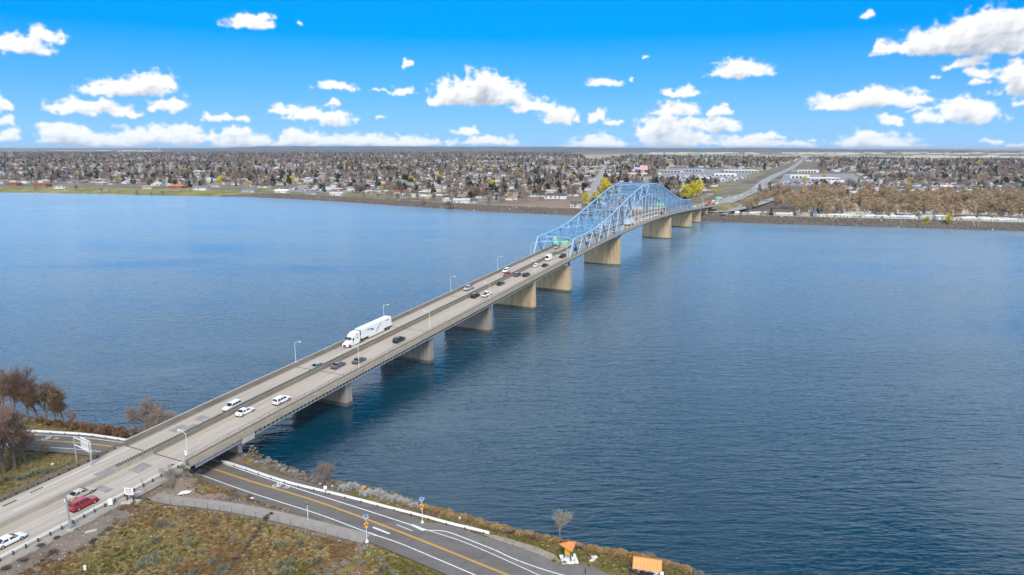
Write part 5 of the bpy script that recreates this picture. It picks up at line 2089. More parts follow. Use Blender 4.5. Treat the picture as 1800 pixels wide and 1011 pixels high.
# the cottonwood grove on the right
k = 0
ORD = ['spreading', 'tall', 'narrow', 'leaning', 'forked', 'dense', 'open', 'pale trunked']
for row, (y0, n_, xa, xb) in enumerate([(379, 24, 1405, 1830), (368, 27, 1370, 1840), (359, 27, 1345, 1850), (350, 25, 1365, 1850)]):
    for i in range(n_):
        px = xa + (xb - xa) * (i + rg.uniform(-0.3, 0.3)) / (n_ - 1)
        py = y0 + rg.uniform(-3, 3) + (px - 1500) * 0.02
        sc = rg.uniform(0.78, 1.08) * (0.85 if row == 0 else 0.95)
        X_, Y_ = gp(px, py, LZ)
        lab = 'golden brown cottonwood in the %s row of the riverside grove' % (['front', 'second', 'third', 'rear'][row])
        put('cottonwood_tree', FAR_COTTON[k % 4], X_, Y_, LZ, rg.random() * 6.28, sc, lab, 'tree', 'riverside grove: ' + lab[:60])
        k += 1
for px, py, sc, lab in [(1318, 374, 0.72, 'large brown tree left of the trailers by the bank path'), (1308, 366, 0.6, 'brown tree behind the bank path bend'), (1330, 366, 0.72, 'brown tree between the ramp road and trailers')]:
    far_one(FAR_COTTON[0], 'cottonwood_tree', px, py, sc, lab)

# trailers and mobile homes below the grove
def trailer_meshes():
    out = []
    for L_, W_, H_, rnd_ in ((9, 2.8, 2.9, 1), (14, 4.0, 2.8, 0), (7, 2.6, 2.6, 1)):
        a, r_, w_ = MB(), MB(), MB()
        a.prism([(-L_ / 2, -W_ / 2), (L_ / 2, -W_ / 2), (L_ / 2, W_ / 2), (-L_ / 2, W_ / 2)], 0.35, H_)
        a.box(-L_ / 2 + 1.5, -L_ / 2 + 2.3, -W_ / 2 + 0.1, W_ / 2 - 0.1, 0, 0.36)
        a.box(L_ / 2 - 2.8, L_ / 2 - 1.6, -W_ / 2 + 0.1, W_ / 2 - 0.1, 0, 0.36)
        if rnd_:
            r_.box(-L_ / 2 - 0.05, L_ / 2 + 0.05, -W_ / 2 - 0.05, W_ / 2 + 0.05, H_ + 0.003, H_ + 0.12)
            r_.box(-0.6, 0.6, -0.5, 0.5, H_ + 0.12, H_ + 0.4)
        else:
            gable(r_, L_, W_, H_ + 0.01, 0.7, 0.25)
        for k_ in range(int(L_ / 3)):
            x_ = -L_ / 2 + 1.6 + k_ * 2.8
            w_.box(x_ - 0.5, x_ + 0.5, -W_ / 2 - 0.04, -W_ / 2 + 0.02, 1.3, 2.1)
        out.append((a.mesh('body', WALLS[0]), r_.mesh('roof', ROOFS[7]), w_.mesh('window', M['glass_dark'])))
    return out


TM = trailer_meshes()
tk = 0
spots = []
for row, (y0, n_, xa, xb) in enumerate([(384.5, 34, 1318, 1830), (378, 26, 1330, 1830), (372, 22, 1400, 1830), (366, 20, 1440, 1830), (361, 14, 1460, 1830)]):
    for i in range(n_):
        px = xa + (xb - xa) * (i + rg.uniform(-0.3, 0.3)) / (n_ - 1)
        py = y0 + (px - 1350) * (0.024 if row < 2 else 0.016) + rg.uniform(-1.2, 1.2)
        X_, Y_ = gp(px, py, LZ)
        if Y_ - float(farY(X_)) < 33:
            Y_ = float(farY(X_)) + 33 + rg.uniform(0, 3)
        kind = rg.choice([0, 0, 1, 1, 2])
        wi = rg.choices([0, 1, 5, 3, 2], [6, 2, 2, 1, 0.6])[0]
        ri = rg.choices([7, 2, 0, 6, 8], [5, 2, 1, 0.7, 0.25])[0]
        lab = '%s %s, %s roof, in the %s grove row' % (WALLN[wi], ['camping trailer', 'long mobile home', 'short trailer'][kind], ROOFN[ri], ['levee', 'second', 'third', 'fourth', 'rear'][row])
        root = empty('mobile_home' if kind == 1 else 'camping_trailer', (X_, Y_, LZ), rg.choice([0.1, -0.25, 1.2, -0.5, 0.4]), lab, 'trailer', 'trailers: ' + lab[:58])
        for nm, me_, m in zip(('body', 'roof', 'window'), TM[kind], (WALLS[wi], ROOFS[ri], None)):
            o = link(bpy.data.objects.new(nm, me_), root)
            if m:
                set_mat(o, m)
order_labels('trailers', by_left, ', leftmost', ', %s from left', 'trailers below the grove')
order_labels('riverside grove', by_left, ', leftmost', ', %s from left', 'riverside cottonwood grove')
# houses one can point to near the water
for px, py, kind, wi, ri, sc, lab, rz in [
        (1012, 365, 3, 0, 3, 0.95, 'white two storey house under a dark roof beside the truss', -0.2),
        (495, 340, 0, 0, 7, 1.2, 'long white roofed house on the lawn by the left levee', -0.1), (440, 337, 2, 3, 0, 1.2, 'grey roofed house by the lawn behind a dark hedge', -0.1),
        (540, 344, 2, 3, 0, 1.1, 'grey house with a broad grey roof beside the parking lot', -0.15), (590, 345, 0, 0, 2, 1.1, 'white house with a pale roof beside the conifer on the lawn', -0.1),
        (808, 361, 0, 0, 2, 1.2, 'low white house on the field edge by the levee', 0.0), (975, 349, 2, 0, 3, 1.5, 'long white building under a charcoal roof behind the field', 0.05), (830, 357, 1, 3, 3, 1.1, 'grey house with a charcoal roof left of the field', 0.0),
        (25, 326, 2, 4, 5, 1.2, 'long low red roofed house far left of the bank', 0.0), (75, 328, 2, 4, 5, 1.3, 'wide red roofed house above the left bank', 0.05), (312, 331, 2, 4, 8, 1.3, 'orange roofed house with brick wall on the left bank', 0.0),
        (108, 331, 1, 0, 0, 1.3, 'white house with grey roof at the left lawn', 0.1), (262, 332, 0, 1, 4, 1.1, 'cream house with tan roof behind the left bank', 0.0), (355, 334, 0, 0, 0, 1.4, 'white house under grey roof behind the dark hedge', 0.0),
        (1187, 331, 3, 6, 1, 1.1, 'yellow two storey house beyond the truss', 0.2), (1232, 333, 3, 6, 2, 0.9, 'smaller yellow house beside the far road', 0.4), (1180, 341, 0, 0, 7, 1.0, 'white house with white roof beyond the truss', 0.2), (1245, 342, 1, 3, 3, 1.0, 'grey house with dark roof right of the willows', 0.3)]:
    X_, Y_ = gp(px, py, LZ)
    Y_ = max(Y_, float(farY(X_)) + (26 if px < 430 else 42))
    house(X_, Y_, float(far_h(np.array([X_]), np.array([Y_]))[0]), rz, kind, wi, ri, sc, lab)


# big roofs around the dealership lots, each its own thing
def hall(px, py, w, d, h, wi, ri, rz, lab):
    X_, Y_ = gp(px, py, LZ)
    root = empty('commercial_building', (X_, Y_, LZ), rz, lab, 'building')
    mb = MB()
    mb.box(-w / 2, w / 2, -d / 2, d / 2, -0.3, h)
    mb.build('wall', WALLS[wi], root)
    mb = MB()
    mb.box(-w / 2 + 0.5, w / 2 - 0.5, -d / 2 + 0.5, d / 2 - 0.5, h + 0.004, h + 0.5)
    mb.build('roof', ROOFS[ri], root)
    mb = MB()
    for k_ in range(max(2, int(w / 9))):
        x_ = -w / 2 + 4 + k_ * 8.5
        if x_ + 3 < w / 2:
            mb = MB()
            mb.box(x_, x_ + 5, -d / 2 - 0.08, -d / 2 + 0.02, 0.4, h * 0.62)
            mb.build('window', M['glass_dark'], root)
    return root


for px, py, w, d, h, wi, ri, rz, lab in [
        (1110, 309, 90, 24, 6, 1, 7, -0.1, 'long pale store with a white roof left of the lots'), (1175, 303, 80, 40, 7, 3, 0, -0.2, 'grey roofed store behind the car lots'),
        (1215, 301, 70, 34, 7, 3, 6, -0.2, 'blue roofed store behind the car lots'), (1300, 303, 90, 45, 6, 3, 7, -0.1, 'largest white roofed hall beside the far road'),
        (1275, 310, 50, 24, 6, 0, 7, -0.3, 'white showroom in front of the largest hall'), (1235, 316, 36, 18, 5, 0, 2, 0.1, 'small pale showroom amid parked cars'),
        (1140, 301, 60, 30, 6, 4, 5, -0.1, 'red roofed store beside the flagpole'), (1400, 313, 44, 30, 7, 0, 2, 0.1, 'white boxy showroom right of the far road'),
        (1443, 318, 64, 30, 6, 3, 7, 0.1, 'wide white hall right of the far road'), (1480, 324, 60, 26, 6, 0, 7, 0.1, 'white hall nearest the grove'), (1415, 303, 60, 34, 7, 0, 0, 0.1, 'grey roofed hall behind the white showroom'),
        (1540, 284, 120, 60, 9, 5, 6, 0.1, 'wide blue roofed school far on the right'), (1575, 287, 80, 40, 7, 5, 6, 0.0, 'lower blue roofed school wing'), (1425, 280, 90, 50, 9, 5, 6, 0.0, 'blue roofed building beside the far road crest'),
        (1680, 332, 130, 26, 5, 0, 7, 0.02, 'very long white roofed building behind the grove'), (1560, 326, 60, 20, 5, 3, 2, 0.0, 'pale roofed shed behind the grove'),
        (470, 284, 110, 60, 8, 0, 7, 0.0, 'big white roofed building deep in the left town'), (1020, 296, 110, 30, 6, 1, 2, -0.1, 'long pale roofed school mid town'), (1760, 320, 50, 30, 5, 3, 0, 0.0, 'grey roofed hall at the right edge')]:
    hall(px, py, w, d, h, wi, ri, rz, lab)
# parked cars in the lots: nobody could count them here
def tiny_car():
    mb = MB()
    mb.loft([[(-2.2, -0.85, 0.3), (2.2, -0.85, 0.3), (2.2, 0.85, 0.3), (-2.2, 0.85, 0.3)], [(-2.2, -0.85, 0.85), (2.2, -0.85, 0.85), (2.2, 0.85, 0.85), (-2.2, 0.85, 0.85)],
             [(-1.3, -0.75, 1.45), (0.9, -0.75, 1.45), (0.9, 0.75, 1.45), (-1.3, 0.75, 1.45)]])
    return mb


CARP = {n: mat('car_paint_' + n, c, 0.35, 0.03, scale=1, coat=0.6) for n, c in [('white', (0.78, 0.78, 0.78)), ('black', (0.012, 0.012, 0.014)), ('grey', (0.10, 0.105, 0.115)), ('silver', (0.42, 0.44, 0.46)),
                                                                         ('red', (0.36, 0.012, 0.02)), ('tan', (0.50, 0.43, 0.36)), ('blue', (0.03, 0.09, 0.25)), ('sage', (0.30, 0.34, 0.28))]}
CARS_TINY = [tiny_car().mesh('parked_car_shape', CARP[c]) for c in ('white', 'white', 'silver', 'black', 'grey', 'blue', 'red')]
pc = []
for poly, n_ in (([(1150, 319), (1195, 306), (1320, 311), (1290, 320), (1220, 322)], 900), ([(1372, 324), (1385, 319), (1500, 326), (1500, 329)], 140), ([(470, 335), (520, 331), (600, 336), (545, 337)], 60)):
    P_ = [gp(x, y, LZ) for x, y in poly]
    xs_, ys_ = [p[0] for p in P_], [p[1] for p in P_]
    U = rng.uniform(min(xs_), max(xs_), n_ * 3)
    V_ = rng.uniform(min(ys_), max(ys_), n_ * 3)
    V_ = np.round(V_ / 9.0) * 9.0
    U = np.round(U / 3.2) * 3.2
    k_ = inside(U, V_, P_)
    pc += list(zip(U[k_][:n_], V_[k_][:n_]))
pc = np.array(pc)
n = len(pc)
instance_stuff('parked_cars', np.column_stack([pc, np.full(n, LZ + 0.25)]), np.full(n, PI / 2) + rng.normal(0, 0.05, n), np.full(n, 1.05), rng.integers(0, 7, n), CARS_TINY)

# flag on its tall pole, water tower, masts
X_, Y_ = gp(1114, 327, LZ)
fl = empty('flagpole', (X_, Y_, LZ), 0, 'very tall flagpole carrying a huge striped flag behind the truss', 'flagpole')
mb = MB()
mb.tube((0, 0, 0), (0, 0, 37), 0.5, 0.22, 8)
mb.build('pole', M['steel_white'], fl)
mb = MB()
mf = MB()
nst = 13
for i in range(nst):
    z0 = 36.5 - (i + 1) * 0.62
    rows = []
    for k_ in range(11):
        x_ = 0.3 + k_ * 2.3
        y_ = math.sin(k_ * 0.9) * 0.8
        rows.append([(x_, y_ - 0.04, z0 - k_ * 0.16), (x_, y_ + 0.04, z0 - k_ * 0.16), (x_, y_ + 0.04, z0 + 0.62 - k_ * 0.16), (x_, y_ - 0.04, z0 + 0.62 - k_ * 0.16)])
    if i < 7:
        mf.loft(rows[:5], 2)
        mf.loft(rows[4:], i % 2)
    else:
        mf.loft(rows, i % 2)
flagm = mf.build('flag', [M['sign_red'], M['sign_white'], CARP['blue']], None, loc=(X_, Y_, LZ))
tag(flagm, 'huge red white and blue striped flag flying from the tall pole', 'flag')
X_, Y_ = gp(280, 264.5, LZ)
wt = empty('water_tower', (X_, Y_, LZ), 0, 'white mushroom shaped water tower on the left horizon', 'water tower')
mb = MB()
hgt_ = 50
mb.loft([[(r * math.cos(a), r * math.sin(a), z) for a in np.linspace(0, 2 * PI, 17)[:-1]] for r, z in ((9, 0), (8, hgt_ * 0.6), (24, hgt_ * 0.78), (26, hgt_ * 0.9), (20, hgt_), (3, hgt_ * 1.06))])
mb.build('tank', WALLS[0], wt)

# ---------------------------------------------------------------- vehicles
M['tyre'] = mat('tyre', (0.02, 0.02, 0.02), 0.9, 0.1)
M['rim'] = mat('rim', (0.40, 0.41, 0.42), 0.35, 0.05, metal=0.6)
M['car_glass'] = mat('car_glass', (0.018, 0.022, 0.026), 0.08, 0.05, spec=0.7)
M['head'] = mat('headlight', (0.72, 0.74, 0.76), 0.2, 0.02)
M['tail'] = mat('tail_light', (0.32, 0.01, 0.01), 0.3, 0.05)
M['trim'] = mat('dark_trim', (0.03, 0.03, 0.03), 0.6, 0.1)


def sect(x, w, z0, z1, r=0.12):
    """closed section across the car at x: slightly rounded box"""
    return [(x, -w + r, z0), (x, w - r, z0), (x, w, z0 + r), (x, w, z1 - r * 1.2), (x, w - r, z1), (x, -w + r, z1), (x, -w, z1 - r * 1.2), (x, -w, z0 + r)]


SHAPES = {
    # length, half width, body stations (x, half width, z0, z1), cabin (x0 foot, x0 top, x1 top, x1 foot, belt z, roof z)
    'sedan': dict(L=4.8, w=0.92, st=[(-2.4, 0.78, 0.42, 0.88), (-2.25, 0.88, 0.26, 0.99), (-1.3, 0.92, 0.22, 0.99), (0.0, 0.92, 0.22, 0.93), (1.1, 0.92, 0.22, 0.90), (1.9, 0.89, 0.24, 0.80), (2.3, 0.80, 0.30, 0.68), (2.42, 0.66, 0.38, 0.58)],
                  cab=(-1.75, -1.0, 0.35, 1.2, 0.90, 1.44), r=0.33, ax=(-1.45, 1.45)),
    'suv': dict(L=4.75, w=0.96, st=[(-2.35, 0.88, 0.46, 0.98), (-2.28, 0.94, 0.34, 1.08), (-1.3, 0.96, 0.28, 1.08), (0.0, 0.96, 0.28, 1.06), (1.0, 0.96, 0.28, 1.06), (1.9, 0.93, 0.32, 0.99), (2.25, 0.86, 0.38, 0.88), (2.36, 0.76, 0.46, 0.74)],
                cab=(-2.28, -2.02, 0.45, 1.15, 1.04, 1.73), r=0.38, ax=(-1.4, 1.45)),
    'pickup': dict(L=5.8, w=0.99, st=[(-2.9, 0.93, 0.55, 1.06), (-2.8, 0.97, 0.42, 1.10), (-1.0, 0.99, 0.36, 1.10), (0.3, 0.99, 0.36, 1.10), (1.5, 0.99, 0.36, 1.12), (2.6, 0.95, 0.40, 1.06), (2.86, 0.85, 0.5, 0.9)],
                   cab=(-0.85, -0.65, 0.7, 1.35, 1.06, 1.84), r=0.41, ax=(-1.85, 1.85)),
    'van': dict(L=6.2, w=1.08, st=[(-3.1, 1.02, 0.5, 1.3), (-3.0, 1.08, 0.40, 1.35), (-1.0, 1.08, 0.36, 1.35), (1.2, 1.08, 0.36, 1.35), (2.5, 1.04, 0.40, 1.22), (2.95, 0.92, 0.46, 0.95)],
                cab=(-3.05, -3.0, 1.5, 2.3, 1.30, 2.75), r=0.38, ax=(-1.9, 1.9)),
}
_vm = {}


def vehicle_meshes(kind):
    if kind in _vm:
        return _vm[kind]
    S = SHAPES[kind]
    body = MB()
    body.loft([sect(*a) for a in S['st']])
    x0, xt0, xt1, x1, zb, zr = S['cab']
    wb_, wt_ = S['w'] - 0.04, S['w'] - 0.17
    zb2 = zb - 0.06
    xm_ = (xt0 + xt1) / 2
    body.loft([[(x0, -wb_, zb2), (x1, -wb_, zb2), (x1, wb_, zb2), (x0, wb_, zb2)],
               [(xt0 + 0.02, -wt_, zr - 0.07), (xt1 - 0.02, -wt_, zr - 0.07), (xt1 - 0.02, wt_, zr - 0.07), (xt0 + 0.02, wt_, zr - 0.07)],
               [(xt0 + 0.16, -wt_ + 0.14, zr), (xt1 - 0.2, -wt_ + 0.14, zr), (xt1 - 0.2, wt_ - 0.14, zr), (xt0 + 0.16, wt_ - 0.14, zr)]])

    def pane(pts, off):
        mb_ = MB()
        P = [Vector(p) for p in pts]
        n_ = (P[1] - P[0]).cross(P[3] - P[0]).normalized()
        if n_.dot(Vector(off)) < 0:
            n_ = -n_
        c_ = sum(P, Vector()) / 4
        A = [c_ + (p - c_) * 0.86 - n_ * 0.02 for p in P]
        B = [c_ + (p - c_) * 0.86 + n_ * 0.014 for p in P]
        mb_.loft([A, B])
        return mb_.mesh('window', M['car_glass'])
    ztp = zr - 0.07
    parts = [('windscreen', pane([(x1, -wb_, zb), (x1, wb_, zb), (xt1, wt_, ztp), (xt1, -wt_, ztp)], (1, 0, 0.4))),
             ('rear_window', pane([(x0, -wb_, zb), (x0, wb_, zb), (xt0, wt_, ztp), (xt0, -wt_, ztp)], (-1, 0, 0.4)))]
    for sg in (-1, 1):
        if kind == 'van':
            parts.append(('side_window', pane([(1.3, sg * wb_, zb + 0.1), (x1 - 0.15, sg * wb_, zb + 0.1), (xt1 - 0.05, sg * wt_, ztp - 0.3), (1.2, sg * wt_, ztp - 0.3)], (0, sg, 0))))
        else:
            def at(u, top):
                a, b_ = (xt0, xt1) if top else (x0, x1)
                return (a + (b_ - a) * u, sg * (wt_ if top else wb_), ztp if top else zb)
            cuts = [(0.04, 0.36), (0.36, 0.66), (0.66, 0.97)] if kind == 'suv' else ([(0.03, 0.46), (0.5, 0.97)])
            for u0, u1 in cuts:
                parts.append(('side_window', pane([at(u0, 0), at(u1, 0), at(u1, 1), at(u0, 1)], (0, sg, 0.1))))
    w_ = MB()
    w_.tube((0, -0.12, 0), (0, 0.12, 0), S['r'], n=14)
    rimm = MB()
    rimm.tube((0, -0.135, 0), (0, 0.135, 0), S['r'] * 0.6, n=10)
    hl = MB()
    hl.box(-0.12, 0.06, -0.17, 0.17, -0.07, 0.07)
    tl = MB()
    tl.box(-0.05, 0.10, -0.13, 0.13, -0.10, 0.10)
    trim = MB()
    trim.box(-S['L'] / 2 + 0.02, S['L'] / 2 - 0.08, -S['w'] + 0.1, S['w'] - 0.1, 0.16, 0.34)
    bed = None
    if kind == 'pickup':
        bed = MB()
        bed.box(-2.72, -0.95, -0.82, 0.82, 1.102, 1.125)
    _vm[kind] = dict(body=body.mesh('body', CARP['white']), parts=parts, wheel=w_.mesh('tyre', M['tyre']), rim=rimm.mesh('rim', M['rim']), hl=hl.mesh('headlight', M['head']),
                     tl=tl.mesh('tail_light', M['tail']), trim=trim.mesh('underside', M['trim']), bed=bed.mesh('truck_bed', M['trim']) if bed else None)
    return _vm[kind]


def car(kind, colour, s, x, label, away=True, cat='car', pos=None, group=None, detail=True):
    V_ = vehicle_meshes(kind)
    S = SHAPES[kind]
    z = float(zdeck(s)) + 0.004
    slope = math.atan((float(zdeck(s + 1)) - float(zdeck(s - 1))) / 2)
    name = {'sedan': 'sedan_car', 'suv': 'sport_utility_car', 'pickup': 'pickup_truck', 'van': 'van'}[kind]
    root = empty(name, BW(s, x, z), 0, label, cat, group)
    hd = PI / 2 - ANG + (0 if away else PI)
    root.rotation_euler = (0, -slope if away else slope, hd)
    if pos:
        root.location = pos[:3]
        root.rotation_euler = (0, 0, pos[3])
    b = link(bpy.data.objects.new('body', V_['body']), root)
    set_mat(b, CARP[colour])
    for nm, me_ in V_['parts']:
        link(bpy.data.objects.new(nm, me_), root)
    link(bpy.data.objects.new('underside', V_['trim']), root)
    if V_['bed']:
        link(bpy.data.objects.new('truck_bed', V_['bed']), root)
    if detail:
        for ax in S['ax']:
            for sg in (-1, 1):
                w = link(bpy.data.objects.new('wheel', V_['wheel']), root)
                w.location = (ax, sg * (S['w'] - 0.10), S['r'])
                link(bpy.data.objects.new('rim', V_['rim']), w)
        st = S['st']
        for sg in (-1, 1):
            h = link(bpy.data.objects.new('headlight', V_['hl']), root)
            h.location = (st[-1][0] - 0.10, sg * (S['w'] - 0.30), (st[-1][2] + st[-1][3]) / 2 + 0.08)
            t = link(bpy.data.objects.new('tail_light', V_['tl']), root)
            t.location = (st[0][0] + 0.0, sg * (S['w'] - 0.22), (st[0][2] + st[0][3]) / 2 + 0.16)
    return root


car('sedan', 'tan', -69.2, 3.3, 'tan sedan beside the red car on the approach road')
car('suv', 'red', -71.3, 7.3, 'dark red sport utility car next to the guardrail on the approach road')
car('sedan', 'white', -83.8, 7.5, 'white sedan at the lower left edge of the approach road')
car('suv', 'white', -28.2, -2.6, 'white car with roof rails coming toward the near end beside the glare screen', False)
car('sedan', 'white', -29.1, 2.5, 'white sedan leaving across from the oncoming white car at the near end')
car('suv', 'white', -20.6, 5.8, 'white sport utility car driving away near the second lamp')
car('sedan', 'sage', 1.5, -2.5, 'silver green sedan half hidden behind the glare screen', False)
car('sedan', 'grey', 4.6, 2.6, 'dark grey sedan in the inner lane opposite the silver green sedan')
car('sedan', 'grey', 10.1, 5.6, 'dark grey sedan in the outer lane just ahead of another')
car('suv', 'black', 29.9, 5.6, 'black car alone in the outer lane opposite the semi trailer')
car('pickup', 'silver', 95.5, -6.2, 'silver pickup truck coming toward us past the semi truck', False, 'pickup truck')
car('suv', 'black', 86.1, 2.0, 'black boxy car beside the white pickup truck')
car('pickup', 'white', 89.3, 5.3, 'white pickup truck with a dark bed driving away', True, 'pickup truck')
car('sedan', 'black', 107.8, 2.2, 'black sedan alone ahead of the white pickup truck')
car('suv', 'white', 129.9, -6.2, 'white oncoming car beside a red one', False)
car('sedan', 'red', 124.0, -2.9, 'red oncoming car partly hidden by the median', False)
car('suv', 'grey', 124.6, 2.0, 'dark grey car in the inner lane of a side by side pair')
car('suv', 'black', 125.7, 5.6, 'black car in the outer lane of a side by side pair')
car('sedan', 'white', 145.3, 1.9, 'small white sedan between the dark pair and the white van')
car('sedan', 'black', 146.8, 5.6, 'black sedan right of the small white sedan')
car('van', 'white', 160.5, 2.0, 'tall white van nearing the truss portal', True, 'van')
car('suv', 'silver', 190.4, -6.0, 'silver car leaving the truss portal toward us', False)
car('pickup', 'black', 169.2, 5.6, 'black pickup truck entering the truss', True, 'pickup truck')
inside_list = [('sedan', 'black', 188, 5.6), ('suv', 'silver', 196, 2.2), ('sedan', 'grey', 206, 5.6), ('suv', 'white', 214, 2.2), ('suv', 'red', 228, 5.4), ('sedan', 'silver', 236, 2.2), ('pickup', 'white', 252, 5.8), ('sedan', 'white', 313, 6.2), ('sedan', 'white', 330, 6.2),
               ('suv', 'white', 322, 2.4), ('sedan', 'white', 352, 6.2), ('suv', 'black', 372, 6.2), ('suv', 'white', 305, -5.8), ('sedan', 'white', 345, -2.6), ('suv', 'silver', 396, 2.4), ('sedan', 'white', 410, 6.0), ('sedan', 'red', 430, -5.8), ('suv', 'white', 444, 5.8), ('sedan', 'black', 232, -2.6)]
places = ['just inside the near portal', 'near the first truss posts', 'in the near side span', 'below the rising top chord', 'before the main pier', 'behind the near arch foot', 'at the near main pier', 'under the arch crown', 'past the arch crown',
          'inner lane under the crown', 'toward the far arch foot', 'at the far arch foot', 'oncoming lane under the crown', 'by the median past the crown', 'past the far main pier', 'in the far side span', 'oncoming in the far side span', 'near the far portal', 'oncoming before the main pier']
for (kd, cl, s, x), pl in zip(inside_list, places):
    car(kd, cl, s, x, '%s %s on the deck %s' % (cl, {'sedan': 'sedan', 'suv': 'sport utility car', 'pickup': 'pickup truck'}[kd], pl), x > 0)
for i, (kd, cl, s, x) in enumerate([('sedan', 'white', 486, 6), ('suv', 'grey', 496, 2.4), ('sedan', 'white', 508, 6), ('suv', 'white', 520, 2.3), ('sedan', 'silver', 535, 6), ('sedan', 'white', 548, 2.4), ('suv', 'black', 560, 6), ('sedan', 'white', 500, -6)]):
    car(kd, cl, s, x, '%s %s %s on the deck beyond the truss' % (cl, {'sedan': 'sedan', 'suv': 'sport utility car'}[kd], ['first', 'inner lane', 'mid queue', 'behind the lamp', 'nearer the bank', 'last but one', 'last in line', 'oncoming'][i]), x > 0)

# cars on the far highway, too small for parts
FT = FHW
for i in range(26):
    t = 6 + i * (len(FT) - 12) / 26 + rg.uniform(-0.5, 0.5)
    k_ = int(t)
    if k_ + 1 >= len(FT):
        continue
    p, q = Vector(FT[k_]), Vector(FT[k_ + 1])
    u = p.lerp(q, t - k_)
    dr_v = (q - p).normalized()
    n_v = Vector((-dr_v.y, dr_v.x, 0))
    sidev = -1 if rg.random() < 0.6 else 1
    u = u + n_v * sidev * rg.choice([3.0, 6.5])
    cl = rg.choice([0, 1, 2, 3, 4, 5])
    o = bpy.data.objects.new('distant_car', CARS_TINY[cl])
    o.location = (u.x, u.y, u.z + 0.08)
    o.rotation_euler = (0, 0, math.atan2(dr_v.y, dr_v.x))
    link(o)
    lab = '%s car on the %s side of the far highway' % (['white', 'white', 'silver', 'black', 'grey', 'blue'][cl], 'incoming' if sidev > 0 else 'outgoing')
    tag(o, lab, 'car', 'far highway: ' + lab)
order_labels('far highway', by_river, ', nearest the river', ', %s from the river', 'cars on the far highway')
X_, Y_ = FHW[5][0], FHW[5][1]
mb = MB()
mb.box(-4, 2.2, -1.3, 1.3, 1.0, 3.7)
mb.box(2.4, 4.3, -1.15, 1.15, 0.6, 2.9)
rt = empty('red_truck', (X_ + 3, Y_, float(FHW[5][2]) + 0.05), PI / 2 - ANG, 'red truck just past the far end of the bridge', 'truck')
mb.build('body', M['sign_red'], rt)
for ax in (-3, -1.8, 3.3):
    for sg in (-1.1, 1.1):
        w = link(bpy.data.objects.new('wheel', vehicle_meshes('pickup')['wheel']), rt)
        w.location = (ax, sg, 0.45)


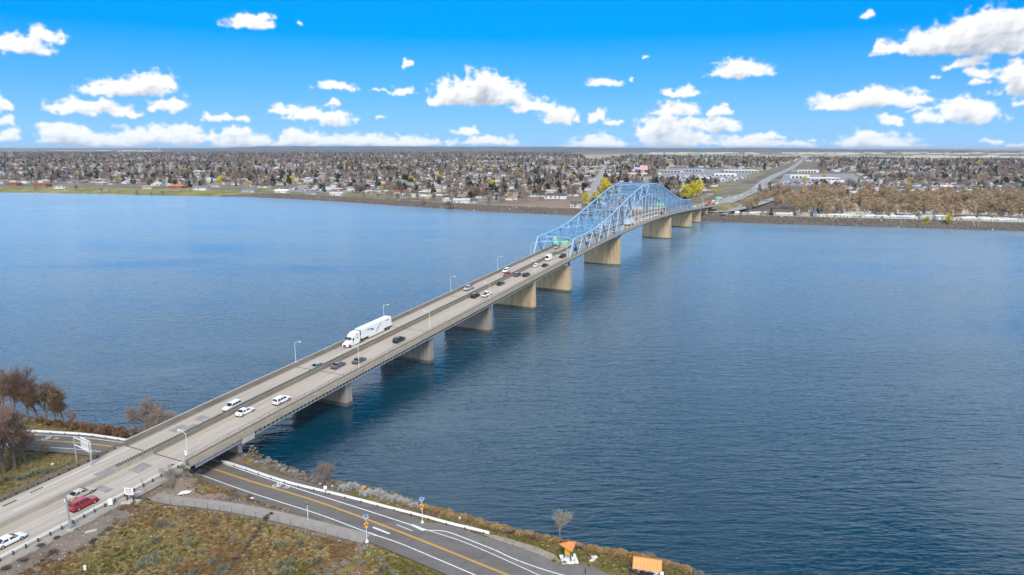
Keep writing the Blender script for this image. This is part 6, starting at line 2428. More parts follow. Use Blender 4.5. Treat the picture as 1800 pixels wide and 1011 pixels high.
def semi(s, x, away, label, trailer_len=15.6, marks=True, colour='white', boxtruck=False):
    z = float(zdeck(s)) + 0.004
    slope = math.atan((float(zdeck(s + 1)) - float(zdeck(s - 1))) / 2)
    root = empty('box_truck' if boxtruck else 'semi_truck', BW(s, x, z), 0, label, 'truck')
    root.rotation_euler = (0, -slope if away else slope, PI / 2 - ANG + (0 if away else PI))
    W = CARP['white']

    def sec(xx, w, z0, z1, r):
        return [(xx, -w, z0), (xx, w, z0), (xx, w, z1 - r), (xx, w - r, z1), (xx, -w + r, z1), (xx, -w, z1 - r)]
    cab = MB()
    cab.loft([sec(-2.1, 1.22, 0.75, 3.95, 0.25), sec(0.0, 1.22, 0.75, 3.95, 0.3), sec(0.9, 1.22, 0.75, 3.55, 0.4), sec(1.45, 1.18, 0.75, 2.9, 0.3), sec(1.9, 1.15, 0.7, 2.0, 0.2)])
    cab.loft([sec(1.9, 1.15, 0.5, 1.98, 0.2), sec(3.0, 1.10, 0.42, 1.78, 0.3), sec(3.75, 1.0, 0.42, 1.5, 0.3), sec(3.95, 0.85, 0.5, 1.15, 0.2)])
    cab.build('cab', W, root)
    g = MB()
    g.loft([[(1.50, -1.0, 2.80), (1.50, 1.0, 2.80), (1.94, 1.0, 2.03), (1.94, -1.0, 2.03)], [(1.56, -1.0, 2.83), (1.56, 1.0, 2.83), (2.0, 1.0, 2.06), (2.0, -1.0, 2.06)]])
    g.build('windscreen', M['car_glass'], root)
    for sg in (-1, 1):
        g = MB()
        g.box(0.85, 1.5, sg * 1.225 - 0.02, sg * 1.225 + 0.02, 1.95, 2.6)
        g.build('side_window', M['car_glass'], root)
        g = MB()
        g.box(-0.9, -0.45, sg * 1.225 - 0.02, sg * 1.225 + 0.02, 2.0, 2.4)
        g.box(-0.9, -0.55, sg * 1.225 - 0.02, sg * 1.225 + 0.02, 3.0, 3.3)
        g.build('sleeper_window', M['car_glass'], root)
        g = MB()
        g.box(1.55, 1.7, sg * 1.45 - 0.12, sg * 1.45 + 0.12, 1.8, 2.5)
        g.bar((1.6, sg * 1.2, 2.1), (1.6, sg * 1.4, 2.1), 0.06)
        g.build('mirror', M['trim'], root)
        g = MB()
        g.box(3.7, 3.9, sg * 0.78 - 0.16, sg * 0.78 + 0.16, 0.85, 1.1)
        g.build('headlight', M['head'], root)
        g = MB()
        g.box(-1.6, 1.2, sg * 1.235 - 0.03, sg * 1.235 + 0.03, 0.35, 0.8)
        g.build('side_skirt', W, root)
    g = MB()
    g.box(3.93, 4.0, -0.5, 0.5, 0.6, 1.15)
    g.build('grille', M['trim'], root)
    tr0 = -3.0
    t = MB()
    t.box(tr0 - trailer_len, tr0, -1.29, 1.29, 1.15, 4.08)
    tb = t.build('trailer', W, root)
    t = MB()
    t.box(tr0 - trailer_len + 1, -1.6, -0.5, 0.5, 0.8, 1.14)
    t.box(tr0 + 0.02, tr0 + 0.5, -0.9, 0.9, 2.4, 3.8)
    t.build('chassis', M['trim'], root)
    for sg in (-1, 1):
        t = MB()
        t.box(tr0 - trailer_len + 4.2, tr0 - 3.2, sg * 1.24 - 0.03, sg * 1.24 + 0.03, 0.45, 1.147)
        t.build('skirt', W, tb)
        if marks:
            t = MB()
            y_ = sg * 1.305

            def q(pts):
                v = [(tr0 - a, y_ - 0.012 * 1, b_) for a, b_ in pts] + [(tr0 - a, y_ + 0.012, b_) for a, b_ in pts]
                n_ = len(pts)
                t.add(v, [tuple(range(n_)), tuple(range(2 * n_ - 1, n_ - 1, -1))] + [(i_, n_ + i_, n_ + (i_ + 1) % n_, (i_ + 1) % n_) for i_ in range(n_)])
            q([(2.2, 3.15), (3.4, 3.35), (5.6, 2.95), (6.0, 2.65), (4.6, 2.85), (3.2, 3.05)])
            q([(4.4, 2.6), (5.7, 2.75), (6.1, 2.3), (5.2, 2.45)])
            q([(7.4, 1.9), (7.7, 1.85), (9.2, 2.9), (10.2, 3.5), (9.9, 3.5), (8.6, 2.8)])
            for k_ in range(5):
                q([(12.6 + k_ * 0.36, 3.3), (12.85 + k_ * 0.36, 3.3), (12.85 + k_ * 0.36, 3.62), (12.6 + k_ * 0.36, 3.62)])
            q([(7.0, 1.35), (7.8, 1.35), (7.8, 1.55), (7.0, 1.55)])
            t.build('logo', CARP['blue'], tb)
    wh = MB()
    wh.tube((0, -0.16, 0), (0, 0.16, 0), 0.5, n=14)
    wm = wh.mesh('tyre', M['tyre'])
    rm = MB()
    rm.tube((0, -0.175, 0), (0, 0.175, 0), 0.27, n=10)
    rmm = rm.mesh('rim', M['rim'])
    for ax in (2.85, -2.2, -3.5, tr0 - trailer_len + 1.4, tr0 - trailer_len + 2.7):
        for sg in (-1, 1):
            w = link(bpy.data.objects.new('wheel', wm), root)
            w.location = (ax, sg * 1.09, 0.5)
            link(bpy.data.objects.new('rim', rmm), w)
    return root


semi(22.0, -6.0, False, 'white semi truck with a long white trailer bearing dark swooshes')
semi(293.0, 5.2, True, 'white box trailer truck under the near half of the arch', 8.5, False, boxtruck=True)
semi(262.0, -5.8, False, 'white truck coming toward us inside the truss', 9.0, False, boxtruck=True)

# ---------------------------------------------------------------- street lamps along the deck
def lamp(s, x, arm, h, label, base=1.2, name='street_lamp'):
    z = float(zdeck(s))
    root = empty(name, BW(s, x, z + base), -ANG, label, 'street lamp')
    mb = MB()
    mb.tube((0, 0, -0.1), (0, 0, h), 0.065, 0.04, 8)
    mb.box(-0.16, 0.16, -0.16, 0.16, -0.12, 0.3)
    mb.build('pole', M['steel_white'], root)
    mb = MB()
    mb.bar((0, 0, h - 0.15), (arm * 0.5, 0, h + 0.25), 0.07)
    mb.bar((arm * 0.5, 0, h + 0.25), (arm, 0, h + 0.35), 0.06)
    mb.build('arm', M['steel_white'], root)
    mb = MB()
    mb.box(arm - 0.35, arm + 0.35, -0.14, 0.14, h + 0.28, h + 0.42)
    mb.build('lamp_head', M['sign_white'], root)
    return root


lpos = [(0.6, 'nearest'), (42.4, 'second'), (86.5, 'third'), (127.5, 'fourth'), (163.5, 'last before the truss')]
for s, w_ in lpos:
    lamp(s, -9.15, 1.9, 5.9, '%s white lamp on the left parapet %s' % (w_, {'nearest': 'of the bridge', 'second': 'behind the semi trailer', 'third': 'behind the silver pickup', 'fourth': 'left of the white oncoming car'}.get(w_, 'portal')), 1.0)
for s, x, w_ in [(-50.6, 9.1, 'at the near end beside the yellow sign'), (5.6, 9.0, 'beside the dark grey sedan'), (42.3, 9.0, 'past the lone black car'), (84.4, 9.0, 'beside the white pickup truck'), (128.2, 9.0, 'beside the side by side dark cars'), (166, 9.0, 'at the truss portal')]:
    lamp(s, x, -1.9, 5.7 if s > 0 else 5.0, 'white lamp on the right barrier ' + w_, 0.6)
for s, x in [(489, -9.1), (525, 9.0), (560, -9.1), (600, 10), (640, -12), (690, 10)]:
    lamp(s, x, 1.9 if x < 0 else -1.9, 6.5, 'small pale lamp beyond the truss %s' % {489: 'by its far portal', 525: 'on the right side', 560: 'near the far bank', 600: 'first on the far bank', 640: 'on the left of the far road', 690: 'farthest along the far road'}[s], 0.9)
lr = empty('notice_board', BW(-51.0, 9.3, float(zdeck(-51.0))), -ANG, 'small white sign plate below the lamp at the near bridge end', 'sign')
mb = MB()
mb.box(-0.28, 0.28, -0.22, -0.16, 1.1, 2.1)
mb.build('plate', M['sign_white'], lr)
mb = MB()
mb.box(-0.05, 0.05, -0.155, -0.05, 0.0, 1.9)
mb.build('post', M['steel'], lr)

# green signs on the portal
def green_sign(x, w, h, label, lime=False, s=170.9, dz=5.9, face=-1, rows=2):
    z = float(zdeck(s)) + dz
    root = empty('road_sign', BW(s, x, z), -ANG, label, 'sign')
    mb = MB()
    mb.box(-w / 2, w / 2, -0.05, 0.05, 0, h)
    mb.build('panel', M['sign_green'], root)
    mb = MB()
    f = 0.054 * face
    y0, y1 = sorted((f, f + 0.02 * face))
    e = 0.05
    for a, b_, c, d in ((-w / 2 + e, w / 2 - e, e, 2 * e), (-w / 2 + e, w / 2 - e, h - 2 * e, h - e), (-w / 2 + e, -w / 2 + 2 * e, 2 * e, h - 2 * e), (w / 2 - 2 * e, w / 2 - e, 2 * e, h - 2 * e)):
        mb.box(a, b_, y0, y1, c, d)
    r2 = random.Random(int(x * 10) + 50)
    if lime:
        mb.box(-0.2, 0.2, y0, y1, h - 0.75, h - 0.35)
    else:
        mb.box(w / 2 - 0.75, w / 2 - 0.35, y0, y1, h - 0.8, h - 0.35)
    for row in range(rows):
        xx = -w / 2 + 0.3
        zr_ = h * (0.52 - 0.3 * row)
        while xx < w / 2 - 0.5:
            ww = r2.uniform(0.1, 0.18)
            mb.box(xx, xx + ww, y0, y1, zr_, zr_ + h * 0.15)
            xx += ww + 0.08
    mb.build('lettering', M['sign_white'], root)
    if lime:
        mb = MB()
        mb.box(-w / 2 + 0.3, -w / 2 + 1.6, -0.05, 0.05, h + 0.01, h + 1.15)
        mb.build('top_plate', M['sign_lime'], root)
    mb = MB()
    for x_ in (-w * 0.3, w * 0.3):
        mb.box(x_ - 0.05, x_ + 0.05, 0.055, 0.65, h * 0.3, h * 0.3 + 0.1)
    mb.build('bracket', M['steel'], root)
    return root


green_sign(1.3, 3.3, 2.3, 'green highway sign with a lime plate on the truss portal', True)
green_sign(5.6, 3.6, 2.3, 'green highway sign on the right half of the truss portal')
green_sign(4.5, 6.5, 3.2, 'green sign hanging inside the far half of the truss', s=372, dz=6.0)
green_sign(6.0, 6.0, 3.0, 'green sign above the far highway beyond the bridge', s=640, dz=5.2)


# ---------------------------------------------------------------- foreground: rails, signs, path furniture
def w_beam(name, pts, height, label, post_step, m_rail, m_post, zf=None, rail_h=0.32, post_w=0.18, cat='guardrail', n=4, back=0.0):
    """guardrail along ground points: one rail, every post a part"""
    P = catmull(pts, n)
    root = empty(name, (float(P[0][0]), float(P[0][1]), 0), 0, label, cat)
    o0 = Vector((float(P[0][0]), float(P[0][1]), 0))
    Z = [zf(p[0], p[1]) if zf else p[2] for p in P]
    mb = MB()
    rings = []
    for i, p in enumerate(P):
        a = P[max(i - 1, 0)]
        b_ = P[min(i + 1, len(P) - 1)]
        t = Vector((b_[0] - a[0], b_[1] - a[1], 0)).normalized()
        nn = Vector((-t.y, t.x, 0)) * 0.10
        q = Vector((p[0], p[1], 0)) - o0
        z1 = Z[i] + height
        z0 = z1 - rail_h
        zm = (z0 + z1) / 2
        rings.append([tuple(q + nn * 0.4 + Vector((0, 0, z0))), tuple(q + nn * 1.3 + Vector((0, 0, z0 + rail_h * 0.25))), tuple(q + nn * 0.5 + Vector((0, 0, zm))), tuple(q + nn * 1.3 + Vector((0, 0, z1 - rail_h * 0.25))),
                      tuple(q + nn * 0.4 + Vector((0, 0, z1))), tuple(q - nn * 0.9 + Vector((0, 0, z1))), tuple(q - nn * 0.9 + Vector((0, 0, z0)))])
    mb.loft(rings)
    mb.build('rail', m_rail, root)
    acc, last = 0.0, None
    pm = MB()
    pm.box(-post_w / 2, post_w / 2, -post_w / 2, post_w / 2, -0.4, height - rail_h * 0.62)
    pmm = pm.mesh('post', m_post)
    nxt = 0.3
    for i in range(len(P) - 1):
        a, b_ = Vector((P[i][0], P[i][1], Z[i])), Vector((P[i + 1][0], P[i + 1][1], Z[i + 1]))
        L_ = (b_ - a).length
        while nxt <= acc + L_:
            q = a.lerp(b_, (nxt - acc) / L_)
            t = (b_ - a).normalized()
            q = q + Vector((t.y, -t.x, 0)) * 0.16 * (1 if back == 0 else back)
            o = link(bpy.data.objects.new('post', pmm), root)
            o.location = q - o0
            o.rotation_euler = (0, 0, math.atan2(t.y, t.x))
            nxt += post_step
        acc += L_
    return root


gz = lambda x, y: ground_z(x, y)
hwz = lambda x, y: float(zdeck(float(to_local(np.array(x), np.array(y))[0])))
pts = [BW(s, 9.75 + float(drift(s)), 0) for s in np.linspace(-150, -53, 12)]
w_beam('guardrail', pts, 0.82, 'guardrail with brown posts along the right of the approach road', 1.95, M['rail_white'], M['wood_dark'], hwz)
pts = [BW(s, -9.7 + float(drift(s)), 0) for s in np.linspace(-150, -53, 12)]
w_beam('guardrail', pts, 0.85, 'brown weathered rail along the left of the approach road', 2.0, M['conc_dark'], M['wood_dark'], hwz, rail_h=0.45, back=-1)
pts = [(*gp(x, y, RZ + 0.75), 0) for x, y in [(388, 808), (400.7, 811), (430, 820), (465, 832), (510, 846), (557.6, 857.5), (600, 867.5), (643.7, 878.5), (700, 893), (742, 903.5), (790, 916.5), (830, 926), (860, 933.6)]]
w_beam('guardrail', pts, 0.78, 'long white guardrail between the shore road and the water', 3.8, M['sign_white'], M['wood_dark'], lambda x, y: RZ - 0.1, rail_h=0.5)
pts = [(*gp(x, y, RZ + 0.6), 0) for x, y in [(-300, 757), (-150, 754), (0, 755.5), (61, 756), (115, 759), (165, 763), (228, 772.5), (262, 780)]]
w_beam('road_barrier', pts, 0.7, 'pale barrier on the water side of the curving side road at left', 3.8, M['sign_white'], M['wood_dark'], lambda x, y: RZ - 0.1, rail_h=0.5, cat='barrier')

# fence along the lower side of the path: every post its own, thin wires between
P = PATH[12:]
T = np.gradient(P[:, :2], axis=0)
T /= np.linalg.norm(T, axis=1)[:, None]
FN = P[:, :2] + np.stack([T[:, 1], -T[:, 0]], 1) * 1.9
if FN[10, 1] > P[10, 1]:
    FN = P[:, :2] - np.stack([T[:, 1], -T[:, 0]], 1) * 1.9
fence = empty('wire_fence', (0, 0, 0), 0, 'thin wire fence on posts along the lower side of the footpath', 'fence')
pmb = MB()
pmb.tube((0, 0, -0.3), (0, 0, 1.35), 0.028, 0.028, 6)
pmm = pmb.mesh('post', M['rust'])
acc, nxt, pv = 0.0, 0.2, None
for i in range(len(FN) - 1):
    a, b_ = Vector((*FN[i], 0)), Vector((*FN[i + 1], 0))
    L_ = (b_ - a).length
    while nxt <= acc + L_:
        q = a.lerp(b_, (nxt - acc) / L_)
        q.z = ground_z(q.x, q.y)
        o = link(bpy.data.objects.new('post', pmm), fence)
        o.location = q
        if pv is not None:
            mb = MB()
            for hh in (0.45, 0.85, 1.25):
                mb.bar(pv + Vector((0, 0, hh)), q + Vector((0, 0, hh)), 0.012)
            tag(mb.build('wires', M['rust'], fence), kind='stuff')
        pv = q
        nxt += 2.4
    acc += L_


def solar_sign(px, py, label, h=3.6, facing=0.0, panel=True, base=True, plate='sign_yellow', dia=0.46):
    X, Y, z = gpt(px, py)
    root = empty('warning_sign', (X, Y, z), facing, label, 'sign')
    mb = MB()
    mb.tube((0, 0, -0.1), (0, 0, h), 0.055, 0.05, 8)
    mb.build('post', M['steel_white'], root)
    if base:
        mb = MB()
        mb.tube((0, 0, -0.1), (0, 0, 0.12), 0.34, 0.32, 12)
        mb.tube((0, 0, 0.12), (0, 0, 0.5), 0.17, 0.12, 10)
        mb.build('footing', M['steel_white'], root)
    zc = h - (1.15 if panel else 0.3)
    mb = MB()
    d = dia
    mb.loft([[(0, y_, zc - d), (d, y_, zc), (0, y_, zc + d), (-d, y_, zc)] for y_ in (-0.10, -0.07)])
    mb.build('diamond_plate', M[plate], root)
    mb = MB()
    mb.loft([[(-0.06, y_, zc - 0.2), (0.06, y_, zc - 0.2), (0.1, y_, zc + 0.1), (0, y_, zc + 0.22), (-0.1, y_, zc + 0.1)] for y_ in (-0.115, -0.102)])
    mb.box(-0.24, 0.24, -0.115, -0.102, zc - 0.28, zc - 0.22)
    mb.build('symbol', M['black'], root)
    if panel:
        mb = MB()
        mb.box(-0.3, 0.3, -0.12, -0.06, zc - 0.72, zc - 0.52)
        mb.build('beacon_bar', M['sign_yellow'], root)
        mb = MB()
        mb.loft([[(-0.36, -0.26, h + 0.0), (0.36, -0.26, h + 0.0), (0.36, 0.26, h + 0.34), (-0.36, 0.26, h + 0.34)], [(-0.36, -0.27, h + 0.05), (0.36, -0.27, h + 0.05), (0.36, 0.25, h + 0.39), (-0.36, 0.25, h + 0.39)]])
        mb.build('solar_panel', M['solar'], root)
        mb = MB()
        for a_, b_ in (((-0.38, -0.28, h + 0.0), (0.38, -0.28, h + 0.0)), ((-0.38, 0.27, h + 0.36), (0.38, 0.27, h + 0.36)), ((-0.38, -0.28, h), (-0.38, 0.27, h + 0.36)), ((0.38, -0.28, h), (0.38, 0.27, h + 0.36))):
            mb.bar(a_, b_, 0.05)
        mb.build('panel_frame', M['steel_white'], root)
    return root


solar_sign(645, 952, 'yellow crossing sign under a solar panel at the path end', 4.6, math.radians(25))
solar_sign(742.5, 919, 'yellow crossing sign under a solar panel beside the white guardrail', 4.6, math.radians(-20))
solar_sign(639.5, 870, 'small yellow diamond sign behind the guardrail among pale brush', 1.9, math.radians(30), False, False, dia=0.5)
solar_sign(541.5, 914, 'thin marker pole beside the footpath fence', 3.6, 0.3, False, False, 'steel_white', 0.12)


def plate_sign(px, py, w, h, ph, label, m='sign_white', facing=0.0, posts=1, marks=False, pm_='wood_dark'):
    X, Y, z = gpt(px, py)
    root = empty('sign', (X, Y, z), facing, label, 'sign')
    for x_ in ((0,) if posts == 1 else (-w * 0.36, w * 0.36)):
        mb = MB()
        r = 0.04 if posts == 1 else 0.10
        mb.box(x_ - r, x_ + r, -r, r, -0.2, ph + h * 0.9)
        mb.build('post', M[pm_], root)
    mb = MB()
    mb.box(-w / 2, w / 2, -0.16, -0.12, ph, ph + h)
    mb.build('panel', M[m], root)
    if marks:
        mb = MB()
        r2 = random.Random(4)
        for x0, x1 in ((-0.72, -0.06), (0.08, 0.72)):
            xx = x0 * w / 2
            while xx < x1 * w / 2 - 0.1:
                ww = r2.uniform(0.08, 0.16)
                mb.box(xx, xx + ww, -0.175, -0.162, ph + h * 0.74, ph + h * 0.86)
                xx += ww + 0.04
        for row in range(4):
            xx = -w * 0.36
            while xx < w * 0.34:
                ww = r2.uniform(0.08, 0.22)
                mb.box(xx, xx + ww, -0.175, -0.162, ph + h * (0.58 - row * 0.13), ph + h * (0.60 - row * 0.13) + 0.035)
                xx += ww + 0.06
        mb.build('lettering', M['black'], root)
    return root


plate_sign(229.5, 881, 1.75, 1.35, 1.35, 'white notice sign with black heading on two brown posts beside the guardrail', facing=math.radians(-8), posts=2, marks=True)
plate_sign(572.5, 871, 0.62, 0.72, 1.4, 'small white sign standing behind the white guardrail near a bare tree', facing=math.radians(15))
plate_sign(765.5, 908, 0.3, 0.35, 1.0, 'small red marker sign on the bank behind the guardrail', 'sign_red', 0.2)
X, Y, z = gpt(229.5, 881.5)
mb = MB()
mb.loft([[(X - 1.6, Y - 0.8, z - 0.2), (X + 1.6, Y - 0.9, z - 0.2), (X + 1.7, Y + 0.7, z - 0.2), (X - 1.4, Y + 0.8, z - 0.2)], [(X - 1.5, Y - 0.7, z + 0.1), (X + 1.5, Y - 0.8, z + 0.1), (X + 1.6, Y + 0.6, z + 0.1), (X - 1.3, Y + 0.7, z + 0.1)]])
tag(mb.build('sign_pad', M['conc_light']), 'pale concrete pad under the two posted white notice sign', 'slab')
X, Y, z = gpt(160, 934)
mb = MB()
mb.loft([[(-0.9, -0.35, 0), (0.9, -0.35, 0), (0.9, 0.35, 0), (-0.9, 0.35, 0)], [(-0.88, -0.33, 0.14), (0.88, -0.33, 0.14), (0.88, 0.33, 0.14), (-0.88, 0.33, 0.14)]])
o = mb.build('concrete_slab', M['conc_light'], None, loc=(X, Y, z - 0.02), rz=0.45)
tag(o, 'pale concrete slab lying in the dirt below the steel pole', 'slab')
X, Y, z = gpt(124, 931)
pl = empty('signal_pole', (X, Y, z), 0, 'grey steel pole on a round base beside the red car', 'pole')
mb = MB()
mb.tube((0, 0, 0), (0, 0, 6.2), 0.17, 0.15, 12)
mb.box(0.17, 0.36, -0.12, 0.12, 1.0, 1.9)
mb.build('post', M['steel'], pl)
mb = MB()
mb.tube((0, 0, -0.2), (0, 0, 0.12), 0.62, 0.60, 18)
mb.build('base', M['conc_light'], pl)
for sg in (-1,):
    mb = MB()
    mb.box(-0.3, -0.16, -0.15, 0.15, 5.2, 5.6)
    mb.build('camera_box', M['sign_white'], pl)
X, Y, z = gpt(195, 891)
cb = empty('utility_cabinet', (X, Y, z), 0.4, 'white utility cabinet on legs beside the guardrail', 'cabinet')
mb = MB()
mb.loft([sect(-0.35, 0.25, 0.45, 1.55, 0.05), sect(0.35, 0.25, 0.45, 1.55, 0.05)])
mb.build('body', M['sign_white'], cb)
mb = MB()
mb.box(-0.3, -0.22, -0.2, 0.2, -0.1, 0.45)
mb.box(0.22, 0.3, -0.2, 0.2, -0.1, 0.45)
mb.build('legs', M['steel'], cb)
X, Y, z = gpt(150, 1003)
cb = empty('pipe_cap', (X, Y, z), 0, 'short white standpipe in the grass at lower left', 'pipe')
mb = MB()
mb.tube((0, 0, -0.1), (0, 0, 0.75), 0.2, 0.2, 14)
mb.tube((0, 0, 0.752), (0, 0, 0.86), 0.23, 0.18, 14)
mb.build('pipe', M['sign_white'], cb)
# white rails lying like a rack beside the path
X, Y, z = gpt(324, 869)
rk = empty('bike_rack', (X, Y, z), math.radians(20), 'white rack of four parallel bars beside the footpath bend', 'rack')
for k in range(4):
    mb = MB()
    mb.box(-1.05 + k * 0.12, 1.05 + k * 0.12, -0.54 + k * 0.34, -0.42 + k * 0.34, 0.34, 0.44)
    mb.build('bar', M['sign_white'], rk)
for x_ in (-0.7, 0.8):
    mb = MB()
    mb.box(x_ - 0.05, x_ + 0.05, -0.5, 0.6, 0.1, 0.337)
    mb.build('leg', M['wood_dark'], rk)
for px, py, ang_, L_, lab in [(243, 866, 0.35, 1.3, 'white wooden bar lying in the dirt by the guardrail'), (262, 876, -0.7, 0.8, 'short white bar at the edge of the footpath bend')]:
    X, Y, z = gpt(px, py)
    mb = MB()
    mb.box(-L_ / 2, L_ / 2, -0.07, 0.07, 0, 0.13)
    tag(mb.build('white_bar', M['sign_white'], None, loc=(X, Y, z), rz=ang_), lab, 'bar')
X, Y, z = gpt(345, 866)
mb = MB()
mb.box(-0.09, 0.09, -0.09, 0.09, -0.2, 0.95)
tag(mb.build('bollard', M['wood_dark'], None, loc=(X, Y, z)), 'short brown wooden post beside the white rack', 'post')
X, Y, z = gpt(1029, 1009)
mb = MB()
mb.box(-0.08, 0.08, -0.08, 0.08, -0.2, 1.05)
tag(mb.build('bollard', M['wood_dark'], None, loc=(X, Y, z)), 'short brown post in the pull-off pavement at the bottom', 'post')

# gantry on the left with the sign seen from behind
X, Y, z = gpt(131, 820)
zt = 6.2
X, Y = gp(129, 767, z + zt)
X2, Y2 = gp(156, 777, z + zt)
z = ground_z(X, Y)
z2 = ground_z(X2, Y2)
zt = zt + 0.0
gr_ = empty('sign_gantry', (X, Y, z), 0, 'two steel posts carrying a large white sign seen from behind', 'sign')
dx, dy = X2 - X, Y2 - Y
mb = MB()
mb.tube((0, 0, -0.2), (0, 0, zt), 0.16, 0.14, 10)
mb.build('post', M['steel'], gr_)
mb = MB()
mb.tube((dx, dy, z2 - z - 0.2), (dx, dy, zt - 0.2), 0.16, 0.14, 10)
mb.build('post', M['steel'], gr_)
u = Vector((dx, dy, 0)).normalized()
for hh in (zt - 0.25, zt - 1.9):
    mb = MB()
    mb.bar((0, 0, hh), (dx + u.x * 0.5, dy + u.y * 0.5, hh - 0.15), 0.14)
    mb.build('cross_beam', M['steel_white'], gr_)
ln_ = Vector((dx, dy)).length
mb = MB()
nrm_ = Vector((-u.y, u.x, 0))
a = u * (ln_ * 0.42)
b_ = u * (ln_ + 0.25)
mb.loft([[tuple(p + nrm_ * k) for p in (a + Vector((0, 0, zt - 2.4)), b_ + Vector((0, 0, zt - 2.6)), b_ + Vector((0, 0, zt + 0.1)), a + Vector((0, 0, zt + 0.35)))] for k in (0.1, 0.16)])
mb.build('panel', M['sign_white'], gr_)
mb = MB()
for k in range(7):
    q = a.lerp(b_, k / 6)
    mb.bar(q + Vector((0, 0, zt - 2.5)) - nrm_ * 0.02, q + Vector((0, 0, zt + 0.2)) - nrm_ * 0.02, 0.06)
for k in range(3):
    mb.bar(a + Vector((0, 0, zt - 2.1 + k)) + nrm_ * 0.06, b_ + Vector((0, 0, zt - 2.25 + k)) + nrm_ * 0.06, 0.06)
mb.build('stiffeners', M['steel'], gr_)

# kiosk with a little pyramid roof on a concrete pad
A = [gp(x, y, RZ) for x, y in [(983, 976.5), (1011, 973.8), (1017.5, 990), (989, 992)]]
mb = MB()
mb.prism([A[3], A[2], A[1], A[0]], RZ - 0.1, RZ + 0.09)
tag(mb.build('kiosk_pad', M['sign_white']), 'square white concrete pad under the orange roofed kiosk', 'slab')
Xk = sum(p[0] for p in A) / 4
Yk = sum(p[1] for p in A) / 4
ki = empty('information_kiosk', (Xk, Yk, RZ + 0.09), math.radians(10), 'three sided kiosk with orange pyramid roof on a white pad', 'kiosk')
pp = [(-0.75, 0.35), (0.75, 0.45), (0.1, -0.75)]
for p in pp:
    mb = MB()
    mb.box(p[0] - 0.09, p[0] + 0.09, p[1] - 0.09, p[1] + 0.09, -0.05, 2.3)
    mb.build('post', M['green_post'], ki)
for p, q in ((pp[0], pp[2]), (pp[2], pp[1]), (pp[1], pp[0])):
    mb = MB()
    a, b_ = Vector((*p, 0)), Vector((*q, 0))
    d = (b_ - a).normalized() * 0.12
    mb.bar(a + d + Vector((0, 0, 1.35)), b_ - d + Vector((0, 0, 1.35)), 0.05, 1.0)
    mb.build('panel', M['sign_yellow'] if p == pp[0] else M['reed'], ki)
mb = MB()
e = 1.55
tri = [(-e, e * 0.75, 2.2), (e * 0.05, -e * 1.05, 2.2), (e, e * 0.8, 2.2)]
mb.add(tri + [(0.02, 0.1, 3.1)], [(0, 1, 3), (1, 2, 3), (2, 0, 3), (2, 1, 0)])
for t_ in tri:
    for u_ in (0.33, 0.66):
        pass
rfk = mb.build('roof', M['orange_deep'], ki)
for i_ in range(3):
    p, q = Vector(tri[i_]), Vector(tri[(i_ + 1) % 3])
    apex = Vector((0.02, 0.1, 3.1))
    for k in range(7):
        a = p.lerp(q, k / 6)
        m1 = MB()
        m1.bar(a + Vector((0, 0, 0.03)), a.lerp(apex, 0.9) + Vector((0, 0, 0.03)), 0.045)
        m1.build('standing_seam', M['orange_roof'], rfk)

# picnic shelter with a folded orange roof, cut by the lower edge
Xs, Ys = gp(1137, 1016, RZ)
sh = empty('picnic_shelter', (Xs, Ys, RZ), math.radians(-14), 'orange metal roofed picnic shelter near the water at the bottom', 'shelter')
rp = MB()
wz, rz_, ez = 2.25, 3.35, 2.45
rp.loft([[(-wz, -1.75, ez), (wz, -1.75, ez), (wz, -1.72, ez + 0.1), (-wz, -1.72, ez + 0.1)], [(-wz, 0, rz_), (wz, 0, rz_), (wz, 0, rz_ + 0.1), (-wz, 0, rz_ + 0.1)]])
r1 = rp.build('roof', M['orange_roof'], sh)
rp = MB()
rp.loft([[(-wz, 0.02, rz_), (wz, 0.02, rz_), (wz, 0.02, rz_ + 0.1), (-wz, 0.02, rz_ + 0.1)], [(-wz, 1.75, ez), (wz, 1.75, ez), (wz, 1.72, ez + 0.1), (-wz, 1.72, ez + 0.1)]])
r2_ = rp.build('roof', M['orange_deep'], sh)
for k in range(9):
    x_ = -wz + 0.12 + k * (2 * wz - 0.24) / 8
    m1 = MB()
    m1.bar((x_, -1.74, ez + 0.13), (x_, -0.02, rz_ + 0.13), 0.05)
    m1.build('standing_seam', M['orange_deep'], r1)
    m1 = MB()
    m1.bar((x_, 1.74, ez + 0.13), (x_, 0.04, rz_ + 0.13), 0.05)
    m1.build('standing_seam', M['reed'], r2_)
for x_ in (-1.9, 1.9):
    for y_ in (-1.4, 1.4):
        m1 = MB()
        m1.box(x_ - 0.08, x_ + 0.08, y_ - 0.08, y_ + 0.08, 0, ez + 0.1)
        m1.build('post', M['green_post'], sh)
m1 = MB()
m1.box(-2.6, 2.6, -2.2, 2.2, -0.15, 0.08)
m1.build('floor_slab', M['sign_white'], sh)
m1 = MB()
m1.box(-1.0, 1.0, -0.4, 0.4, 0.70, 0.76)
m1.box(-1.0, 1.0, -0.85, -0.6, 0.42, 0.47)
m1.box(-1.0, 1.0, 0.6, 0.85, 0.42, 0.47)
m1.box(-0.7, -0.6, -0.8, 0.8, 0.081, 0.7)
m1.box(0.6, 0.7, -0.8, 0.8, 0.081, 0.7)
X, Y = Xs, Ys
o = m1.build('picnic_table', M['wood_dark'], None, loc=(Xs, Ys, RZ), rz=math.radians(-14))
tag(o, 'brown picnic table under the orange shelter roof', 'table')


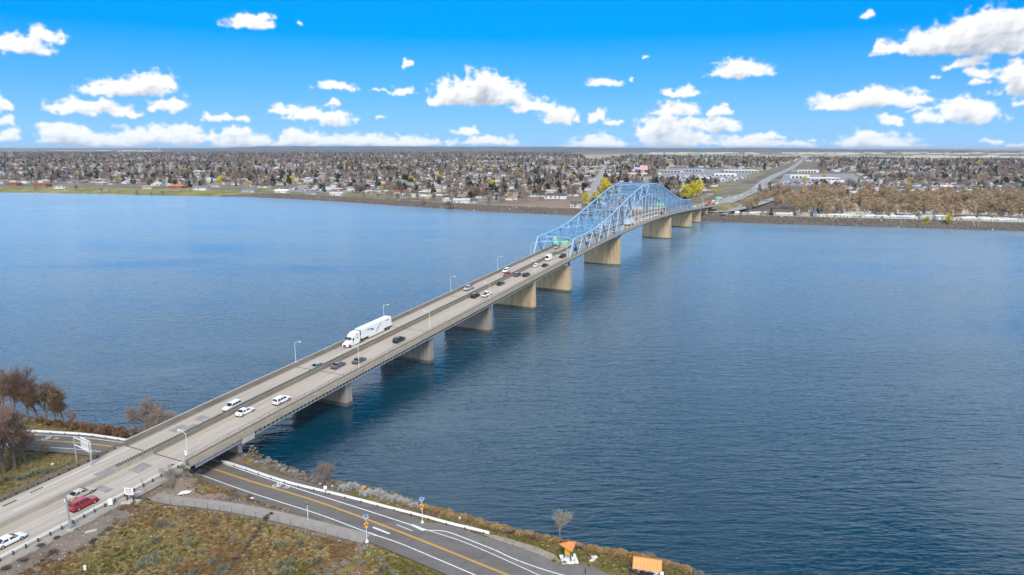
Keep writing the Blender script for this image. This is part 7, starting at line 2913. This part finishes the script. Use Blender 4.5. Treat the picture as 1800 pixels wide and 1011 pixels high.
# ---------------------------------------------------------------- plants of the near bank
def branchy(name, h, spread, seed, levels, n0, tw_mat, bark, lean=0.0, tips=3, leaf=0, up=0.55, r0=None):
    """bare tree: real limbs that fork down to twigs; returns trunk and crown meshes"""
    rg_ = random.Random(seed)
    tr_, cr_ = MB(), MB()
    r0 = r0 or h * 0.018

    def grow(p, d, L_, r, lv):
        q = p + d * L_
        mid = p + d * (L_ * 0.5) + Vector((rg_.gauss(0, 1), rg_.gauss(0, 1), 0)) * L_ * 0.05
        tgt = tr_ if lv < 2 else cr_
        sides = 6 if lv < 2 else 3
        tgt.tube(p, mid, r, r * 0.82, sides, 0, False)
        tgt.tube(mid, q, r * 0.82, r * 0.62, sides, 0, False)
        if lv >= levels:
            for _ in range(leaf):
                c = q + Vector((rg_.gauss(0, 1), rg_.gauss(0, 1), rg_.gauss(0, 1))) * L_ * 0.4
                a = Vector((rg_.gauss(0, 1), rg_.gauss(0, 1), rg_.gauss(0, 1))).normalized() * 0.10
                b_ = a.orthogonal() * 0.6
                cr_.add([c - a, c - b_, c + a, c + b_], [(0, 1, 2, 3)])
            return
        k = n0 if lv == 0 else tips
        for i in range(k):
            t = rg_.uniform(0.45, 1.0)
            base = p.lerp(q, t)
            side_ = Vector((rg_.gauss(0, 1), rg_.gauss(0, 1), rg_.gauss(0, 0.5))).normalized()
            nd_ = (d * rg_.uniform(0.5, 1.0) + side_ * spread * rg_.uniform(0.6, 1.2) + Vector((0, 0, up * rg_.random()))).normalized()
            grow(base, nd_, L_ * rg_.uniform(0.55, 0.8), max(0.010, r * 0.55), lv + 1)
        grow(q, (d + Vector((rg_.gauss(0, 0.15), rg_.gauss(0, 0.15), 0.1))).normalized(), L_ * 0.7, max(0.010, r * 0.6), lv + 1)
    grow(Vector((0, 0, -0.2)), Vector((lean, 0, 1)).normalized(), h * 0.30, r0, 0)
    return tr_.mesh('trunk', bark), cr_.mesh('crown', tw_mat)


NT = {
    'tall': [branchy('t', 10.5, 0.75, 200 + k, 5, 5, M['twig_grey'] if k else M['twig'], M['bark'], leaf=0, tips=4) for k in range(2)],
    'leafy': [branchy('t', 9.5, 0.7, 210 + k, 5, 4, M['twig_red'], M['bark'], leaf=1, lean=0.1, tips=4) for k in range(2)],
    'bush': [branchy('t', 5.6, 1.15, 220 + k, 5, 7, M['twig_grey'], M['bark'], up=0.3, r0=0.10, tips=4) for k in range(2)],
    'purple': [branchy('t', 5.5, 0.8, 230, 5, 5, M['twig'], M['bark'], r0=0.08)],
    'pale': [branchy('t', 5.2, 0.9, 240, 5, 6, M['bark_light'], M['bark_light'], up=0.3, r0=0.07)],
}


def near_tree(kind, i, px, py, sc, label, zs=None, name='bare_tree', z=None, xyz=None):
    X, Y, zz = xyz or gpt(px, py)
    root = empty(name, (X, Y, zz if z is None else z), rg.random() * 6.28, label, 'shrub' if 'shrub' in label else 'tree')
    root.scale = (sc, sc, zs or sc)
    t, c = NT[kind][i % len(NT[kind])]
    link(bpy.data.objects.new('trunk', t), root)
    link(bpy.data.objects.new('crown', c), root)
    return root


near_tree('leafy', 0, 32, 738, 1.50, 'brown leaved tree leftmost in the stand on the left shore')
near_tree('tall', 0, 50, 738, 1.62, 'second tree of the stand on the left shore, thin grey twigs')
near_tree('leafy', 1, 66, 739, 1.42, 'third tree of the stand on the left shore, russet top')
near_tree('tall', 1, 82, 741, 1.23, 'grey tree right of middle in the left shore stand')
near_tree('leafy', 0, 97, 742, 1.27, 'slim dark tree with brown leaves near the stand right end')
near_tree('leafy', 1, 112, 744, 1.08, 'leaning slim tree at the right end of the left shore stand')
near_tree('tall', 0, 5, 738, 1.65, 'tree at the left edge of the shore stand')
near_tree('purple', 0, 128, 746, 0.90, 'low twiggy shrub right of the left shore stand', name='shrub')
near_tree('tall', 1, 8, 832, 1.92, 'large brown tree at the left edge below the side road')
near_tree('tall', 0, 28, 826, 1.58, 'brown tree just right of the large one at the left edge')
near_tree('leafy', 0, 2, 815, 1.65, 'russet tree at the left edge beside the side road')
near_tree('tall', 1, 46, 815, 1.05, 'smaller thin tree beside the side road verge')
near_tree('purple', 0, 75, 806, 0.90, 'thin leafless sapling on the green verge at left')
near_tree('tall', 0, -18, 842, 1.95, 'tree cut by the left edge below the side road')
Xb, Yb = gp(262, 762, 1.0)
near_tree('bush', 0, 0, 0, 2.19, 'big round leafless shrub at the water left of the bridge', name='shrub', xyz=(Xb, Yb, 0.6))
Xb, Yb = gp(284, 766, 1.0)
near_tree('bush', 1, 0, 0, 1.84, 'smaller leafless shrub touching the left parapet at the water', name='shrub', xyz=(Xb, Yb, 0.6))
near_tree('purple', 0, 565, 857, 1.35, 'purple grey bare tree behind the white guardrail', z=0.9)
near_tree('pale', 0, 984, 949, 1.15, 'pale bare shrub tree on the bank above the kiosk', z=1.0)
near_tree('pale', 0, 296, 852, 0.94, 'pale leafless sapling against the near bridge end')
near_tree('pale', 0, 301, 862, 0.68, 'low pale leafless sapling at the footpath bend')


def brush_mesh(name, r, h, n, size, m, seed, upright=0.5):
    rg_ = random.Random(seed)
    V, Fc = [], []
    lob = [(rg_.uniform(-0.5, 0.5) * r, rg_.uniform(-0.5, 0.5) * r, rg_.uniform(0.55, 1.0)) for _ in range(6)]
    for i in range(n):
        cx_, cy_, q = lob[rg_.randrange(6)]
        t, e = rg_.random() * 2 * PI, math.acos(rg_.random() ** 0.8)
        rr_ = r * 0.55 * q * rg_.uniform(0.6, 1.05)
        d = Vector((math.cos(t) * math.sin(e), math.sin(t) * math.sin(e), math.cos(e)))
        p = Vector((cx_ + d.x * rr_, cy_ + d.y * rr_, max(0.02, d.z * h * q * rg_.uniform(0.5, 1.0))))
        a = (d + Vector((rg_.gauss(0, 0.5), rg_.gauss(0, 0.5), upright))).normalized() * size * rg_.uniform(0.6, 1.4)
        b_ = a.cross(Vector((rg_.gauss(0, 1), rg_.gauss(0, 1), rg_.gauss(0, 1)))).normalized() * size * 0.22
        k = len(V)
        V += [p - b_, p + b_, p + a]
        Fc.append((k, k + 1, k + 2))
    mb = MB()
    mb.add(V, Fc)
    return mb.mesh(name, m)


SAGE = [brush_mesh('sagebrush', 1.0, 0.95, 900, 0.24, M['sage'], 300 + k) for k in range(4)]
DRY = [brush_mesh('dry_brush', 1.0, 0.7, 700, 0.26, M['sage_dark'], 310 + k) for k in range(2)]
FROST = [brush_mesh('pale_brush', 1.0, 0.9, 800, 0.26, M['frost'], 320 + k) for k in range(2)]
REED = [brush_mesh('tan_brush', 1.0, 0.9, 800, 0.34, M['reed'], 330 + k, 1.0) for k in range(2)]
RUSS = [brush_mesh('russet_brush', 1.0, 1.2, 1000, 0.34, M['russet'], 340 + k, 0.8) for k in range(2)]
TUFT = [brush_mesh('grass_tuft', 0.32, 0.10, 60, 0.26, M['grass_blade'], 350 + k, 1.3) for k in range(4)]
TUFTD = [brush_mesh('dry_tuft', 0.35, 0.12, 60, 0.30, M['straw_blade'], 360 + k, 1.2) for k in range(2)] + [brush_mesh('brown_tuft', 0.32, 0.09, 60, 0.24, M['brown_blade'], 365 + k, 1.2) for k in range(2)]

SAGE_PX = [(235, 887, .75, 'below the two posted sign'), (262, 990, 1.5, 'largest clump low on the slope'), (275, 978, 1.0, 'touching the largest clump'), (247, 995, 1.1, 'left part of the largest clump'), (272, 952, 1.05, 'above the largest clump'),
           (284, 924, 1.15, 'round one mid slope left'), (303, 925, .6, 'small one right of the round one'), (336, 941, .9, 'upper of a stacked pair mid slope'), (331, 958, .95, 'lower of a stacked pair mid slope'), (310, 986, .9, 'right of the largest clump'),
           (375, 920, .8, 'beneath the path fence middle'), (354, 972, .75, 'small one in the brown patch'), (375, 990, 1.1, 'low clump near the lower edge centre left'), (390, 1004, 1.2, 'wide clump at the lower edge'), (410, 949, .8, 'in the rusty brown patch'),
           (428, 955, .5, 'tiny one right of the brown patch'), (395, 1009, .8, 'cut by the lower edge'), (340, 1008, 1.0, 'left one cut by the lower edge'), (488, 960, 1.0, 'right of the dark ditch'), (514, 990, 1.1, 'grey round one right of the ditch foot'),
           (491, 994, .95, 'left of the grey round one'), (504, 1006, 1.1, 'beneath the grey round one'), (525, 957, .85, 'below the fence right of middle'), (562, 963, .8, 'beneath the fence near the thin trail'), (556, 990, 1.15, 'round one left of the thin trail'),
           (541, 992, .7, 'small one beside the round trail one'), (602, 975, .7, 'on the thin trail'), (668, 988, 1.0, 'upper clump right of the trail'), (676, 1002, 1.25, 'big clump right of the trail'), (692, 1008, .7, 'at the lower edge right of the trail'),
           (640, 990, .6, 'small one by the trail fork'), (452, 923, .5, 'at the ditch head'), (222, 957, .6, 'left slope upper'), (255, 945, .5, 'tiny one left of the round one'), (205, 915, .6, 'below the white cabinet'), (180, 940, .7, 'beside the concrete slab'),
           (235, 925, .55, 'upper left slope'), (320, 905, .6, 'just below the path fence'), (300, 1000, .7, 'lower slope left of centre'), (450, 1000, .7, 'beside the ditch foot'), (592, 1000, .6, 'low by the trail'), (720, 1003, .6, 'near the road edge low')]
for i, (px, py, sc, lab) in enumerate(SAGE_PX):
    X, Y, z = gpt(px, py)
    o = put('sagebrush', SAGE[i % 4], X, Y, z - 0.05, rg.random() * 6, sc * 1.05, 'grey green sagebrush ' + lab, 'shrub', 'sagebrush clumps on the slope', sc * 0.95)
for i, (px, py, sc, lab) in enumerate([(255, 880, 1.0, 'right of the two posted sign'), (215, 893, 1.0, 'left of the sign pad'), (95, 970, 1.1, 'in the dirt below the guardrail'), (40, 985, 1.0, 'at the lower left edge'), (70, 960, 0.9, 'under the guardrail lower left'), (100, 945, 0.7, 'beside the steel pole'), (165, 952, 1.0, 'below the concrete slab'),
                                       (190, 930, 0.9, 'between slab and slope'), (10, 1000, 1.0, 'in the lower left corner')]):
    X, Y, z = gpt(px, py)
    put('dry_brush', DRY[i % 2], X, Y, z - 0.05, rg.random() * 6, sc, 'dark dry brush ' + lab, 'shrub', 'dry brush beside the approach road', sc * 0.6)


def brush_row(pts, meshes, name, label, group, sc0, sc1, zs=0.9, n=None, jy=0.8):
    P = catmull([gp(x, y, 1.0) for x, y in pts], 6)
    L_ = np.concatenate([[0], np.cumsum(np.hypot(*(np.diff(P, axis=0).T)))])
    n = n or int(L_[-1] / 1.2)
    words = ['first', 'second', 'third', 'fourth', 'fifth', 'sixth', 'seventh', 'eighth', 'ninth', 'tenth'] + ORDS[10:]
    for i in range(n):
        t = L_[-1] * (i + 0.5) / n
        X = float(np.interp(t, L_, P[:, 0])) + rg.uniform(-0.3, 0.3)
        Y = float(np.interp(t, L_, P[:, 1])) + rg.uniform(-jy, jy)
        sc = rg.uniform(sc0, sc1)
        z = max(0.1, ground_z(X, Y))
        put(name, meshes[i % len(meshes)], X, Y, z - 0.05, rg.random() * 6, sc, '%s, %s from left' % (label, words[i] if i < len(words) else words[-1]), 'shrub', group, sc * zs)


brush_row([(598, 862), (625, 866), (650, 872), (680, 880), (700, 884), (738, 893)], FROST, 'pale_brush', 'frosty grey brush behind the white guardrail', 'pale brush on the bank', 0.8, 1.35, n=24, jy=0.7)
brush_row([(442, 812), (480, 824), (525, 838)], FROST, 'pale_brush', 'pale low brush beside the near pier foot', 'pale brush by the pier', 0.5, 0.8, n=9, jy=0.4)
brush_row([(745, 891), (800, 906), (860, 923), (920, 938), (980, 951), (1040, 963)], REED, 'tan_brush', 'tan dry brush on the water edge', 'tan brush along the water edge', 0.7, 1.15, n=40)
brush_row([(1040, 966), (1100, 976), (1160, 990), (1215, 1003)], REED, 'tan_brush', 'golden brush between kiosk and shelter', 'golden brush near the shelter', 0.7, 1.2, n=24)
brush_row([(860, 927), (940, 944), (1010, 960), (1090, 975)], DRY, 'dry_brush', 'grey dry brush above the kiosk', 'grey brush above the kiosk', 0.6, 1.0, n=24)
brush_row([(118, 752), (150, 757), (185, 764), (228, 773)], RUSS, 'russet_brush', 'russet brush between side road and water', 'russet brush on the left shore', 1.0, 1.7, n=16)
brush_row([(60, 744), (100, 748), (150, 753), (215, 763)], RUSS, 'russet_brush', 'russet brush below the left stand', 'russet brush under the stand', 0.9, 1.5, n=18)
brush_row([(305, 858), (330, 862), (355, 868), (380, 870), (410, 875), (440, 880)], SAGE, 'sagebrush', 'grey brush between path and shore road', 'brush between path and road', 0.6, 1.0, n=16)
brush_row([(310, 850), (340, 853), (380, 862), (420, 872)], REED, 'tan_brush', 'yellow grass clump beside the underpass', 'grass clumps by the underpass', 0.5, 0.85, n=12)
brush_row([(0, 848), (40, 842), (60, 836), (90, 832), (125, 824)], SAGE, 'sagebrush', 'grey brush left of the approach road', 'brush left of the approach road', 0.7, 1.3, n=14)
brush_row([(478, 914), (462, 935), (445, 958), (425, 985), (405, 1012)], DRY, 'dry_brush', 'dark brush along the ditch on the slope', 'dark brush in the ditch', 0.45, 0.8, n=20, jy=0.2)

# loose stones: pale ones one by one where they show, the rest as a spread
STONE = []
for k in range(3):
    rg_ = random.Random(400 + k)
    mb = MB()
    rings = []
    for z_, r in ((-0.3, 0.5), (0.05, 0.9), (0.45, 0.75), (0.7, 0.3)):
        rings.append([(r * (1 + rg_.uniform(-0.25, 0.25)) * math.cos(a), r * (1 + rg_.uniform(-0.25, 0.25)) * math.sin(a), z_ + rg_.uniform(-0.08, 0.08)) for a in np.linspace(0, 2 * PI, 8)[:-1]])
    mb.loft(rings)
    STONE.append(mb)
ST_P = [m.mesh('stone', M['rock_pale']) for m in STONE]
ST_D = [m.mesh('stone', M['rock']) for m in STONE]
X, Y, z = gpt(1043, 984)
for i, (dx, dy, sc, lab) in enumerate([(-0.45, -0.5, 0.38, 'lower left white boulder of the cluster near the kiosk'), (0, 0, 0.48, 'middle white boulder of the cluster near the kiosk'), (0.4, 0.6, 0.42, 'upper right white boulder of the cluster near the kiosk'), (-0.1, 0.8, 0.26, 'smallest white boulder of the cluster near the kiosk')]):
    put('boulder', ST_P[i % 3], X + dx, Y + dy, z, i, sc, lab, 'boulder', 'white boulders near the kiosk', sc * 1.2)
for i, (px, py, sc, lab) in enumerate([(290, 892, 0.28, 'pale stone below the path bend'), (289, 943, 0.2, 'pale stone mid slope left'), (455, 921, 0.25, 'pale stone at the ditch head'), (441, 948, 0.22, 'pale stone beside the ditch'), (597, 951, 0.22, 'pale stone by the fence end'), (443, 876, 0.42, 'flat pale rock beside the shore road'), (157, 793, 0.4, 'white block on the left verge'), (92, 816, 0.42, 'white block under the trees at left'), (625, 966, 0.2, 'pale stone beside the trail')]):
    X, Y, z = gpt(px, py)
    put('stone', ST_P[i % 3], X, Y, z, i, sc, lab, 'stone', None, sc * 0.7)

rng2 = np.random.default_rng(33)


def spread(n, x0, x1, y0, y1, cond):
    X = rng2.uniform(x0, x1, n)
    Y = rng2.uniform(y0, y1, n)
    s, x = to_local(X, Y)
    xr = x - drift(s)
    ds = (shoreY(X) - Y) * 0.93
    dr, _ = dist_poly(X, Y, ROAD)
    dp, _ = dist_poly(X, Y, PATH)
    k = cond(X, Y, s, xr, ds, dr, dp) & ~inside(X, Y, PULL) & ~inside(X, Y, GRAV)
    k &= (dr > 6.0) & (dp > 1.75) & ~((np.abs(xr - 0.8) < 11.2) & (s < S_A + 6)) & (ds > 0.3)
    X, Y = X[k], Y[k]
    return X, Y, near_height(X, Y)


jit2 = lambda X, Y: lump(X, Y, 0, 8.0)


def grass_pick(X, Y, bias):
    v = lump(X + 31, Y, 0, 16.0) + lump(X, Y + 17, 1, 6.0) * 0.5 + rng2.normal(0, 0.13, X.shape) + bias
    p = np.where(v > 0.12, rng2.integers(0, 4, X.shape), np.where(v > -0.06, 4 + rng2.integers(0, 2, X.shape), 6 + rng2.integers(0, 2, X.shape)))
    return p
X, Y, Z = spread(52000, -95, 30, 84, 150, lambda X, Y, s, xr, ds, dr, dp: (xr > 15 + jit2(X, Y) * 8) & (s < -44) & (dp > 2.5) & (lump(X, Y, 1, 5.0) + rng2.normal(0, 0.16, X.shape) > -0.12))
n = len(X)
instance_stuff('hillside_grass', np.column_stack([X, Y, Z]), rng2.random(n) * 6.28, rng2.uniform(0.5, 1.2, n), grass_pick(X, Y, 0.0), TUFT + TUFTD)
X, Y, Z = spread(30000, -75, 60, 84, 150, lambda X, Y, s, xr, ds, dr, dp: (s > -44) & (xr > 12) & (ds > 1.0))
X2, Y2, Z2 = spread(26000, -170, -70, 95, 215, lambda X, Y, s, xr, ds, dr, dp: (xr < -11.5) & (ds > 1.0))
X3, Y3, Z3 = spread(5000, -75, 10, 100, 150, lambda X, Y, s, xr, ds, dr, dp: (s > -57) & (s < -40) & (dp > 2) & (xr > 10))
X, Y, Z = np.concatenate([X, X2, X3]), np.concatenate([Y, Y2, Y3]), np.concatenate([Z, Z2, Z3])
n = len(X)
instance_stuff('verge_grass', np.column_stack([X, Y, Z]), rng2.random(n) * 6.28, rng2.uniform(0.35, 0.8, n), grass_pick(X, Y, 0.10), TUFT + TUFTD)
X, Y, Z = spread(9000, -95, 30, 84, 150, lambda X, Y, s, xr, ds, dr, dp: (s < -44) & (xr > 11.4))
n = len(X)
instance_stuff('loose_stones', np.column_stack([X, Y, Z]), rng2.random(n) * 6.28, rng2.uniform(0.03, 0.11, n) ** 1.0, rng2.choice(6, n, p=[.2, .2, .2, .13, .13, .14]), ST_P + ST_D)
# riprap along the water's edge
n = 5200
t = rng2.random(n)
Xr = np.concatenate([rng2.uniform(-75, 60, n), rng2.uniform(-170, -90, 1800)])
Yr = shoreY(Xr) - rng2.uniform(-0.9, 2.8, len(Xr))
s, x = to_local(Xr, Yr)
Zr = near_height(Xr, Yr)
instance_stuff('riprap', np.column_stack([Xr, Yr, Zr]), rng2.random(len(Xr)) * 6.28, rng2.uniform(0.14, 0.48, len(Xr)), rng2.choice(6, len(Xr), p=[.006, .006, .005, .331, .326, .326]), ST_P + ST_D)
# rock facing of the far levee
n = 26000
Xr = rng2.uniform(-420, 760, n)
of = rng2.uniform(-0.5, 12.2, n)
Yr = farY(Xr) + of
instance_stuff('levee_riprap', np.column_stack([Xr, Yr, far_h(Xr, Yr)]), rng2.random(n) * 6.28, rng2.uniform(0.4, 1.1, n), rng2.choice(6, n, p=[.002, .002, .001, .335, .33, .33]), ST_P + ST_D)

# ---------------------------------------------------------------- air
hz = MB()
hz.box(-60000, 60000, -600, 59000, -9.0, 130)
M_h, nt, N, L, b = newmat('haze')
N.remove(b)
pv_ = N.new('ShaderNodeVolumePrincipled')
pv_.inputs['Color'].default_value = (0.80, 0.88, 1.0, 1)
pv_.inputs['Density'].default_value = HAZE_DENSITY
pv_.inputs['Anisotropy'].default_value = 0.2
L.new(pv_.outputs[0], N['Material Output'].inputs['Volume'])
tag(hz.build('haze', M_h), kind='stuff')
